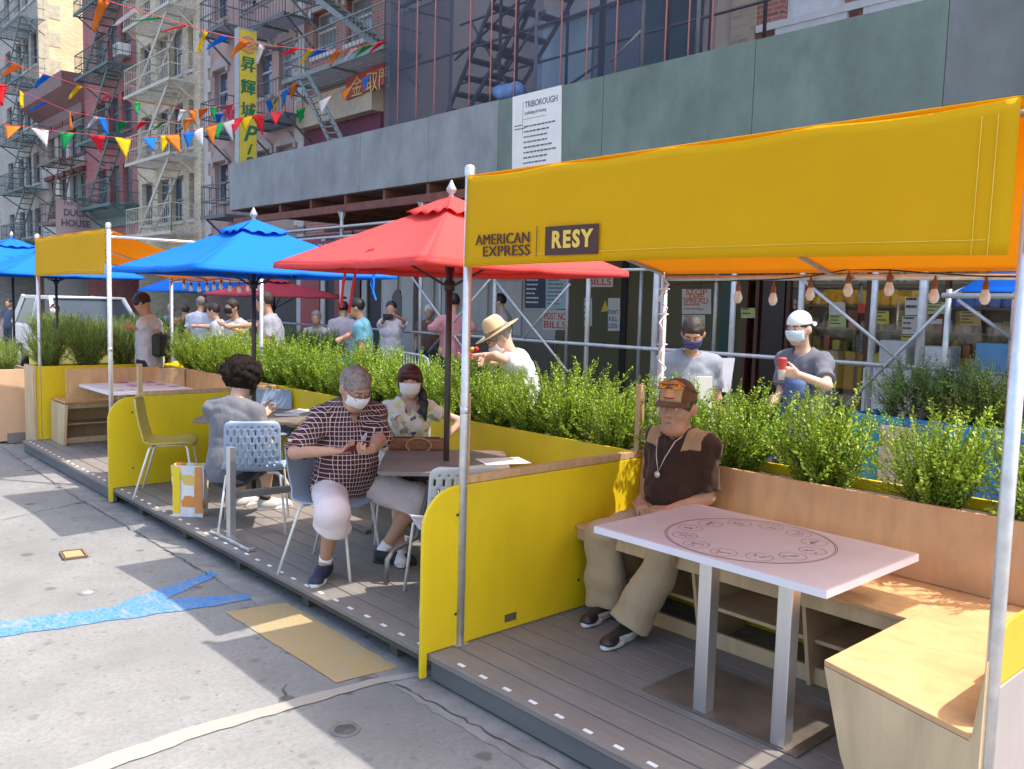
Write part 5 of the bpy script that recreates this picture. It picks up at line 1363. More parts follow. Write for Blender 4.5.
mb = MB(); mb.box(SX+.03, 11.9, -4, 17.84, zb_-.02, zb_+.03); mb.build('plank_roof', DARKWD, shed)
mb = MB()
for y in np.arange(-3.5, 17.8, 1.2): mb.box(SX+.05, 11.8, y, y+.07, zb_-.17, zb_-.022)
mb.build('joists', mat('brown joists', (.15, .06, .035), .8, .3), shed)
mb = MB(); mb.box(SX+.04, SX+.13, -3.9, 17.8, zb_-.30, zb_-.172); mb.box(10.2, 10.29, -3.9, 17.8, zb_-.30, zb_-.172); mb.build('beams', mat('rust red beam', (.16, .05, .035), .7, .3), shed)
PIPE = mat('scaffold pipe', (.50, .51, .52), .42, .15, 12, metal=.45)
def pz(px, X): return onx(px, 320, X)[1]
fx = 7.93
for px in (336, 415, 489, 582, 650, 727, 795, 868, 917, 1010):
    y = pz(px, fx); big = px in (650, 917)
    mb = MB(); mb.tube([(fx+.1, y, .145), (fx+.1, y, zb_-.31)], .042 if big else .032, 10); po = mb.build('post', PIPE, shed)
    mb = MB(); mb.box(fx+.0, fx+.2, y-.1, y+.1, .142, .152); mb.build('foot_plate', PIPE, po)
    mb = MB(); mb.prism([nv(fx+.02, y-.012, zb_-.302), nv(fx+.18, y-.012, zb_-.302), nv(fx+.13, y-.012, zb_-.42), nv(fx+.07, y-.012, zb_-.42)], (0, .024, 0)); mb.build('head', PIPE, po)
for px in (352, 440, 567, 640, 715):
    y = pz(px, 10.3); mb = MB(); mb.tube([(10.3, y, .145), (10.3, y, zb_-.31)], .03, 10); mb.build('post', PIPE, shed)
for z, r, y0, y1 in ((1.36, .022, 2.0, 17.0), (2.28, .018, 6.2, 17.0), (3.1, .022, 10.2, 17.8), (2.93, .022, 12.5, 17.5)):
    mb = MB(); mb.tube([(fx+.06, y0, z), (fx+.06, y1, z)], r, 8); mb.build('rail', PIPE, shed)
for a, b in (((412, 277), (466, 352)), ((492, 277), (428, 352)), ((494, 279), (568, 372)), ((570, 284), (523, 338)), ((798, 276), (906, 366)), ((843, 408), (951, 300)), ((958, 300), (1020, 345))):
    mb = MB(); mb.tube([onx(*a, fx+.02), onx(*b, fx+.02)], .017, 7); mb.build('cross_brace', PIPE, shed)
# poster on the parapet
t = thing('poster', 'tall white TRIBOROUGH permit poster on the green parapet', 'poster', onx(537, 168, SX-.02))
q = [onx(a, b, SX-.012) for a, b in ((512.5, 97), (561.5, 85), (561, 162), (512, 169))]
mb = MB(); mb.prism(q, (.008, 0, 0)); mb.build('sheet', PAPER, t)
U, W_ = nv(0, -1, 0), nv(0, 0, 1); X_ = SX-.014
TX = mat('grey print', (.12, .12, .14), .6)
w0 = q[0][1]-q[1][1]; y0 = q[0][1]; z0 = (q[0][2]+q[1][2])/2
text('TRIBOROUGH', .115, (X_, y0-w0*.27, z0-.185), U, W_, TX, t, width=w0*.66, bold=.001)
text('Scaffolding & Hoisting', .06, (X_, y0-w0*.27, z0-.275), U, W_, TX, t, width=w0*.44)
mb = MB(); mb.box(X_-.001, X_, y0-w0*.72, y0-w0*.25, z0-.335, z0-.33); mb.box(X_-.001, X_, y0-w0*.24, y0-w0*.235, z0-.55, z0-.1)
scribble(mb, nv(X_, y0-w0*.06, z0-.40), U, W_, w0*.25, 2, .045, .012, seed=1); scribble(mb, nv(X_, y0-w0*.27, z0-.43), U, W_, w0*.6, 8, .068, .02, seed=2)
mb.build('small_print', TX, t)

# ---------------------------------------------------------------- netting and scaffold above the shed
def net_mat():
    m, nt, b = newmat('scaffold netting')
    b.inputs['Base Color'].default_value = (.06, .07, .11, 1); b.inputs['Roughness'].default_value = .9
    tr = nt.nodes.new('ShaderNodeBsdfTransparent'); mx = nt.nodes.new('ShaderNodeMixShader')
    f = ramp(nt, noise(nt, .45, 3, .5, (1, 1, .15)), [(.35, .30), (.65, .52)])
    nt.links.new(f, mx.inputs[0]); nt.links.new(tr.outputs[0], mx.inputs[1]); nt.links.new(b.outputs[0], mx.inputs[2]); nt.links.new(mx.outputs[0], nt.nodes['Material Output'].inputs[0])
    return m
yl, yr = onx(384, 60, 8.2)[1], onx(716, 20, 8.2)[1]
t = thing('safety_netting', 'dark blue mesh netting hung over the scaffold above the shed', 'netting', (8.2, (yl+yr)/2, 4.6))
mb = MB(); mb.grid(lambda u, v: nv(8.2+.03*math.sin(u*40)+.02*math.sin(v*9+u*5), yl+(yr-yl)*u, 4.4+7.5*v), 60, 10); mb.build('mesh_sheet', net_mat(), t)
mb = MB(); mb.grid(lambda u, v: nv(8.2+3.6*u, yl+.02*math.sin(u*20), 4.4+7.5*v), 20, 8); mb.build('side_sheet', net_mat(), t)
ym_ = onx(452, 60, 8.3)[1]; mb = MB(); mb.grid(lambda u, v: nv(8.3+.02*math.sin(u*20+v*4), yl+(ym_-yl)*u, 4.4+7.5*v), 20, 8); mb.build('inner_sheet', net_mat(), t)
CORD = mat('pink cord', (.62, .25, .22), .7); BLUEP = mat('bluish pipe', (.35, .37, .55), .5)
for px in (398.5, 417, 435, 470, 491, 515, 561, 587, 616, 665, 688, 711):
    y = onx(px, 50, 8.13)[1]; mb = MB(); mb.tube([(8.13, y, 4.5), (8.13, y, 12)], .0105, 5); mb.build('edge_cord', CORD, t)
t = thing('scaffold_tower', 'dark scaffold frames with stair behind the netting', 'scaffold', (8.8, 9.5, 4.6))
DSC = mat('dark scaffold pipe', (.055, .055, .07), .6, .2)
for px, m_ in ((451, BLUEP), (500, DSC), (536, BLUEP), (600, DSC), (642, PIPE), (697, PIPE)):
    for X in (8.35, 9.7):
        y = onx(px, 50, 8.35)[1]; mb = MB(); mb.tube([(X, y, 4.4), (X, y, 12)], .024, 7); mb.build('upright', m_ if X < 9 else DSC, t)
for z in (5.6, 6.6, 7.6, 8.9, 10):
    mb = MB(); mb.tube([(8.36, yr+.3, z), (8.36, yl-.1, z)], .02, 6); mb.tube([(9.7, yr+.3, z+.05), (9.7, yl-.1, z+.05)], .02, 6); mb.build('ledger', DSC, t)
for i, (ya, za, yb_, zb2) in enumerate(((10.6, 4.7, 8.6, 6.7), (8.6, 6.8, 10.6, 8.8), (11.2, 4.6, 9.9, 6.4))):
    mb = MB()
    for X in (8.5, 9.2): mb.bar((X, ya, za), (X, yb_, zb2), .03, .06)
    for k in range(9): f = k/8; mb.box(8.52, 9.18, ya+(yb_-ya)*f-.1, ya+(yb_-ya)*f+.1, za+(zb2-za)*f-.015, za+(zb2-za)*f+.015)
    mb.build('stair', DSC, t)
for a, b in (((520, 0), (455, 60)), ((602, 62), (548, 100)), ((610, 62), (642, 30)), ((470, 20), (510, 90)), ((545, 10), (500, 80)), ((410, 10), (450, 20))):
    mb = MB(); mb.tube([onx(*a, 8.6), onx(*b, 8.6)], .018, 6); mb.build('diagonal', DSC if a[0] != 610 else PIPE, t)
mb = MB(); c = onx(525, 84, 8.5)
sd = SDF(); sd.ell(c+nv(-.25, .12, -.14), np.eye(3), (.12, .22, .12), .05); sd.ell(c+nv(-.25, -.12, -.17), np.eye(3), (.12, .16, .14), .05)
o = sdf_obj(sd, 'tarp_bundle', mat('blue tarp', (.10, .18, .38), .6, .3, 6), None, .03, origin=c, amp=.02, freq=14); tag(o, 'crumpled blue tarp bundled above the TRIBOROUGH poster', 'tarp')

# ---------------------------------------------------------------- buildings
FXX = 12.0
def win_glass():
    m, nt, b = newmat('window glass')
    oi = nt.nodes.new('ShaderNodeObjectInfo'); c = ramp(nt, noise(nt, .35, 4, .6), [(.3, (.025, .035, .055)), (.7, (.09, .12, .17))])
    c = mixc(nt, ramp(nt, oi.outputs['Random'], [(.0, 0.), (.55, .0), (.6, .5), (1, .8)], 'CONSTANT'), c, (.30, .29, .27))
    nt.links.new(c, b.inputs['Base Color']); b.inputs['Roughness'].default_value = .08; b.inputs['Specular IOR Level'].default_value = .7
    return m
GLASS = win_glass()
def wall_mat(name, col, brick=False, mortar=(.4, .36, .32), dirt=.3):
    m, nt, b = newmat(name)
    c = mixc(nt, ramp(nt, noise(nt, .6, 8, .65), [(.3, 0.), (.7, 1.)]), tuple(x*.82 for x in col), tuple(min(1, x*1.1) for x in col))
    c = mixc(nt, ramp(nt, noise(nt, .5, 8, .7, (1, 1.6, .22)), [(.5, 0.), (.75, dirt)]), c, tuple(x*.5 for x in col))
    if brick:
        tc = nt.nodes.new('ShaderNodeTexCoord'); sp = nt.nodes.new('ShaderNodeSeparateXYZ'); nt.links.new(tc.outputs['Object'], sp.inputs[0])
        ad = nt.nodes.new('ShaderNodeMath'); nt.links.new(sp.outputs[0], ad.inputs[0]); nt.links.new(sp.outputs[1], ad.inputs[1])
        cb = nt.nodes.new('ShaderNodeCombineXYZ'); nt.links.new(ad.outputs[0], cb.inputs[0]); nt.links.new(sp.outputs[2], cb.inputs[1])
        br = nt.nodes.new('ShaderNodeTexBrick'); br.inputs['Scale'].default_value = 1; br.inputs['Brick Width'].default_value = .215; br.inputs['Row Height'].default_value = .075; br.inputs['Mortar Size'].default_value = .009
        br.inputs['Color1'].default_value = (.8, .8, .8, 1); br.inputs['Color2'].default_value = (1.15, 1.1, 1.1, 1); br.inputs['Mortar'].default_value = (mortar[0]/col[0], mortar[1]/col[1], mortar[2]/col[2], 1)
        nt.links.new(cb.outputs[0], br.inputs['Vector'])
        c = mixc(nt, 1., c, br.outputs['Color'], 'MULTIPLY')
        bump(nt, b, br.outputs['Fac'], -.3, .01)
    nt.links.new(c, b.inputs['Base Color']); b.inputs['Roughness'].default_value = .85; b.inputs['Specular IOR Level'].default_value = .3
    return m
TRIMW = mat('stone trim', (.50, .48, .44), .75, .12, 2, dirt=.3, dirtcol=(.2, .19, .17))
def facade(label, y0, y1, ztop, wm, cols, rows, trim=TRIMW, frame=None, zlow=0.14, ww=1.0, sill=True, lintel=None, arch=(), depth=9, cornice=None, skip=(), ground=3.4):
    """front plane at FXX, windows as real openings; cols: centre Y, rows: (z0, z1)"""
    t = thing('building', label, 'building', (FXX+depth/2, (y0+y1)/2, .14))
    frame = frame or mat('dark window frame', (.07, .075, .085), .5)
    D = .2; ys = sorted(set([y0, y1]+[c-ww/2 for c in cols]+[c+ww/2 for c in cols])); zs = sorted(set([ground, ztop]+[z for r in rows for z in r]))
    holes = [(c-ww/2, c+ww/2, a, b) for j, (a, b) in enumerate(rows) for i, c in enumerate(cols) if (i, j) not in skip]
    mb = MB(); X = FXX
    for a, b in zip(ys[:-1], ys[1:]):
        for c, d in zip(zs[:-1], zs[1:]):
            my, mz = (a+b)/2, (c+d)/2
            if any(h[0] < my < h[1] and h[2] < mz < h[3] for h in holes): continue
            mb.add([(X, a, c), (X, b, c), (X, b, d), (X, a, d)], [(0, 3, 2, 1)])
    for a, b, c, d in holes:
        mb.add([(X, a, c), (X, b, c), (X, b, d), (X, a, d), (X+D, a, c), (X+D, b, c), (X+D, b, d), (X+D, a, d)], [(0, 1, 5, 4), (1, 2, 6, 5), (2, 3, 7, 6), (3, 0, 4, 7)])
    mb.add([(X, y0, zlow), (X+depth, y0, zlow), (X+depth, y0, ztop), (X, y0, ztop)], [(0, 1, 2, 3)]); mb.add([(X, y1, zlow), (X+depth, y1, zlow), (X+depth, y1, ztop), (X, y1, ztop)], [(3, 2, 1, 0)])
    mb.add([(X, y0, ztop), (X, y1, ztop), (X+depth, y1, ztop), (X+depth, y0, ztop)], [(0, 3, 2, 1)]); mb.add([(X+depth, y0, zlow), (X+depth, y1, zlow), (X+depth, y1, ztop), (X+depth, y0, ztop)], [(0, 1, 2, 3)])
    mb.build('wall', wm, t)
    for k, (a, b, c, d) in enumerate(holes):
        fr = MB(); xf = X+D-.045; e = .055
        fr.box(xf, xf+.05, a+.002, a+e, c+.002, d-.002); fr.box(xf, xf+.05, b-e, b-.002, c+.002, d-.002); fr.box(xf, xf+.05, a+e, b-e, d-e, d-.002); fr.box(xf, xf+.05, a+e, b-e, c+.002, c+e)
        m_ = (c+d)/2+random.uniform(-.05, .1); fr.box(xf-.01, xf+.045, a+e, b-e, m_-.03, m_+.03)
        fo = fr.build('window', frame, t)
        g_ = MB(); g_.box(X+D-.012, X+D+.01, a+.003, b-.003, c+.003, d-.003); g_.build('pane', GLASS, fo)
        if sill:
            s_ = MB(); s_.box(X-.07, X+.02, a-.08, b+.08, c-.11, c-.003); s_.build('sill', trim, fo)
        if lintel:
            s_ = MB(); 
            if lintel == 'arch':
                n = 10; s_.prism([nv(X-.08, a-.14+(b-a+.28)*i/n, d+.06+.32*math.sin(math.pi*i/n)) for i in range(n+1)][::-1]+[nv(X-.08, a-.14, d-.12), nv(X-.08, a+.005, d-.12), nv(X-.08, a+.005, d+.02), nv(X-.08, b-.005, d+.02), nv(X-.08, b-.005, d-.12), nv(X-.08, b+.14, d-.12)], (.075, 0, 0))
            else: s_.box(X-lintel, X+.0-.003, a-.1, b+.1, d+.003, d+.2)
            s_.build('lintel', trim, fo)
    if cornice:
        cm, zc, hgt_, prj = cornice
        mb = MB(); mb.prism([nv(X-.003, y0, zc), nv(X-.12, y0, zc), nv(X-.12, y0, zc+hgt_*.45), nv(X-prj, y0, zc+hgt_*.7), nv(X-prj, y0, zc+hgt_), nv(X-.003, y0, zc+hgt_)], (0, y1-y0, 0))
        co = mb.build('cornice', cm, t)
        mb = MB(); 
        for y in np.arange(y0+.3, y1-.1, .62): mb.prism([nv(X-.123, y, zc+hgt_*.46), nv(X-.18, y, zc+hgt_*.48), nv(X-prj*.7, y, zc+hgt_*.64), nv(X-.123, y, zc+hgt_*.64)], (0, .14, 0))
        mb.build('brackets', cm, co)
    return t
def zpx(px, y, X=FXX): return float(onx(px, y, X)[2])
def ypx(px, X=FXX): return float(onx(px, 100, X)[1])
def fire_escape(par, y0, y1, zs, m, out=1.0, stair=True, base=None, drop=True, flip=False):
    X0 = FXX-out
    fe = MB(); fe.bar((FXX-.02, y0, zs[0]-.05), (FXX-.02, y1, zs[0]-.05), .03, .06); root = fe.build('fire_escape', m, par)
    for z in zs:
        p = MB()
        for x in np.linspace(X0, FXX-.06, 11): p.box(x, x+.035, y0, y1, z-.02, z)
        for y in (y0, (y0+y1)/2, y1-.05): p.box(X0-.01, FXX-.01, y, y+.05, z-.075, z-.022)
        p.box(X0-.04, X0-.005, y0, y1, z-.10, z+.01)
        for y in (y0+.1, y1-.15): p.bar((FXX-.01, y, z-.75), (X0+.1, y, z-.08), .04, .05)
        p.build('platform', m, root)
        r = MB()
        for h in (.45, .92): r.bar((X0, y0, z+h), (X0, y1, z+h), .03, .03); r.bar((X0, y0, z+h), (FXX-.02, y0, z+h), .03, .03); r.bar((X0, y1, z+h), (FXX-.02, y1, z+h), .03, .03)
        for y in np.arange(y0, y1, .17): r.bar((X0, y, z), (X0, y, z+.92), .014, .014, up=(1, 0, 0))
        for x in np.arange(X0, FXX, .25):
            for y in (y0, y1): r.bar((x, y, z), (x, y, z+.92), .014, .014, up=(1, 0, 0))
        r.build('railing', m, root)
    if stair:
        zz = list(zs)
        for i in range(len(zz)-1):
            a, b = zz[i], zz[i+1]; ya, yb = (y0+.35, y1-.8)
            if flip: ya, yb = yb, ya
            s_ = MB()
            for x in (X0+.12, X0+.62): s_.bar((x, ya, b), (x, yb, a), .03, .13)
            n = 11
            for k in range(1, n): f = k/n; s_.box(X0+.13, X0+.61, ya+(yb-ya)*f-.09, ya+(yb-ya)*f+.09, b+(a-b)*f-.012, b+(a-b)*f+.012)
            s_.build('stair', m, root)
    return root
CREAM = wall_mat('cream painted brick', (.62, .545, .41), True, (.42, .38, .31), .15)
PINK = wall_mat('dull red painted brick', (.40, .165, .16), True, (.27, .12, .12), .2)
BROWN = wall_mat('mauve brown stucco', (.40, .28, .26), False)
BRICK = wall_mat('red brick', (.38, .14, .11), True, (.40, .33, .29), .2)
GREYW = wall_mat('grey beige brick', (.44, .42, .385), True, (.3, .29, .27))
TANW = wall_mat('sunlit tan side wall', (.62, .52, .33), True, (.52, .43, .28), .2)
PALE = wall_mat('off white facade', (.50, .47, .44), False)
ycr, yrd, ylo, ygr = ypx(205), ypx(136.5), ypx(84), ypx(40)
def rows_at(px, lst): return [(zpx(px, b), zpx(px, a)) for a, b in lst]
cr = facade('cream painted tenement with a cream fire escape', ycr, yrd-.01, 21, CREAM, [ypx(p) for p in (146, 162.5, 176.5, 195)], rows_at(195, [(-60, -12), (18, 68), (97, 146), (172, 219)]), ww=1.12, frame=mat('grey blue frame', (.16, .18, .21), .5))
CRM = mat('cream painted iron', (.47, .43, .36), .6, .1)
zl = [zpx(160, 232, 11), zpx(160, 155, 11), zpx(160, 82, 11), zpx(160, 8, 11)]
fire_escape(cr, ypx(184, 11.4), ypx(137.5, 11.4), zl, CRM, out=1.05)
mb = MB(); mb.box(FXX-.16, FXX-.004, ycr, ycr+.55, 3.4, 21); mb.build('pilaster', CREAM, cr)
rdb = facade('dull red tenement with a green fire escape', yrd, ylo-.01, 22, PINK, [ypx(p) for p in (101, 113.5, 126.5)], rows_at(126, [(-50, -10), (17, 58), (90, 130), (163, 203)]), ww=1.1, trim=mat('dark red stone', (.26, .13, .12), .75, .2), frame=mat('blue grey frame', (.10, .13, .17), .5), cornice=(mat('green painted cornice', (.13, .20, .19), .6, .2), zpx(110, 228), .8, .5))
GRI = mat('green painted iron', (.06, .12, .115), .6, .2)
fire_escape(rdb, ypx(119, 11.3), ypx(84.5, 11.3), [zpx(100, 205, 11), zpx(100, 136, 11), zpx(100, 66, 11), zpx(100, -4, 11)], GRI, out=1.05)
t = thing('air_conditioner', 'white window air conditioner on the dull red building', 'air conditioner', (FXX-.2, ypx(122), zpx(122, 55)))
yc = ypx(123, FXX-.2); zc = zpx(123, 51, FXX-.2)
mb = MB(); mb.box(FXX-.45, FXX+.03, yc-.34, yc+.34, zc-.2, zc+.25); mb.build('case', mat('white enamel', (.62, .63, .64), .4), t, bevel=.02)
mb = MB()
for k in range(6): mb.box(FXX-.465, FXX-.452, yc-.3, yc+.3, zc-.15+.06*k, zc-.12+.06*k)
mb.build('louvre', mat('grey louvre', (.2, .21, .22), .5), t)
lo = facade('low off white building with a heavy dark red cornice', ylo, ygr-.01, zpx(82, 75), PALE, [ypx(p) for p in (50, 61, 72, 80)], rows_at(62, [(128, 160), (178, 214)]), ww=1.2, lintel=.16, trim=mat('dark red trim', (.17, .075, .07), .7, .2), cornice=(mat('dark red painted cornice', (.17, .085, .085), .6, .25), zpx(82, 126), zpx(82, 75)-zpx(82, 126), .9))
BRI = mat('brown painted iron', (.12, .075, .06), .6, .2)
fire_escape(lo, ypx(66, 11.2), ypx(44, 11.2), [zpx(55, 222, 11), zpx(55, 160, 11)], BRI, out=1.1)
mb = MB(); yy = ypx(68, 12); 
r_ = MB()
for y in np.arange(ylo+.2, ygr-.2, .5): r_.bar((FXX+1.2, y, zpx(82, 75)), (FXX+1.2, y, zpx(82, 75)+1.1), .03, .03, up=(1, 0, 0))
for z in (.55, 1.1): r_.bar((FXX+1.2, ylo+.2, zpx(82, 75)+z), (FXX+1.2, ygr-.2, zpx(82, 75)+z), .035, .035)
r_.build('roof_railing', BRI, lo)
gr = facade('tall grey beige tenement with a tan side wall at the far left', ygr, ygr+13, 27, GREYW, [ypx(p) for p in (35, 27, 19.5, 9)], rows_at(35, [(-35, -2), (30, 65), (92, 124), (153, 184), (209, 236)]), ww=1.15, depth=16, frame=mat('teal grey frame', (.10, .13, .15), .5))
mb = MB(); mb.box(FXX+.35, FXX+16, ygr-.012, ygr-.002, 6, 26.9); mb.build('side_wall', TANW, gr)
mb = MB()
zz_ = [nv(FXX-.02, ygr-.013, 8)]
for k in range(28): zz_ += [nv(FXX+(1.0 if k % 2 else .45), ygr-.013, 8+.67*k), nv(FXX+(1.0 if k % 2 else .45), ygr-.013, 8.67+.67*k)]
zz_.append(nv(FXX-.02, ygr-.013, 8+.67*28)); mb.prism(zz_, (0, -.02, 0))
mb.build('quoin', mat('dark quoin stone', (.40, .36, .28), .8, .2), gr)
TEI = mat('teal painted iron', (.07, .11, .12), .6, .2)
fire_escape(gr, ypx(29, 11.2), ypx(4, 11.2), [zpx(16, 242, 11), zpx(16, 190, 11), zpx(16, 138, 11), zpx(16, 80, 11), zpx(16, 20, 11)], TEI, out=1.1)
ybk, ynt, ybr = ypx(306), ypx(384), ypx(728)
bw = facade('mauve brown tenement with pale quoins behind the vertical yellow sign', ybk, ycr-.01, 20, BROWN, [ypx(p) for p in (221, 250, 264, 287)], rows_at(221, [(-28, 20), (70, 112), (162, 202)]), ww=1.0, lintel='arch', frame=mat('pale frame', (.35, .36, .38), .5), trim=mat('mauve stone', (.36, .30, .30), .75, .15))
for y_, s_ in ((ycr-.03, -1), (ybk+.02, 1)):
    zz_ = [nv(FXX-.003, y_, 3.5)]
    for k in range(42):
        w_ = .55 if k % 2 else .33; zz_ += [nv(FXX-.003, y_+s_*w_, 3.5+.38*k), nv(FXX-.003, y_+s_*w_, 3.5+.38*k+.36), nv(FXX-.003, y_+s_*(w_-.02), 3.5+.38*k+.37)]
    zz_.append(nv(FXX-.003, y_, 3.5+.38*42)); mb = MB(); mb.prism(zz_, (-.055, 0, 0)); mb.build('quoin_strip', mat('pale quoin stone', (.46, .43, .42), .75, .12), bw)
DKI = mat('dark grey iron', (.10, .11, .125), .6, .2)
fire_escape(bw, ypx(232, 11.3), ypx(207, 11.3), [zpx(220, 215, 11.2), zpx(220, 130, 11.2), zpx(220, 27, 11.2)], DKI, out=.9, stair=False)
fire_escape(bw, ypx(292, 11.3), ypx(246, 11.3), [zpx(268, 118, 11.2), zpx(268, 22, 11.2)], DKI, out=.9, stair=False)
bk = facade('red brick tenement with white arched lintels beside the netting', ynt, ybk-.01, 20, BRICK, [ypx(p) for p in (324, 358)], rows_at(324, [(-60, -22), (10, 54)]), ww=1.15, lintel='arch', trim=mat('white stone', (.60, .57, .55), .75, .12), frame=mat('white frame', (.5, .5, .5), .5), ground=3.4)
fire_escape(bk, ypx(384, 11.0), ypx(283, 11.0), [zpx(330, 64, 11.0), zpx(330, -30, 11.0)], mat('grey green iron', (.17, .20, .20), .6, .2), out=1.0, flip=True)
mb = MB(); mb.box(FXX-.35, FXX-.004, ynt, ybk-.1, zpx(345, 122), zpx(345, 92)); mb.build('shop_cornice', mat('tan cornice', (.42, .35, .26), .7, .15), bk)
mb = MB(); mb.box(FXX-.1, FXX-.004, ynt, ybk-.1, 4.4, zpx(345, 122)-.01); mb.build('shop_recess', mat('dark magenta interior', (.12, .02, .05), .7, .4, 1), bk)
mb = MB(); 
for a, b in (((300, 80), (332, 145)), ((309, 76), (345, 145))): mb.bar(onx(*a, 10.95), onx(*b, 10.95), .05, .1)
for k in range(12):
    f = k/11; p = onx(300+32*f, 80+65*f, 10.95); q = onx(309+36*f, 76+69*f, 10.95); mb.bar(p, q, .05, .03)
mb.build('drop_ladder', mat('grey green iron', (.17, .20, .20), .6, .2), bk)
t = thing('shop_sign', 'dark red shop sign with golden Chinese characters under the brick fire escape', 'sign', onx(365, 85, 11.5))
q = [onx(a, b, 11.6) for a, b in ((346, 78), (384, 62), (384, 84), (346, 100))]
mb = MB(); mb.prism(q, (.12, 0, 0)); mb.build('board', mat('dark red board', (.30, .04, .03), .5, .15), t)
GOLD = mat('gold lettering', (.55, .38, .12), .45, .1, metal=.3)
text('金 取門', .52, onx(351, 96, 11.585), (0, -1, .0), (0, 0, 1), GOLD, t)
nb_ = facade('brown building behind the scaffold netting', ybr, ynt-.01, 19, wall_mat('brown stucco', (.44, .35, .30)), [ypx(p) for p in (420, 480)], [(8.6, 10.4), (11.4, 13.2)], ww=1.2, ground=3.4)
za, zb3 = zpx(600, 12), zpx(600, 100)
mb = MB(); mb.box(FXX-.12, FXX-.004, ypx(726), ypx(530), za, za+.22); mb.build('ledge', mat('grey ledge', (.42, .42, .42), .6, .1), nb_)
for a, b, m_ in ((538, 592, mat('pale blue panel', (.30, .42, .50), .3, .25, .8)), (594, 640, GLASS), (642, 700, mat('green reflection glass', (.02, .05, .05), .1, .5, 1.2)), (456, 535, mat('tan boarding', (.36, .28, .23), .7, .15))):  # dark green pane has a foliage reflection painted into its colour
    mb = MB(); mb.box(FXX-.06, FXX-.004, ypx(b), ypx(a), 4.5, za-.01); mb.build('front_panel', m_, nb_)
rb = facade('red brick building with white trim at the upper right', -6, ybr-.01, 18, BRICK, [ypx(p) for p in (808, 900, 1000)], [(zpx(808, 22), zpx(808, -40)), (9.0, 10.8)], ww=.98, lintel=.06, trim=mat('white painted trim', (.62, .61, .60), .6, .08), frame=mat('white frame', (.5, .5, .5), .5), ground=3.4)
mb = MB(); mb.box(FXX-.05, FXX-.004, ypx(753), ybr-.02, 3.4, 17.9); mb.build('pilaster', wall_mat('tan brick', (.42, .34, .25), True), rb)
mb = MB(); mb.box(FXX-.08, FXX-.004, -6, ypx(755), zpx(760, 34), zpx(760, 27)); mb.build('string_course', mat('white painted trim', (.62, .61, .60), .6, .08), rb)

mb = MB(); yw = ypx(808); mb.box(FXX+.10, FXX+.12, yw-.48, yw+.48, zpx(808, 20), zpx(808, -40)-.01); mb.build('blind', mat('white blind', (.66, .66, .68), .6), rb)
# ---------------------------------------------------------------- signs hanging over the pavement
t = thing('blade_sign', 'tall yellow blade sign with green Chinese characters', 'sign', (11, 24, 6))
xa = 10.75; Ys = ypx(257, xa); zt1, zt0 = zpx(248, 26, 10.4), zpx(248, 166, 10.4); xb = None
lo_, hi_ = 8.5, xa
def pxx(P):
    v = np.asarray(P)-CAM; return 512+F_PX*(v@CR)/(v@CF)
for k in range(40):
    m_ = (lo_+hi_)/2
    if pxx((m_, Ys, 7)) > 239: hi_ = m_
    else: lo_ = m_
xb = (lo_+hi_)/2
mb = MB(); mb.box(xb, xa, Ys, Ys+.26, zt0, zt1); mb.build('cabinet', mat('grey sign cabinet', (.30, .31, .32), .5, .1), t)
mb = MB(); mb.box(xb+.02, xa-.02, Ys-.012, Ys-.002, zt0+.06, zt1-.06); mb.build('face', mat('yellow sign face', (.62, .50, .05), .5, .08), t)
GRN = mat('dark green lettering', (.02, .16, .07), .5)
cx_ = (xa+xb)/2; R1, U1 = nv(1, 0, 0), nv(0, 0, 1); hh = zt1-zt0; cw = (xa-xb)*.62
for i, ch in enumerate('昇輝城'):
    for dx in (-.018, 0, .018): text(ch, cw*1.35, (cx_+dx, Ys-.014-abs(dx)*.1, zt0+hh*(.70-.165*i)+dx*.4), R1, U1, GRN, t, align='CENTER', extrude=.001+dx*.02)
for i, (ch, s_) in enumerate((('P', 1.9), ('i', 1.3), ('n', 1.4))):
    text(ch, cw*s_, (cx_, Ys-.014, zt0+hh*(.19, .095, .018)[i]), R1, U1, GRN, t, align='CENTER', bold=.014, shear=.35)
mb = MB()
for k in range(8):
    a = 2*math.pi*k/8; mb.tube([(cx_+.13*math.cos(a)+.09*math.cos(b), Ys-.016, zt0+hh*.885+.13*math.sin(a)+.09*math.sin(b)) for b in np.linspace(0, 6.28, 12)], .012, 4)
mb.build('flower_emblem', mat('pink emblem', (.60, .22, .25), .5), t)
mb = MB(); mb.bar((xa, Ys+.2, zt1-.3), (FXX, Ys+.2, zt1-.3), .06, .06); mb.bar((xa, Ys+.2, zt0+.4), (FXX, Ys+.2, zt0+.4), .06, .06); mb.bar((xb+.2, Ys+.2, zt1), (FXX, Ys-3, zt1+.6), .03, .03); mb.build('bracket', DKI, t)
t = thing('banner', 'faded pink PEKING DUCK HOUSE banner on a pole', 'banner', (11, 38, 6))
Yb = ypx(93, 11.8)-.3
c0, c1 = ony(56, 197, Yb), ony(93, 203, Yb); d0, d1 = ony(56, 236, Yb), ony(93, 236, Yb)
def fb_(u, v): p = (c0*(1-u)+c1*u)*(1-v)+(d0*(1-u)+d1*u)*v; return p+nv(0, .05*math.sin(u*7+v*3), -.10*math.sin(math.pi*u)*(1-v))
mb = MB(); mb.grid(fb_, 16, 12); mb.build('cloth', fabric_mat('faded pink cloth', (.46, .34, .34), .3), t)
BT = mat('dark banner print', (.10, .085, .10), .7); wB = c1[0]-c0[0]
text('PEKING', wB*.17, (c0[0]+wB*.5, Yb-.08, c0[2]-.30), R1, U1, BT, t, align='CENTER', width=wB*.6)
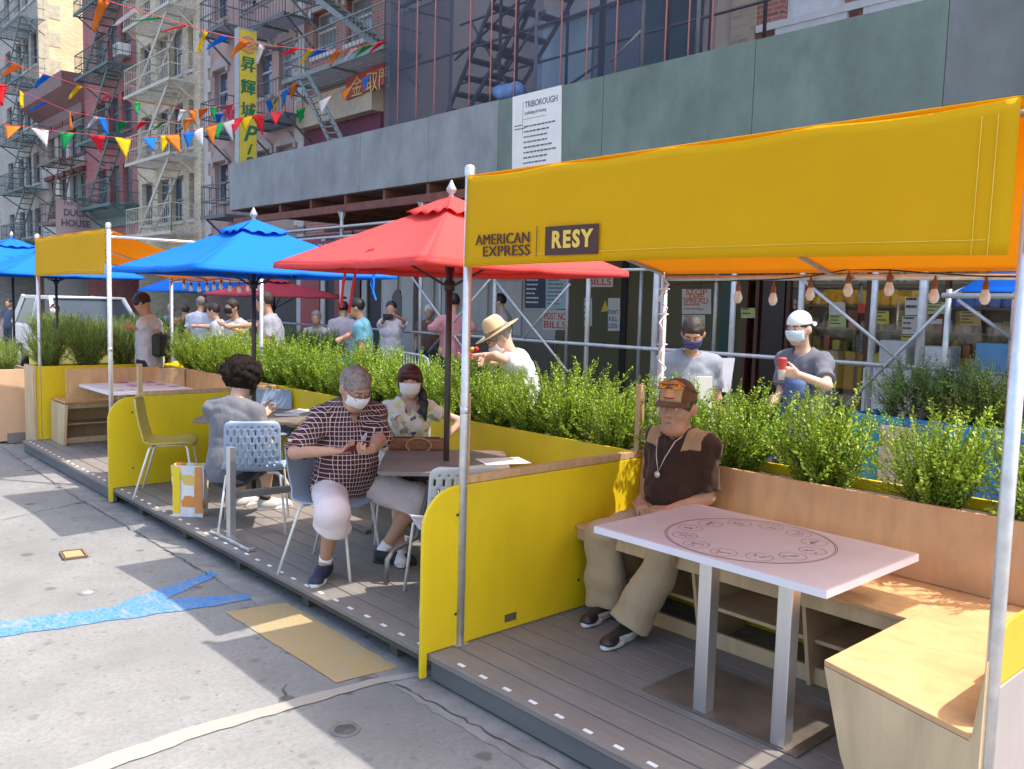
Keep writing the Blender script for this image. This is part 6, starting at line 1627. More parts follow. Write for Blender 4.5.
text('DUCK', wB*.27, (c0[0]+wB*.5, Yb-.08, c0[2]-.72), R1, U1, BT, t, align='CENTER', width=wB*.66, bold=.01)
text('HOUSE', wB*.27, (c0[0]+wB*.5, Yb-.08, c0[2]-1.14), R1, U1, BT, t, align='CENTER', width=wB*.78, bold=.01)
mb = MB(); mb.bar(c0+nv(-.1, 0, .05), nv(FXX, Yb, c1[2]+.05), .05, .05); mb.build('pole', DKI, t)
for y0_, w_, h_, wm_, lab in ((ygr+13.02, 14, 22, BRICK, 'red brick tenement furthest but one up the street'), (ygr+27.04, 20, 25, GREYW, 'grey beige tenement at the far end of the street')):
    facade(lab, y0_, y0_+w_, h_, wm_, [y0_+1.6+2.3*k for k in range(int((w_-1)//2.3))], [(4.6+3.1*k, 6.4+3.1*k) for k in range(5)], ww=1.1)
# ---------------------------------------------------------------- ground floor fronts
GX = 11.6
def gy(px): return float(onx(px, 320, GX)[1])
def gz(px, y, X=GX): return float(onx(px, y, X)[2])
OLIVE = mat('olive painted plywood', (.115, .095, .045), .7, .18, 1.2, bmp=.15, detail=8, dirt=.35, dirtcol=(.06, .05, .03))
t = thing('hoarding', 'olive brown plywood hoarding with posters behind the scaffold posts', 'hoarding', (GX, gy(620), .14))
ps = [gy(p) for p in (556, 590, 624, 662, 700)]
for a, b in zip(ps[:-1], ps[1:]):
    mb = MB(); mb.box(GX, GX+.02, b+.006, a-.006, .15, 3.3); mb.build('board', OLIVE, t, bevel=.003)
mb = MB(); mb.box(GX-.03, GX-.002, gy(626)-.02, gy(621), .15, 3.3); mb.box(GX+.025, GX+.3, ps[-1], ps[0], 3.0, 3.3); mb.build('frame', mat('black gap', (.02, .018, .015), .8), t)
def poster(label, x0, y0, x1, y1, m, words=None, tm=None, X=GX-.012, rows=0, wsz=.5, cat='poster', skew=0, seed=1):
    q0, q1, q2, q3 = [onx(a, b, X) for a, b in ((x0, y0), (x1, y0+skew), (x1, y1+skew), (x0, y1))]
    t = thing('poster', label, cat, q3)
    mb = MB(); mb.prism([q0, q1, q2, q3], (.006, 0, 0)); mb.build('sheet', m, t)
    U, W_ = nv(0, -1, 0), nv(0, 0, 1); w = q0[1]-q1[1]; h = q0[2]-q3[2]
    if words:
        n = len(words)
        for i, s_ in enumerate(words):
            if not s_: continue
            fh = h*wsz/n
            text(s_, fh*1.2, (X-.003, q0[1]-w*.5, q0[2]-h*.08-(i+1)*h*.84*(.62 if rows else 1)/n+fh*.12), U, W_, tm or INKD, t, align='CENTER', width=w*min(.88, .16*len(s_)+.1), bold=.002, name='lettering')
    if rows:
        mb = MB(); off = .62 if words else .10
        scribble(mb, nv(X-.002, q0[1]-w*.1, q0[2]-h*off), U, W_, w*.75, rows, h*(.95-off)/rows, h*(.95-off)/rows*.35, seed=seed); mb.build('small_print', tm or INKD, t)
    return t
REDP = mat('red print', (.60, .06, .03), .6); BLUEPR = mat('blue print', (.10, .16, .32), .6)
CREAMP = mat('cream paper', (.62, .60, .55), .7, .06); YELP = mat('yellow paper', (.62, .50, .08), .7, .06); NAVYP = mat('navy paper', (.05, .055, .11), .6, .15); LIMEP = mat('lime paper', (.50, .55, .22), .7); ORP = mat('tan paper', (.50, .33, .12), .7)
TEALP = mat('pale teal paper', (.42, .55, .58), .6, .1)
poster('white POST NO BILLS notice in red letters behind the straw hat man', 543, 310, 568, 330, CREAMP, ['POST NO', 'BILLS'], REDP, wsz=.8)
poster('navy poster with white lines above the straw hat man', 525, 277, 545, 308, NAVYP, None, mat('white print', (.8, .8, .78), .6), rows=6, seed=3)
poster('pale teal poster of columns of text beside the navy poster', 546, 277, 567, 309, TEALP, None, BLUEPR, rows=7, seed=4)
poster('white notice of red letters high on the olive hoarding under the red umbrella', 587, 272, 613, 287, CREAMP, ['BILLS'], REDP, wsz=.5)
poster('narrow cream notice beside the scaffold post on the hoarding', 584, 298, 592, 326, CREAMP, None, INKD, rows=4, seed=5)
poster('white sheet with blue block print on the olive hoarding', 608, 298, 620, 331, CREAMP, ['', 'DON\'T', 'KILL', 'LESS'], BLUEPR, wsz=.62)
mb = MB(); q = [onx(a, b, GX-.012) for a, b in ((601, 312), (609, 311), (605, 300))]; mb.prism(q, (.006, 0, 0)); tag(mb.build('sticker', mat('yellow sticker', (.62, .48, .05), .6)), 'small yellow triangle sticker on the olive hoarding', 'sticker')
poster('white STOP THE SPREAD poster above the man in the grey polo', 682, 289, 711, 314, CREAMP, ['STOP', 'THE', 'SPREAD'], mat('orange red print', (.62, .16, .06), .6), rows=2, wsz=.78)
poster('lower pair of white notices under the STOP THE SPREAD poster', 682, 315, 705, 327, CREAMP, None, mat('dull red print', (.4, .16, .12), .6), rows=3, seed=7)
# pale boarded front left of the hoarding
PW = mat('pale shop panel', (.46, .44, .41), .6, .12, 1.2, dirt=.3, dirtcol=(.25, .23, .21))
t = thing('storefront', 'pale panelled shop front behind the red umbrella pole', 'shop front', (GX, gy(470), .14))
mb = MB(); mb.box(GX, GX+.05, gy(556)+.01, gy(381), .142, 3.4); mb.build('wall', PW, t)
for a, b, y0, y1 in ((462, 488, 280, 330), (493, 522, 281, 334), (384, 398, 276, 330), (402, 414, 276, 330), (422, 434, 276, 330), (438, 446, 276, 330)):
    mb = MB(); mb.box(GX-.035, GX-.002, gy(b), gy(a), gz(a, y1), gz(a, y0)); mb.build('panel', mat('white grey board', (.52, .50, .48), .55, .1, 2), t, bevel=.01)
mb = MB(); mb.box(GX-.03, GX-.002, gy(556)+.02, gy(460), .145, gz(500, 336)); mb.build('lower_wall', mat('brown lower wall', (.13, .11, .08), .7, .2), t)
mb = MB(); mb.prism([nv(GX-.04, gy(393), gz(393, 318)), nv(GX-.04, gy(403), gz(403, 318)), nv(GX-.04, gy(403), gz(403, 296)), nv(GX-.04, gy(400), gz(400, 290)), nv(GX-.04, gy(396), gz(396, 290)), nv(GX-.04, gy(393), gz(393, 296))], (.03, 0, 0)); mb.build('arched_grille', mat('dark grille', (.10, .10, .10), .5), t)
for a, b in ((416, 421), (448, 452)):
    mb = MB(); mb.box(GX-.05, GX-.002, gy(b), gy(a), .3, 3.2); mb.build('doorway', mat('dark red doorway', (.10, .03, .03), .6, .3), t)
# red front and dark opening further left
REDW = mat('crimson shop wall', (.26, .018, .03), .5, .2, 1)
t = thing('storefront', 'crimson shop front with a dark doorway near the teal shirt man', 'shop front', (GX, gy(330), .14))
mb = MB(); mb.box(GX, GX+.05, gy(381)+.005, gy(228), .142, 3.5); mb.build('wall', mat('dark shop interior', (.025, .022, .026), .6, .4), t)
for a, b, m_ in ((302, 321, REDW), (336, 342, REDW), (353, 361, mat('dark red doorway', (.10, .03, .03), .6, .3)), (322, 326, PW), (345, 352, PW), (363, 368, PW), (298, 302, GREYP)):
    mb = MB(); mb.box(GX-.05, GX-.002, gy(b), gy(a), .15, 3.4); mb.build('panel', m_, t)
for px, py, c in ((318, 248, (.6, .6, .62)), (333, 236, (.45, .04, .12)), (350, 238, (.45, .05, .10))):
    pass
mb = MB(); mb.box(GX-.35, GX-.052, gy(366), gy(305), 2.95, 3.3); mb.build('sign_band', mat('magenta dark sign', (.16, .015, .05), .5, .2), t)
mb = MB()
for k in range(7): 
    y = gy(318+7*k); mb.tube([(GX-.36, y+.12*math.cos(a), 3.12+.10*math.sin(a)+.03*math.sin(3*a)) for a in np.linspace(.4, 5.2, 10)], .018, 5)
mb.build('scroll_mark', mat('white scroll paint', (.62, .60, .62), .5), t)
t = thing('shop_sign', 'small pale sign hanging under the far end of the shed', 'sign', onx(296, 234, 9))
q = [onx(a, b, 9.2) for a, b in ((287, 228), (304, 226), (304, 233), (287, 235))]; mb = MB(); mb.prism(q, (.05, 0, 0)); mb.build('board', mat('pale sign board', (.40, .38, .34), .6), t); text('Restaurant', .1, onx(288, 233.5, 9.19), (0, -1, 0), (0, 0, 1), INKD, t, width=(q[0][1]-q[1][1])*.9)
# dark front and shop window on the right
t = thing('storefront', 'dark brown shop window full of shelved goods behind the capped cup carrier', 'shop front', (GX, gy(880), .14))
mb = MB(); mb.box(GX, GX+.05, gy(744), gy(700)-.005, .142, 3.4); mb.build('wall', OLIVE, t)
mb = MB(); mb.box(GX-.06, GX-.002, gy(735), gy(722), .15, 3.4); mb.build('pillar', mat('dark green column', (.012, .06, .05), .4), t)
RBR = mat('red brown shop timber', (.11, .035, .022), .5, .3, 2)
mb = MB(); mb.box(GX+.7, GX+.75, -2, gy(744), .142, 3.4); mb.build('back_wall', mat('brown shop interior', (.16, .105, .06), .7, .4, 1.5), t)
mb = MB()
for px in (746, 757, 788, 868, 946, 1030): mb.box(GX-.03, GX+.05, gy(px)-.03, gy(px)+.03, .15, 3.4)
mb.box(GX-.03, GX+.05, -2, gy(744), 2.75, 3.4); mb.box(GX-.03, GX+.05, -2, gy(790), .15, .35); mb.build('window_frame', RBR, t)
mb = MB(); mb.box(GX-.02, GX+.04, gy(784), gy(762), .15, 2.74); mb.build('door', mat('dark door', (.035, .018, .018), .4, .2), t)
DY = mat('yellow shelf front', (.50, .42, .05), .6, .2, 2); DG = mat('grey carton', (.22, .24, .22), .7, .2); DB = mat('brown carton', (.22, .13, .055), .7, .2)
mb = MB(); rr = random.Random(8)
y = gy(1040)
for (pa, pb, m_) in ((792, 812, DY), (814, 838, DG), (842, 864, DB), (866, 886, DY), (888, 930, DY), (932, 960, DB), (962, 1010, DG)):
    mb = MB(); mb.box(GX+.1, GX+.5, gy(pb)+.02, gy(pa)-.02, .36, gz(850, 352)); mb.build('display_box', m_, t, bevel=.01)
for z in (1.62, 1.95, 2.28, 2.58):
    mb = MB(); mb.box(GX+.35, GX+.69, -1.5, gy(790), z-.025, z); mb.build('shelf', mat('shelf timber', (.24, .15, .075), .6, .2), t)
GOODS = [mat('goods %d' % i, c, .5, .3, 8) for i, c in enumerate(((.20, .10, .05), (.34, .24, .12), (.12, .18, .05), (.38, .07, .04), (.40, .30, .05), (.12, .12, .13), (.48, .44, .36)))]
mb = MB()
for z in (gz(850, 352)+.003, 1.623, 1.953, 2.283):
    y = -1.4
    while y < gy(794):
        w_ = rr.uniform(.05, .16); h_ = rr.uniform(.12, .28); mi = rr.choice([0, 0, 0, 1, 2, 3, 4, 5, 6])
        if rr.random() < .35: mb.lathe([(w_*.4, 0), (w_*.42, h_*.7), (w_*.18, h_*.85), (w_*.16, h_), (.001, h_)], (GX+.45, y+w_/2, z), 8, mi)
        else: mb.box(GX+.38, GX+.38+rr.uniform(.06, .2), y, y+w_*.92, z, z+h_, mi)
        y += w_+rr.uniform(0, .05)
g_ = mb.build('goods', GOODS, t); g_['kind'] = 'stuff'
def shopglass():
    m, nt, b = newmat('shop glass'); b.inputs['Base Color'].default_value = (.5, .5, .5, 1); b.inputs['Roughness'].default_value = .03
    tr = nt.nodes.new('ShaderNodeBsdfTransparent'); mx = nt.nodes.new('ShaderNodeMixShader'); mx.inputs[0].default_value = .05
    gl = nt.nodes.new('ShaderNodeBsdfGlossy'); gl.inputs['Roughness'].default_value = .03; gl.inputs['Color'].default_value = (.8, .8, .8, 1)
    nt.links.new(tr.outputs[0], mx.inputs[1]); nt.links.new(gl.outputs[0], mx.inputs[2]); nt.links.new(mx.outputs[0], nt.nodes['Material Output'].inputs[0]); return m
mb = MB(); mb.box(GX+.0, GX+.008, -2, gy(790), .36, 2.74); mb.build('window_pane', shopglass(), t)
XG = GX-.036
for args in (('lime green notice beside the dark shop door', 741, 308, 755, 318, LIMEP, None, INKD, 2), ('white sheet above a lime sheet on the shop window', 829, 302, 845, 315, CREAMP, None, INKD, 0), ('lime sheet under a white sheet on the shop window', 829, 315.5, 846, 327, LIMEP, None, INKD, 3), ('small yellow sheet on the shop window', 872, 311, 889, 324, YELP, None, INKD, 3),
             ('tall white flyer with a round mark on the shop window', 905, 297, 920, 315, PAPER, None, INKD, 2), ('pale grey flyer below the round mark flyer', 902, 316, 919, 334, CREAMP, None, INKD, 3), ('mustard sheet at the foot of the flyers on the shop window', 901, 335, 915, 350, YELP, None, INKD, 3), ('lime notice high on the shop window by the diagonal pipe', 925, 302, 945, 314, LIMEP, None, INKD, 3), ('orange tan sheet on the shop window near the blue canopy', 960, 311, 981, 326, ORP, None, INKD, 4), ('red lantern coloured sheet on the shop window', 858, 304, 865, 313, REDP, None, INKD, 0), ('long pale strip notice on the shop window', 924, 319, 942, 324, CREAMP, None, mat('dull red print', (.4, .16, .12), .6), 1)):
    poster(args[0], *args[1:5], args[5], args[6], args[7], X=XG, rows=args[8], seed=len(args[0]))
# white street table display in front of the shop
t = thing('stall_table', 'white covered stall table with boxes in front of the shop window', 'stall', at(945, 375, 10.2))
p = onx(945, 360, 9.6)
mb = MB(); mb.box(9.3, 9.9, p[1]-.75, p[1]+.75, .145, 1.25); mb.build('cloth', mat('white table cloth', (.58, .56, .55), .7, .06), t, bevel=.02)
for i, (dy, c, h_) in enumerate(((.5, (.5, .48, .47), .3), (.05, (.55, .55, .54), .26), (-.5, (.12, .30, .5), .32))):
    mb = MB(); mb.box(9.45, 9.75, p[1]+dy-.15, p[1]+dy+.15, 1.253, 1.25+h_); o = mb.build('carton', mat('carton %d' % i, c, .6, .1), None, bevel=.01); tag(o, ['pale carton at the left end of the white stall', 'white carton in the middle of the white stall', 'blue carton at the right end of the white stall'][i], 'carton')

# ---------------------------------------------------------------- blue booth across the lane
BLUEPL = mat('blue painted planter', (.02, .17, .42), .45, .1, 2, dirt=.2, dirtcol=(.02, .10, .25)); TEALPL = mat('teal painted panel', (.05, .30, .40), .45, .1)
planter('blue planter of mixed shrubs across the lane on the right', 6.45, 6.95, .2, 3.22, 1.07, BLUEPL, z0=.002)
mb = MB(); q = [onz(a, b, z) for a, b, z in ((873, 408, 1.075), (912, 414, 1.075))]
mb.box(6.425, 6.448, 2.80, 3.22, .02, 1.072); tag(mb.build('teal_board', TEALPL), 'teal board on the left end of the blue planter', 'board')
q0, q1 = onx(879, 450, 6.38), onx(914, 452, 6.38); mb = MB(); mb.box(6.37, 6.40, q1[1], q0[1], .02, onx(900, 427, 6.38)[2]); tag(mb.build('board', mat('beige board', (.50, .42, .36), .6, .06), bevel=.004), 'beige board leaning against the blue planter', 'board')
big = shrub_proto('leafy_shrub', 70, LEAFD, nst=170, H=.5, spread=.9, leaf=.028, gap=.02, narrow=.4)
place(fl[0], 'feathery tall shrub at the right end of the blue planter', 6.7, float(onx(1000, 400, 6.7)[1]), 1.0, 1.0, group='shrubs in the blue planter')
place(big, 'dark wide shrub in the blue planter behind the thin post', 6.72, float(onx(955, 390, 6.7)[1]), 1.0, 1.0, group='shrubs in the blue planter')
place(big, 'dark leafy shrub at the left end of the blue planter', 6.72, float(onx(912, 385, 6.7)[1]), 1.0, 1.0, group='shrubs in the blue planter')
grp = shrub_proto('low_herb', 71, leaf_mat('grey herb leaf', (.16, .17, .14), (.26, .26, .22), (.32, .30, .30)), nst=50, H=.25, spread=1.1, leaf=.026, gap=.02, narrow=.5)
place(grp, 'low greyish herb in front of the dark shrubs of the blue planter', 6.58, float(onx(912, 400, 6.55)[1]), 1.02, 1.1)
yhb = shrub_proto('low_herb', 72, leaf_mat('yellow herb leaf', (.22, .16, .03), (.32, .24, .05), (.16, .16, .04)), nst=50, H=.24, spread=1.1, leaf=.024, gap=.02, narrow=.5)
place(yhb, 'low yellowish herb in the middle of the blue planter', 6.58, float(onx(952, 405, 6.55)[1]), 1.02, 1.1)
t = thing('canopy', 'blue canopy on a pipe frame over the blue planter at the right', 'canopy', (7.2, 1.5, .14))
yb0 = float(onx(950, 283, 6.72)[1])
bz = float(onx(985, 296, 6.6)[2])
mb = MB(); mb.grid(lambda u, v: nv(6.6+1.5*v, yb0-.1-5*u, bz+.03+.28*math.sin(v*1.57)), 12, 8); mb.build('roof', BFAB, t, solid=.003)
mb = MB(); mb.tube([(6.6, yb0, bz), (6.6, yb0-5, bz)], .02, 8); mb.tube([(8.1, yb0, bz+.3), (8.1, yb0-5, bz+.3)], .02, 8); mb.build('front_bar', PIPE, t)
for x in (6.72, 8.1):
    mb = MB(); mb.tube([(x, yb0, .15 if x > 7 else 1.02), (x, yb0, bz+.05+(.28 if x > 7 else 0))], .022, 10); mb.build('post', PIPE, t)
mb = MB(); mb.tube([(6.72, yb0, bz), (8.1, yb0, bz+.3)], .018, 8); mb.build('side_bar', PIPE, t)

# ---------------------------------------------------------------- further planters, barrier, umbrellas, car
planter('blue planter behind the steel barrier', 6.5, 6.95, 11.2, 14.6, .98, BLUEPL, z0=.002)
for i, y in enumerate((11.5, 12.1, 12.7, 13.3, 13.9, 14.4)): place(big, 'dark shrub in the planter behind the steel barrier, %s from the right' % ORD[i], 6.72, y, .93, .9, group='dark shrubs behind the barrier')
planter('grey blue planter beyond the bag carrying man', 6.3, 6.8, 15.6, 20.0, 1.0, mat('grey blue planter', (.20, .25, .32), .5, .1), z0=.002)
for i, y in enumerate(np.linspace(15.9, 19.7, 6)): place(big, 'dark shrub in the grey blue planter, %s from the right' % ORD[i], 6.55, y, .95, .95, group='dark shrubs in the grey blue planter')
t = thing('crowd_barrier', 'grey steel crowd barrier with a rounded end', 'barrier', (7.2, 11, .14))
a0, a1 = at(378, 341, 12.9), at(428, 350, 11.3); a0[2] = a1[2] = 1.13
d = unit(a1-a0)
mb = MB(); mb.tube([nv(a0[0], a0[1], .3), a0-nv(0, 0, .12), a0-nv(0, 0, .03)+d*.03, a0+d*.12, a1-d*.14, a1-nv(0, 0, .04)+d*.0, a1-nv(0, 0, .18)+d*.06, nv(a1[0], a1[1], .3)+d*.06, nv(a0[0], a0[1], .3)], .02, 8); mb.build('frame', GALV, t)
n = 17
for k in range(n):
    p = a0+(a1-a0)*(k+1)/(n+1); mb = MB(); mb.tube([nv(p[0], p[1], .3), p], .008, 6); mb.build('bar', GALV, t)
for f in (.15, .85):
    p = a0+(a1-a0)*f; s_ = nv(-d[1], d[0], 0); mb = MB(); mb.bar(nv(p[0], p[1], .02)-s_*.3, nv(p[0], p[1], .02)+s_*.3, .04, .03); mb.bar(nv(p[0], p[1], .035), nv(p[0], p[1], .3), .03, .03); mb.build('foot', GALV, t)
PKFAB = fabric_mat('dull red umbrella fabric', (.42, .05, .08), .25)
pu = at(274, 300, 15.5); umbrella('dull red umbrella further up the street', (pu[0], pu[1]), PKFAB, R_=1.3, ztop=float(at(274, 279, 15.5)[2]), zrim=float(at(274, 295, 15.5)[2]), z0=.02, vent=True)
pu = at(205, 290, 19); umbrella('blue umbrella further up the street behind the crowd', (pu[0], pu[1]), BFAB, R_=1.5, ztop=float(at(205, 266, 19)[2]), zrim=float(at(205, 291, 19)[2]), z0=.02, vent=False)
umbrella('blue umbrella at the left edge beyond the far canopy', (3.3, 15.2), BFAB, ztop=2.62, zrim=2.12, R_=1.5)
umbrella('blue umbrella behind the far canopy, partly hidden by its valance', (3.45, 13.4), BFAB, ztop=2.5, zrim=2.08, R_=1.25)
DECK2 = MB(); DECK2.box(2.45, 4.45, 11.7, 18, .01, .13); DECK2.build('deck', DECK, kind='structure')
planter('plywood planter at the street edge beyond the far booth', 2.34, 2.72, 11.75, 14.3, .90, mat('peach plywood', (.62, .40, .25), .5, .08, 3), z0=.03)
planter('yellow planter at the back of the terrace beyond the far booth', 4.03, 4.41, 11.7, 17.5, .98)
for i, y in enumerate(np.linspace(12, 14.0, 4)): place(fl[i % 2], 'feathery shrub in the plywood planter, %s from the right' % ORD[i], 2.53, y, .85, .72, group='shrubs in the plywood planter')
for i, y in enumerate(np.linspace(12, 17.2, 8)): place(fl[i % 2], 'feathery shrub on the terrace beyond the far booth, %s from the right' % ORD[i], 4.21, y, .92, 1.05, group='shrubs beyond the far booth')
# white car
def car(label, x, y):
    t = thing('parked_car', label, 'car', (x, y, 0))
    WP = mat('white car paint', (.62, .62, .63), .25, .03, coat=.5); CG = mat('car glass', (.03, .045, .06), .06, .2, .5)
    w = .9; sl_ = lambda yy, z, s_=0: nv(x, yy, z)
    prof = [(-2.3, .45), (-2.35, .75), (-2.25, .98), (-1.2, 1.10), (1.9, 1.12), (2.25, 1.05), (2.3, .6), (2.2, .4), (-2.1, .35)]
    mb = MB(); mb.prism([nv(x-w, y+a, b) for a, b in prof], (2*w, 0, 0)); body = mb.build('body', WP, t, bevel=.07, seg=3)
    # cabin: pillars and roof with open sides
    ya, yb_, yc_, yd = y-1.25, y-.5, y+1.7, y+2.2; wt = .74
    roof = MB(); roof.prism([nv(x-wt, yb_-.05, 1.70), nv(x+wt, yb_-.05, 1.70), nv(x+wt, yc_, 1.70), nv(x-wt, yc_, 1.70)], (0, 0, .06)); roof.build('roof', WP, t, bevel=.03)
    for s_ in (-1, 1):
        for pa, pb, w_, h_ in (((x+s_*.86, ya, 1.08), (x+s_*wt, yb_, 1.72), .07, .09), ((x+s_*.87, y+.45, 1.10), (x+s_*wt, y+.45, 1.72), .05, .1), ((x+s_*.86, yd, 1.08), (x+s_*wt, yc_, 1.72), .07, .16), ((x+s_*wt, yb_, 1.715), (x+s_*wt, yc_, 1.715), .06, .06)):
            pl = MB(); pl.bar(pa, pb, w_, h_); pl.build('pillar', WP, t)
    g_ = MB(); g_.add([(x-.83, ya+.02, 1.1), (x+.83, ya+.02, 1.1), (x+.72, yb_, 1.70), (x-.72, yb_, 1.70)], [(0, 1, 2, 3)]); g_.build('windscreen', CG, t, solid=.006)
    for s_ in (-1, 1):
        g_ = MB(); g_.add([(x+s_*.85, y+.5, 1.11), (x+s_*.85, yd-.1, 1.11), (x+s_*.735, yc_, 1.69), (x+s_*.735, y+.5, 1.69)], [(0, 1, 2, 3)]); g_.build('side_window', CG, t, solid=.006)
        m_ = MB(); m_.ball((x+s_*1.0, ya+.25, 1.18), .1, 10, 0, (1, .5, .75)); m_.build('mirror', BLACK, t)
        h_ = MB(); h_.ball((x+s_*.66, y-2.27, .82), .13, 10, 0, (1.3, .35, .7)); h_.build('headlight', mat('headlight', (.6, .62, .65), .1), t)
        for yy in (-1.45, 1.45):
            wh = MB(); wh.lathe([(.2, -.1), (.31, -.11), (.33, -.06), (.33, .06), (.31, .11), (.2, .1)], (x+s_*.84, y+yy, .335), 20, axis=(1, 0, 0)); tr_ = wh.build('wheel', BLACK, t)
            wh = MB(); wh.lathe([(.001, .08), (.2, .1), (.21, .08)], (x+s_*.84, y+yy, .335), 14, axis=(s_, 0, 0)); wh.build('rim', STEEL, tr_)
    g_ = MB(); g_.box(x-.55, x+.55, y-2.36, y-2.32, .6, .8); g_.build('grille', BLACK, t)
    mb = MB()
    for s_ in (-.4, .4): mb.box(x+s_-.24, x+s_+.24, y-.05, y+.5, .9, 1.05); mb.box(x+s_-.22, x+s_+.22, y+.42, y+.54, 1.0, 1.35)
    mb.build('seats', mat('grey seat', (.12, .12, .13), .8), t)
car('white car parked facing the camera beyond the far booth', 5.9, 21.0)

# ---------------------------------------------------------------- people in the street
TEE = {}
def tee(nm, col): return cloth_mat(nm, col, .08, fold=9)
JEAN = cloth_mat('dark trousers', (.035, .04, .055), .2); KH2 = cloth_mat('khaki shorts cloth', (.40, .33, .24), .1)
HB = mat('dark brown hair', (.035, .022, .016), .6, .3, 50, bmp=.4); HG = mat('light grey hair', (.20, .18, .165), .7, .3, 50); HBL = mat('black hair', (.014, .012, .013), .5, .3, 50)
LEFT = (-.743, .669); RIGHT = (.743, -.669); TOCAM = (-.668, -.743); AWAY = (.668, .743)
def walker(label, hx, hy, d, face, top, bottom=JEAN, hairm=HB, hstyle='short', skin=SK1, mask=None, lean=0, head_f=None, res=.016, ground=.02, sit=False, w=1, belly=.02, lh=None, rh=None, sleeve=.6, female=False, le=None, re=None, short=True, legs=True, shoes=True, **kw):
    """hx, hy: head centre in the photo at d metres"""
    hc = at(hx, hy, d); f = unit(nv(face[0], face[1], 0))
    if sit: H = 1.7; pz_ = hc[2]-.70
    else: H = min(1.9, max(1.5, (hc[2]-ground)/.93)); pz_ = ground+.53*H-.0
    k = H/1.75
    sp = unit(nv(0, 0, math.cos(lean))+f*math.sin(lean)); nd = unit(sp+f*.35)
    pel = hc-sp*.49*k-nd*.2*k-f*.03
    kk = {}
    if sit:
        R0 = nv(f[1], -f[0], 0); kk = dict(lf=pel+f*.42-R0*.1-nv(0, 0, .42), rf=pel+f*.42+R0*.1-nv(0, 0, .42), lk=f+nv(0, 0, .8), rk=f+nv(0, 0, .8))
    J = person(label, pel, face, head_f=head_f, lean=lean, H=H, w=w, belly=belly, skin=skin, res=res, lh=lh, rh=rh, le=le, re=re, detail=res < .0125, female=female, chest=1 if female else 0, **kk, **kw)
    if res < .0125: eyes(J['o'], J['g'], J['A'], J['hs'], skin)
    shirt(J, top, sleeve, .016, hem=-.10, amp=.005, freq=18, loose=.014)
    trousers(J, bottom, 1.9 if bottom is JEAN else .95, .018, .03)
    if hstyle: hair(J, hairm, hstyle, res=max(.007, res*.8))
    if mask: mask_obj(J['o'], J['g'], J['A'], J['hs'], mask, loop=res < .0125)
    if shoes and not sit:
        for s_ in 'lr': shoe(J, s_, BLACK, RUBW, res=.012)
    return J
# three near figures behind the planter
S1 = walker('person in a wide straw hat and pale blue T-shirt bending over the planter', 499, 337, 6.9, LEFT, tee('pale blue tee', (.60, .66, .72)), lean=.30, head_f=(-.62, .40, -.68), skin=SK2, hairm=HG, res=.011, mask=MASKW, w=.95, rh=at(476, 362, 6.5), lh=at(470, 357, 6.7), hs=1.1)
g, A = S1['g'], S1['A']
STRAW = mat('woven straw', (.60, .46, .25), .8, .1, 60, bmp=.4)
hx_ = unit(A[2]*1+A[1]*-.18); hc = g(0, -.02, .055)
mb = MB(); mb.lathe([(.001, .135), (.04, .138), (.07, .125), (.088, .09), (.097, .02), (.10, .0), (.13, -.006), (.175, -.004), (.20, .004), (.203, .008), (.175, .002), (.13, .0), (.10, .004)], hc, 28, axis=hx_); ho = mb.build('straw_hat', STRAW, S1['o'], sub=1)
mb = MB(); mb.lathe([(.0995, .006), (.0985, .030), (.097, .031), (.096, .006)], hc, 24, axis=hx_); mb.build('hat_band', mat('brown hat band', (.16, .11, .06), .6), ho)
t = thing('flower_bunch', 'red and yellow flowers held by the straw hat person', 'flowers', at(468, 356, 6.5))
for i in range(14):
    c = at(468, 356, 6.5)+RNG.normal(size=3)*.035; mb = MB(); mb.ball(c, .016+.008*RNG.random(), 7); mb.build('flower', mat(*( ('red petal', (.5, .02, .02)) if i % 3 else ('yellow petal', (.6, .42, .04)) )), t)
S2 = walker('man in a grey blue polo and patterned mask looking down behind the planter', 694, 333, 6.6, TOCAM, tee('grey blue polo', (.23, .25, .29)), head_f=(-.72, -.45, -.52), lean=.08, res=.011, w=1.08, belly=.06, mask=mat('navy patterned mask', (.05, .06, .20), .8, .6, 60), skin=SK1, sleeve=.7)
nb, f, up, R = S2['nb'], S2['f'], S2['up'], S2['R']; mb = MB()
for q in (-1, 1): mb.prism([nb+R*q*.008+f*.105-up*.075, nb+R*q*.07+f*.075-up*.035, nb+R*q*.07+f*.01+up*.035, nb+R*q*.045+f*.07+up*.025], f*.006+R*q*.004)
mb.build('collar', MATS['grey blue polo'], S2['o'], bevel=.003)
S3 = walker('man in a backwards white cap and grey T-shirt holding a red cup', 798, 329, 6.7, unit(nv(-.9, .1, 0)), tee('charcoal tee', (.13, .13, .155)), head_f=(-.93, .05, -.12), res=.011, mask=MASKB, skin=SK2, hairm=HB, w=.95, rh=at(772, 402, 6.6), lh=at(797, 374, 6.35), le=RIGHT+(-.5,), sleeve=.75, hand_l=fold_hand(unit(nv(-.6, .75, .15)), unit(nv(.2, .5, .1)), .6))
cap(S3, mat('white cap cloth', (.72, .71, .70), .8, .05), back=True, tall=1.1)
pc = S3['wrl']+unit(nv(-.6, .75, .15))*.10+nv(-.02, .0, .03)
t = thing('cup', 'red lidded cup held by the man in the white cap', 'cup', pc)
mb = MB(); mb.lathe([(.001, -.09), (.023, -.09), (.027, -.015)], pc, 16); mb.build('clear_cup', mat('milky cup', (.60, .56, .55), .3), t)
mb = MB(); mb.lathe([(.0275, -.015), (.034, .055), (.036, .06), (.036, .068), (.016, .074), (.001, .075)], pc, 16); mb.build('red_cup', mat('red cup', (.60, .06, .05), .4), t)
mb = MB(); 
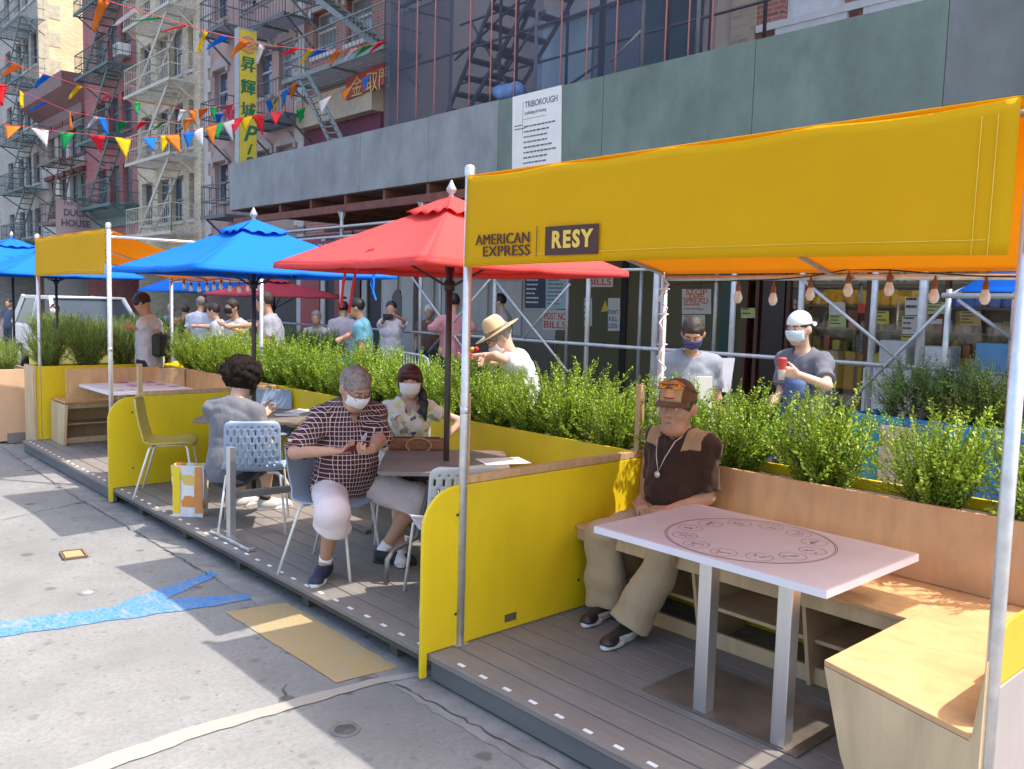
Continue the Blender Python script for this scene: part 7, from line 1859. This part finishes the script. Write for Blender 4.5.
c = (S3['pel']+S3['f']*.16+S3['R']*-.06+nv(0, 0, .0))
sd = SDF(); sd.ell(c+nv(0, 0, .04), (S3['R'], S3['f'], nv(0, 0, 1)), (.16, .07, .24), .05); sd.ell(c+nv(0, 0, .26)+S3['R']*-.02, np.eye(3), (.075, .075, .09), .08)
o = sdf_obj(sd, 'jacket', mat('blue padded cloth', (.05, .10, .24), .7, .35, 12, bmp=.4, stretch=(.3, .3, 3)), None, .012, origin=c-nv(0, 0, .2), amp=.008, freq=30); tag(o, 'rumpled blue jacket hanging from the arm of the white cap man', 'jacket')
mb = MB(); q = [at(a, b, 6.95) for a, b in ((727, 359), (735, 357), (729, 398), (722, 398))]
mb.prism([at(722, 358, 7.1), at(735, 358, 7.1), at(730, 392, 7.1), at(722, 392, 7.1)], CF*.01); tag(mb.build('folder', mat('white card', (.66, .65, .70), .6)), 'white folder beside the arm of the grey blue polo man', 'folder')
mb = MB(); q = at(703, 392, 5.6); mb.obox(q, CR*.055, nv(0, 0, .10), nv(.01, .008, 0)); tag(mb.build('menu_card', PAPER), 'upright white menu card behind the capped seated man', 'card')
# the crowd further off
BAGC = mat('black strap', (.02, .02, .022), .6)
w1 = walker('man in a white T-shirt with a black shoulder bag looking at his phone', 141, 303, 10.6, LEFT, tee('white tee', (.58, .60, .66)), hairm=HBL, skin=SK1, head_f=(-.68, .5, -.5), rh=at(133, 327, 10.4), lh=at(134, 329, 10.6))
c = at(161, 345, 10.5)
t = thing('shoulder_bag', 'black shoulder bag on the hip of the man in the white T-shirt', 'bag', c)
mb = MB(); mb.obox(c, unit(nv(.3, .3, 0))*.15, nv(0, 0, .14), unit(nv(-.3, .3, 0))*.06); mb.build('bag_body', BAGC, t, bevel=.04)
mb = MB(); mb.tube([c+nv(0, 0, .12), w1['nb']-w1['R']*.0+w1['f']*-.14-nv(0, 0, .15), w1['nb']+w1['R']*-.09+nv(0, 0, .045)], .016, 6); mb.build('strap', BAGC, t)
walker('person with grey cap and pale shirt seen from behind in the crowd', 202, 304, 15.5, AWAY, tee('pale shirt a', (.42, .46, .58)), hairm=HG)
walker('man in a light grey T-shirt holding out one hand in the crowd', 212, 311, 13.5, LEFT, tee('light grey tee', (.46, .46, .50)), rh=at(196, 326, 13.2), hairm=HB, skin=SK2)
walker('man with a dark mask and white T-shirt in the crowd', 231, 308, 12.5, unit(nv(-.9, -.2, 0)), tee('white tee b', (.50, .50, .54)), mask=MATS['black mask cloth'], hairm=HB, lh=at(225, 325, 12.2))
walker('man in a grey shirt stretching his arm out towards the crowd', 263, 302, 11.2, LEFT, tee('grey shirt', (.34, .34, .40)), rh=at(233, 326, 11.0), re=nv(0, 0, -1), hairm=HB, w=1.05)
walker('white haired person in a cream shirt by the crimson shop front', 316, 318, 14.5, TOCAM, tee('cream shirt', (.48, .47, .42)), hairm=HG, sit=True)
walker('person in a pink top with their back to the street by the dark doorway', 344, 309, 15, AWAY, tee('pale pink top', (.50, .42, .46)), hairm=HBL)
walker('man in a teal T-shirt and khaki shorts walking left behind the shrubs', 355, 308, 11.8, LEFT, tee('teal tee', (.14, .36, .46)), bottom=KH2, hairm=HBL, skin=SK3, rh=at(340, 339, 11.5))
ph = walker('woman in a white top holding a camera up to her face', 391, 309, 13.5, TOCAM, tee('white top', (.58, .54, .58)), hairm=HBL, hstyle='bun', female=True, rh=at(388, 316, 13.1), lh=at(396, 316, 13.1))
mb = MB(); c = at(388, 317, 13.0); mb.obox(c, CR*.07, CU*.045, CF*.04); mb.lathe([(.04, 0), (.04, .08), (.001, .08)], c, 10, axis=-CF); tag(mb.build('camera_body', BLACK), 'black camera held by the woman in white', 'camera')
walker('seated person with a white cloth cap beside the scaffold post', 429, 312, 14.5, TOCAM, tee('brown top', (.16, .09, .06)), hairm=mat('white cloth', (.6, .58, .56), .8), sit=True)
walker('person in a pink shirt standing behind the red umbrella pole', 454, 303, 13.0, AWAY, tee('pink shirt', (.52, .24, .25)), hairm=HBL, sleeve=1.7, lh=at(443, 330, 12.9), rh=at(466, 332, 12.9))
walker('dark haired man in a pale shirt in front of the white panels', 498, 302, 14.2, LEFT, tee('pale shirt c', (.48, .46, .46)), hairm=HBL, skin=SK2)
walker('person in an orange top beyond the blue umbrella', 186, 311, 17.0, AWAY, tee('orange top', (.42, .18, .10)), hairm=HB, skin=SK1)
walker('person with a pale sun hat left of the orange top', 171, 309, 18.5, TOCAM, tee('pale top d', (.50, .50, .52)), hairm=mat('white cloth', (.6, .58, .56), .8))
walker('person in dark clothes far up the street at the left edge', 8, 303, 24, TOCAM, tee('dark blue top', (.06, .09, .15)), hairm=HB)
walker('person in a pale hat further up the street behind the umbrella poles', 27, 303, 23, AWAY, tee('dark top', (.05, .06, .09)), hairm=mat('white cloth', (.6, .58, .56), .8))
walker('masked woman with long dark hair at the side window of the white car', 54, 309, 18.2, TOCAM, tee('black top', (.03, .03, .035)), hairm=HBL, hstyle='long', mask=MASKW, female=True, sit=False)

# ---------------------------------------------------------------- bunting
FL = {k: fabric_mat('pennant '+k, c, .4) for k, c in dict(orange=(.72, .24, .03), white=(.66, .66, .68), green=(.01, .36, .10), red=(.72, .03, .05), yellow=(.72, .52, .01), blue=(.01, .20, .66), pink=(.62, .12, .17)).items()}
CORDR = mat('red bunting cord', (.45, .05, .06), .7)
def bunting(label, line, flags, size=(.22, .30), flat=0, seed=0):
    """line: (px, py, depth) points; flags: (px, colour)"""
    rr = random.Random(seed)
    line = [(p[0], p[1], p[2]) for p in line]
    P = [at(*p) for p in line]; xs = [p[0] for p in line]
    def on(px):
        for i in range(len(xs)-1):
            if xs[i] <= px <= xs[i+1] or i == len(xs)-2:
                f = (px-xs[i])/(xs[i+1]-xs[i]); d = line[i][2]+(line[i+1][2]-line[i][2])*f; y = line[i][1]+(line[i+1][1]-line[i][1])*f
                return at(px, y, d), unit(P[i+1]-P[i]), d
    t = thing('bunting', label, 'bunting', P[0], 'strings of coloured pennants')
    mb = MB(); mb.tube([p+nv(0, 0, .004) for p in P], .0042, 5); mb.build('cord', CORDR, t)
    for px, c in flags:
        p, d, _ = on(px); w, h = size
        d = unit(nv(d[0], d[1], d[2])); bl = unit(nv(-d[1], d[0], 0)); a = rr.uniform(-.6, .6)+flat
        dn = unit(nv(0, 0, -1)*math.cos(a)+bl*math.sin(a)+d*rr.uniform(-.4, .4))
        yaw = rr.uniform(-.9, .9); w *= rr.uniform(.8, 1.05); h *= rr.uniform(.75, 1.0)
        e = unit(d*math.cos(yaw)+bl*math.sin(yaw)*.3)
        def fn(u, v): return p+e*(u-.5)*w*(1-v)+dn*h*v+bl*(.03*math.sin(v*3+u*4))*v
        mb = MB(); mb.grid(fn, 4, 5); mb.build('pennant', FL[c], t, solid=.0015, label=c+' pennant')
bunting('string of large pennants running from the upper left towards the netting', [(60, -12, 6.2), (110, 2, 6.8), (200, 30, 9), (262, 45, 10.5), (300, 49, 11.5), (345, 51, 12.5), (386, 41, 13.2)],
        list(zip((104, 135, 161, 186, 206, 226, 245, 262, 279, 296, 311, 323, 338, 354, 369, 383), ('orange', 'white', 'green', 'red', 'yellow', 'blue', 'orange', 'white', 'green', 'red', 'yellow', 'blue', 'orange', 'white', 'green', 'red'))), (.22, .30), 1.0, 1)
bunting('string of small pennants crossing the street at the upper left', [(-20, 50, 9), (19, 66, 10), (80, 86, 12), (130, 101, 14), (190, 111, 16), (240, 103, 17)],
        list(zip((18, 47, 80, 110, 138, 167, 183, 193, 204, 213, 229), ('orange', 'blue', 'yellow', 'pink', 'green', 'white', 'white', 'orange', 'orange', 'green', 'pink'))), (.22, .26), .5, 2)
bunting('string of pennants on a slanting cord at the far left', [(-20, 76, 10), (22, 92, 11), (70, 112, 13), (125, 122, 14.5), (170, 122, 16), (236, 110, 17)],
        list(zip((2, 22, 46, 70, 97, 102, 123, 144, 164, 188, 219), ('red', 'yellow', 'blue', 'orange', 'white', 'blue', 'green', 'red', 'green', 'orange', 'blue'))), (.23, .28), .4, 3)
bunting('lowest string of pennants sagging across the street to the netting', [(-20, 121, 12), (60, 132, 12.5), (130, 139, 13), (180, 134, 13.5), (240, 118, 14), (300, 109, 14.5), (345, 90, 14.8), (386, 65, 15)],
        list(zip((13, 40, 67, 97, 123, 149, 167, 172, 189, 197, 211, 217, 228, 237, 246, 258, 276, 301, 325, 347, 367), ('orange', 'white', 'green', 'red', 'yellow', 'blue', 'yellow', 'orange', 'blue', 'white', 'orange', 'green', 'white', 'red', 'yellow', 'red', 'red', 'green', 'white', 'orange', 'blue'))), (.23, .33), .0, 4)
bunting('short string of pennants beside the yellow blade sign', [(205, 112, 18), (250, 106, 18), (275, 98, 18), (296, 82, 18)],
        list(zip((228, 272, 276, 286, 293), ('pink', 'blue', 'yellow', 'blue', 'orange'))), (.28, .36), .2, 5)
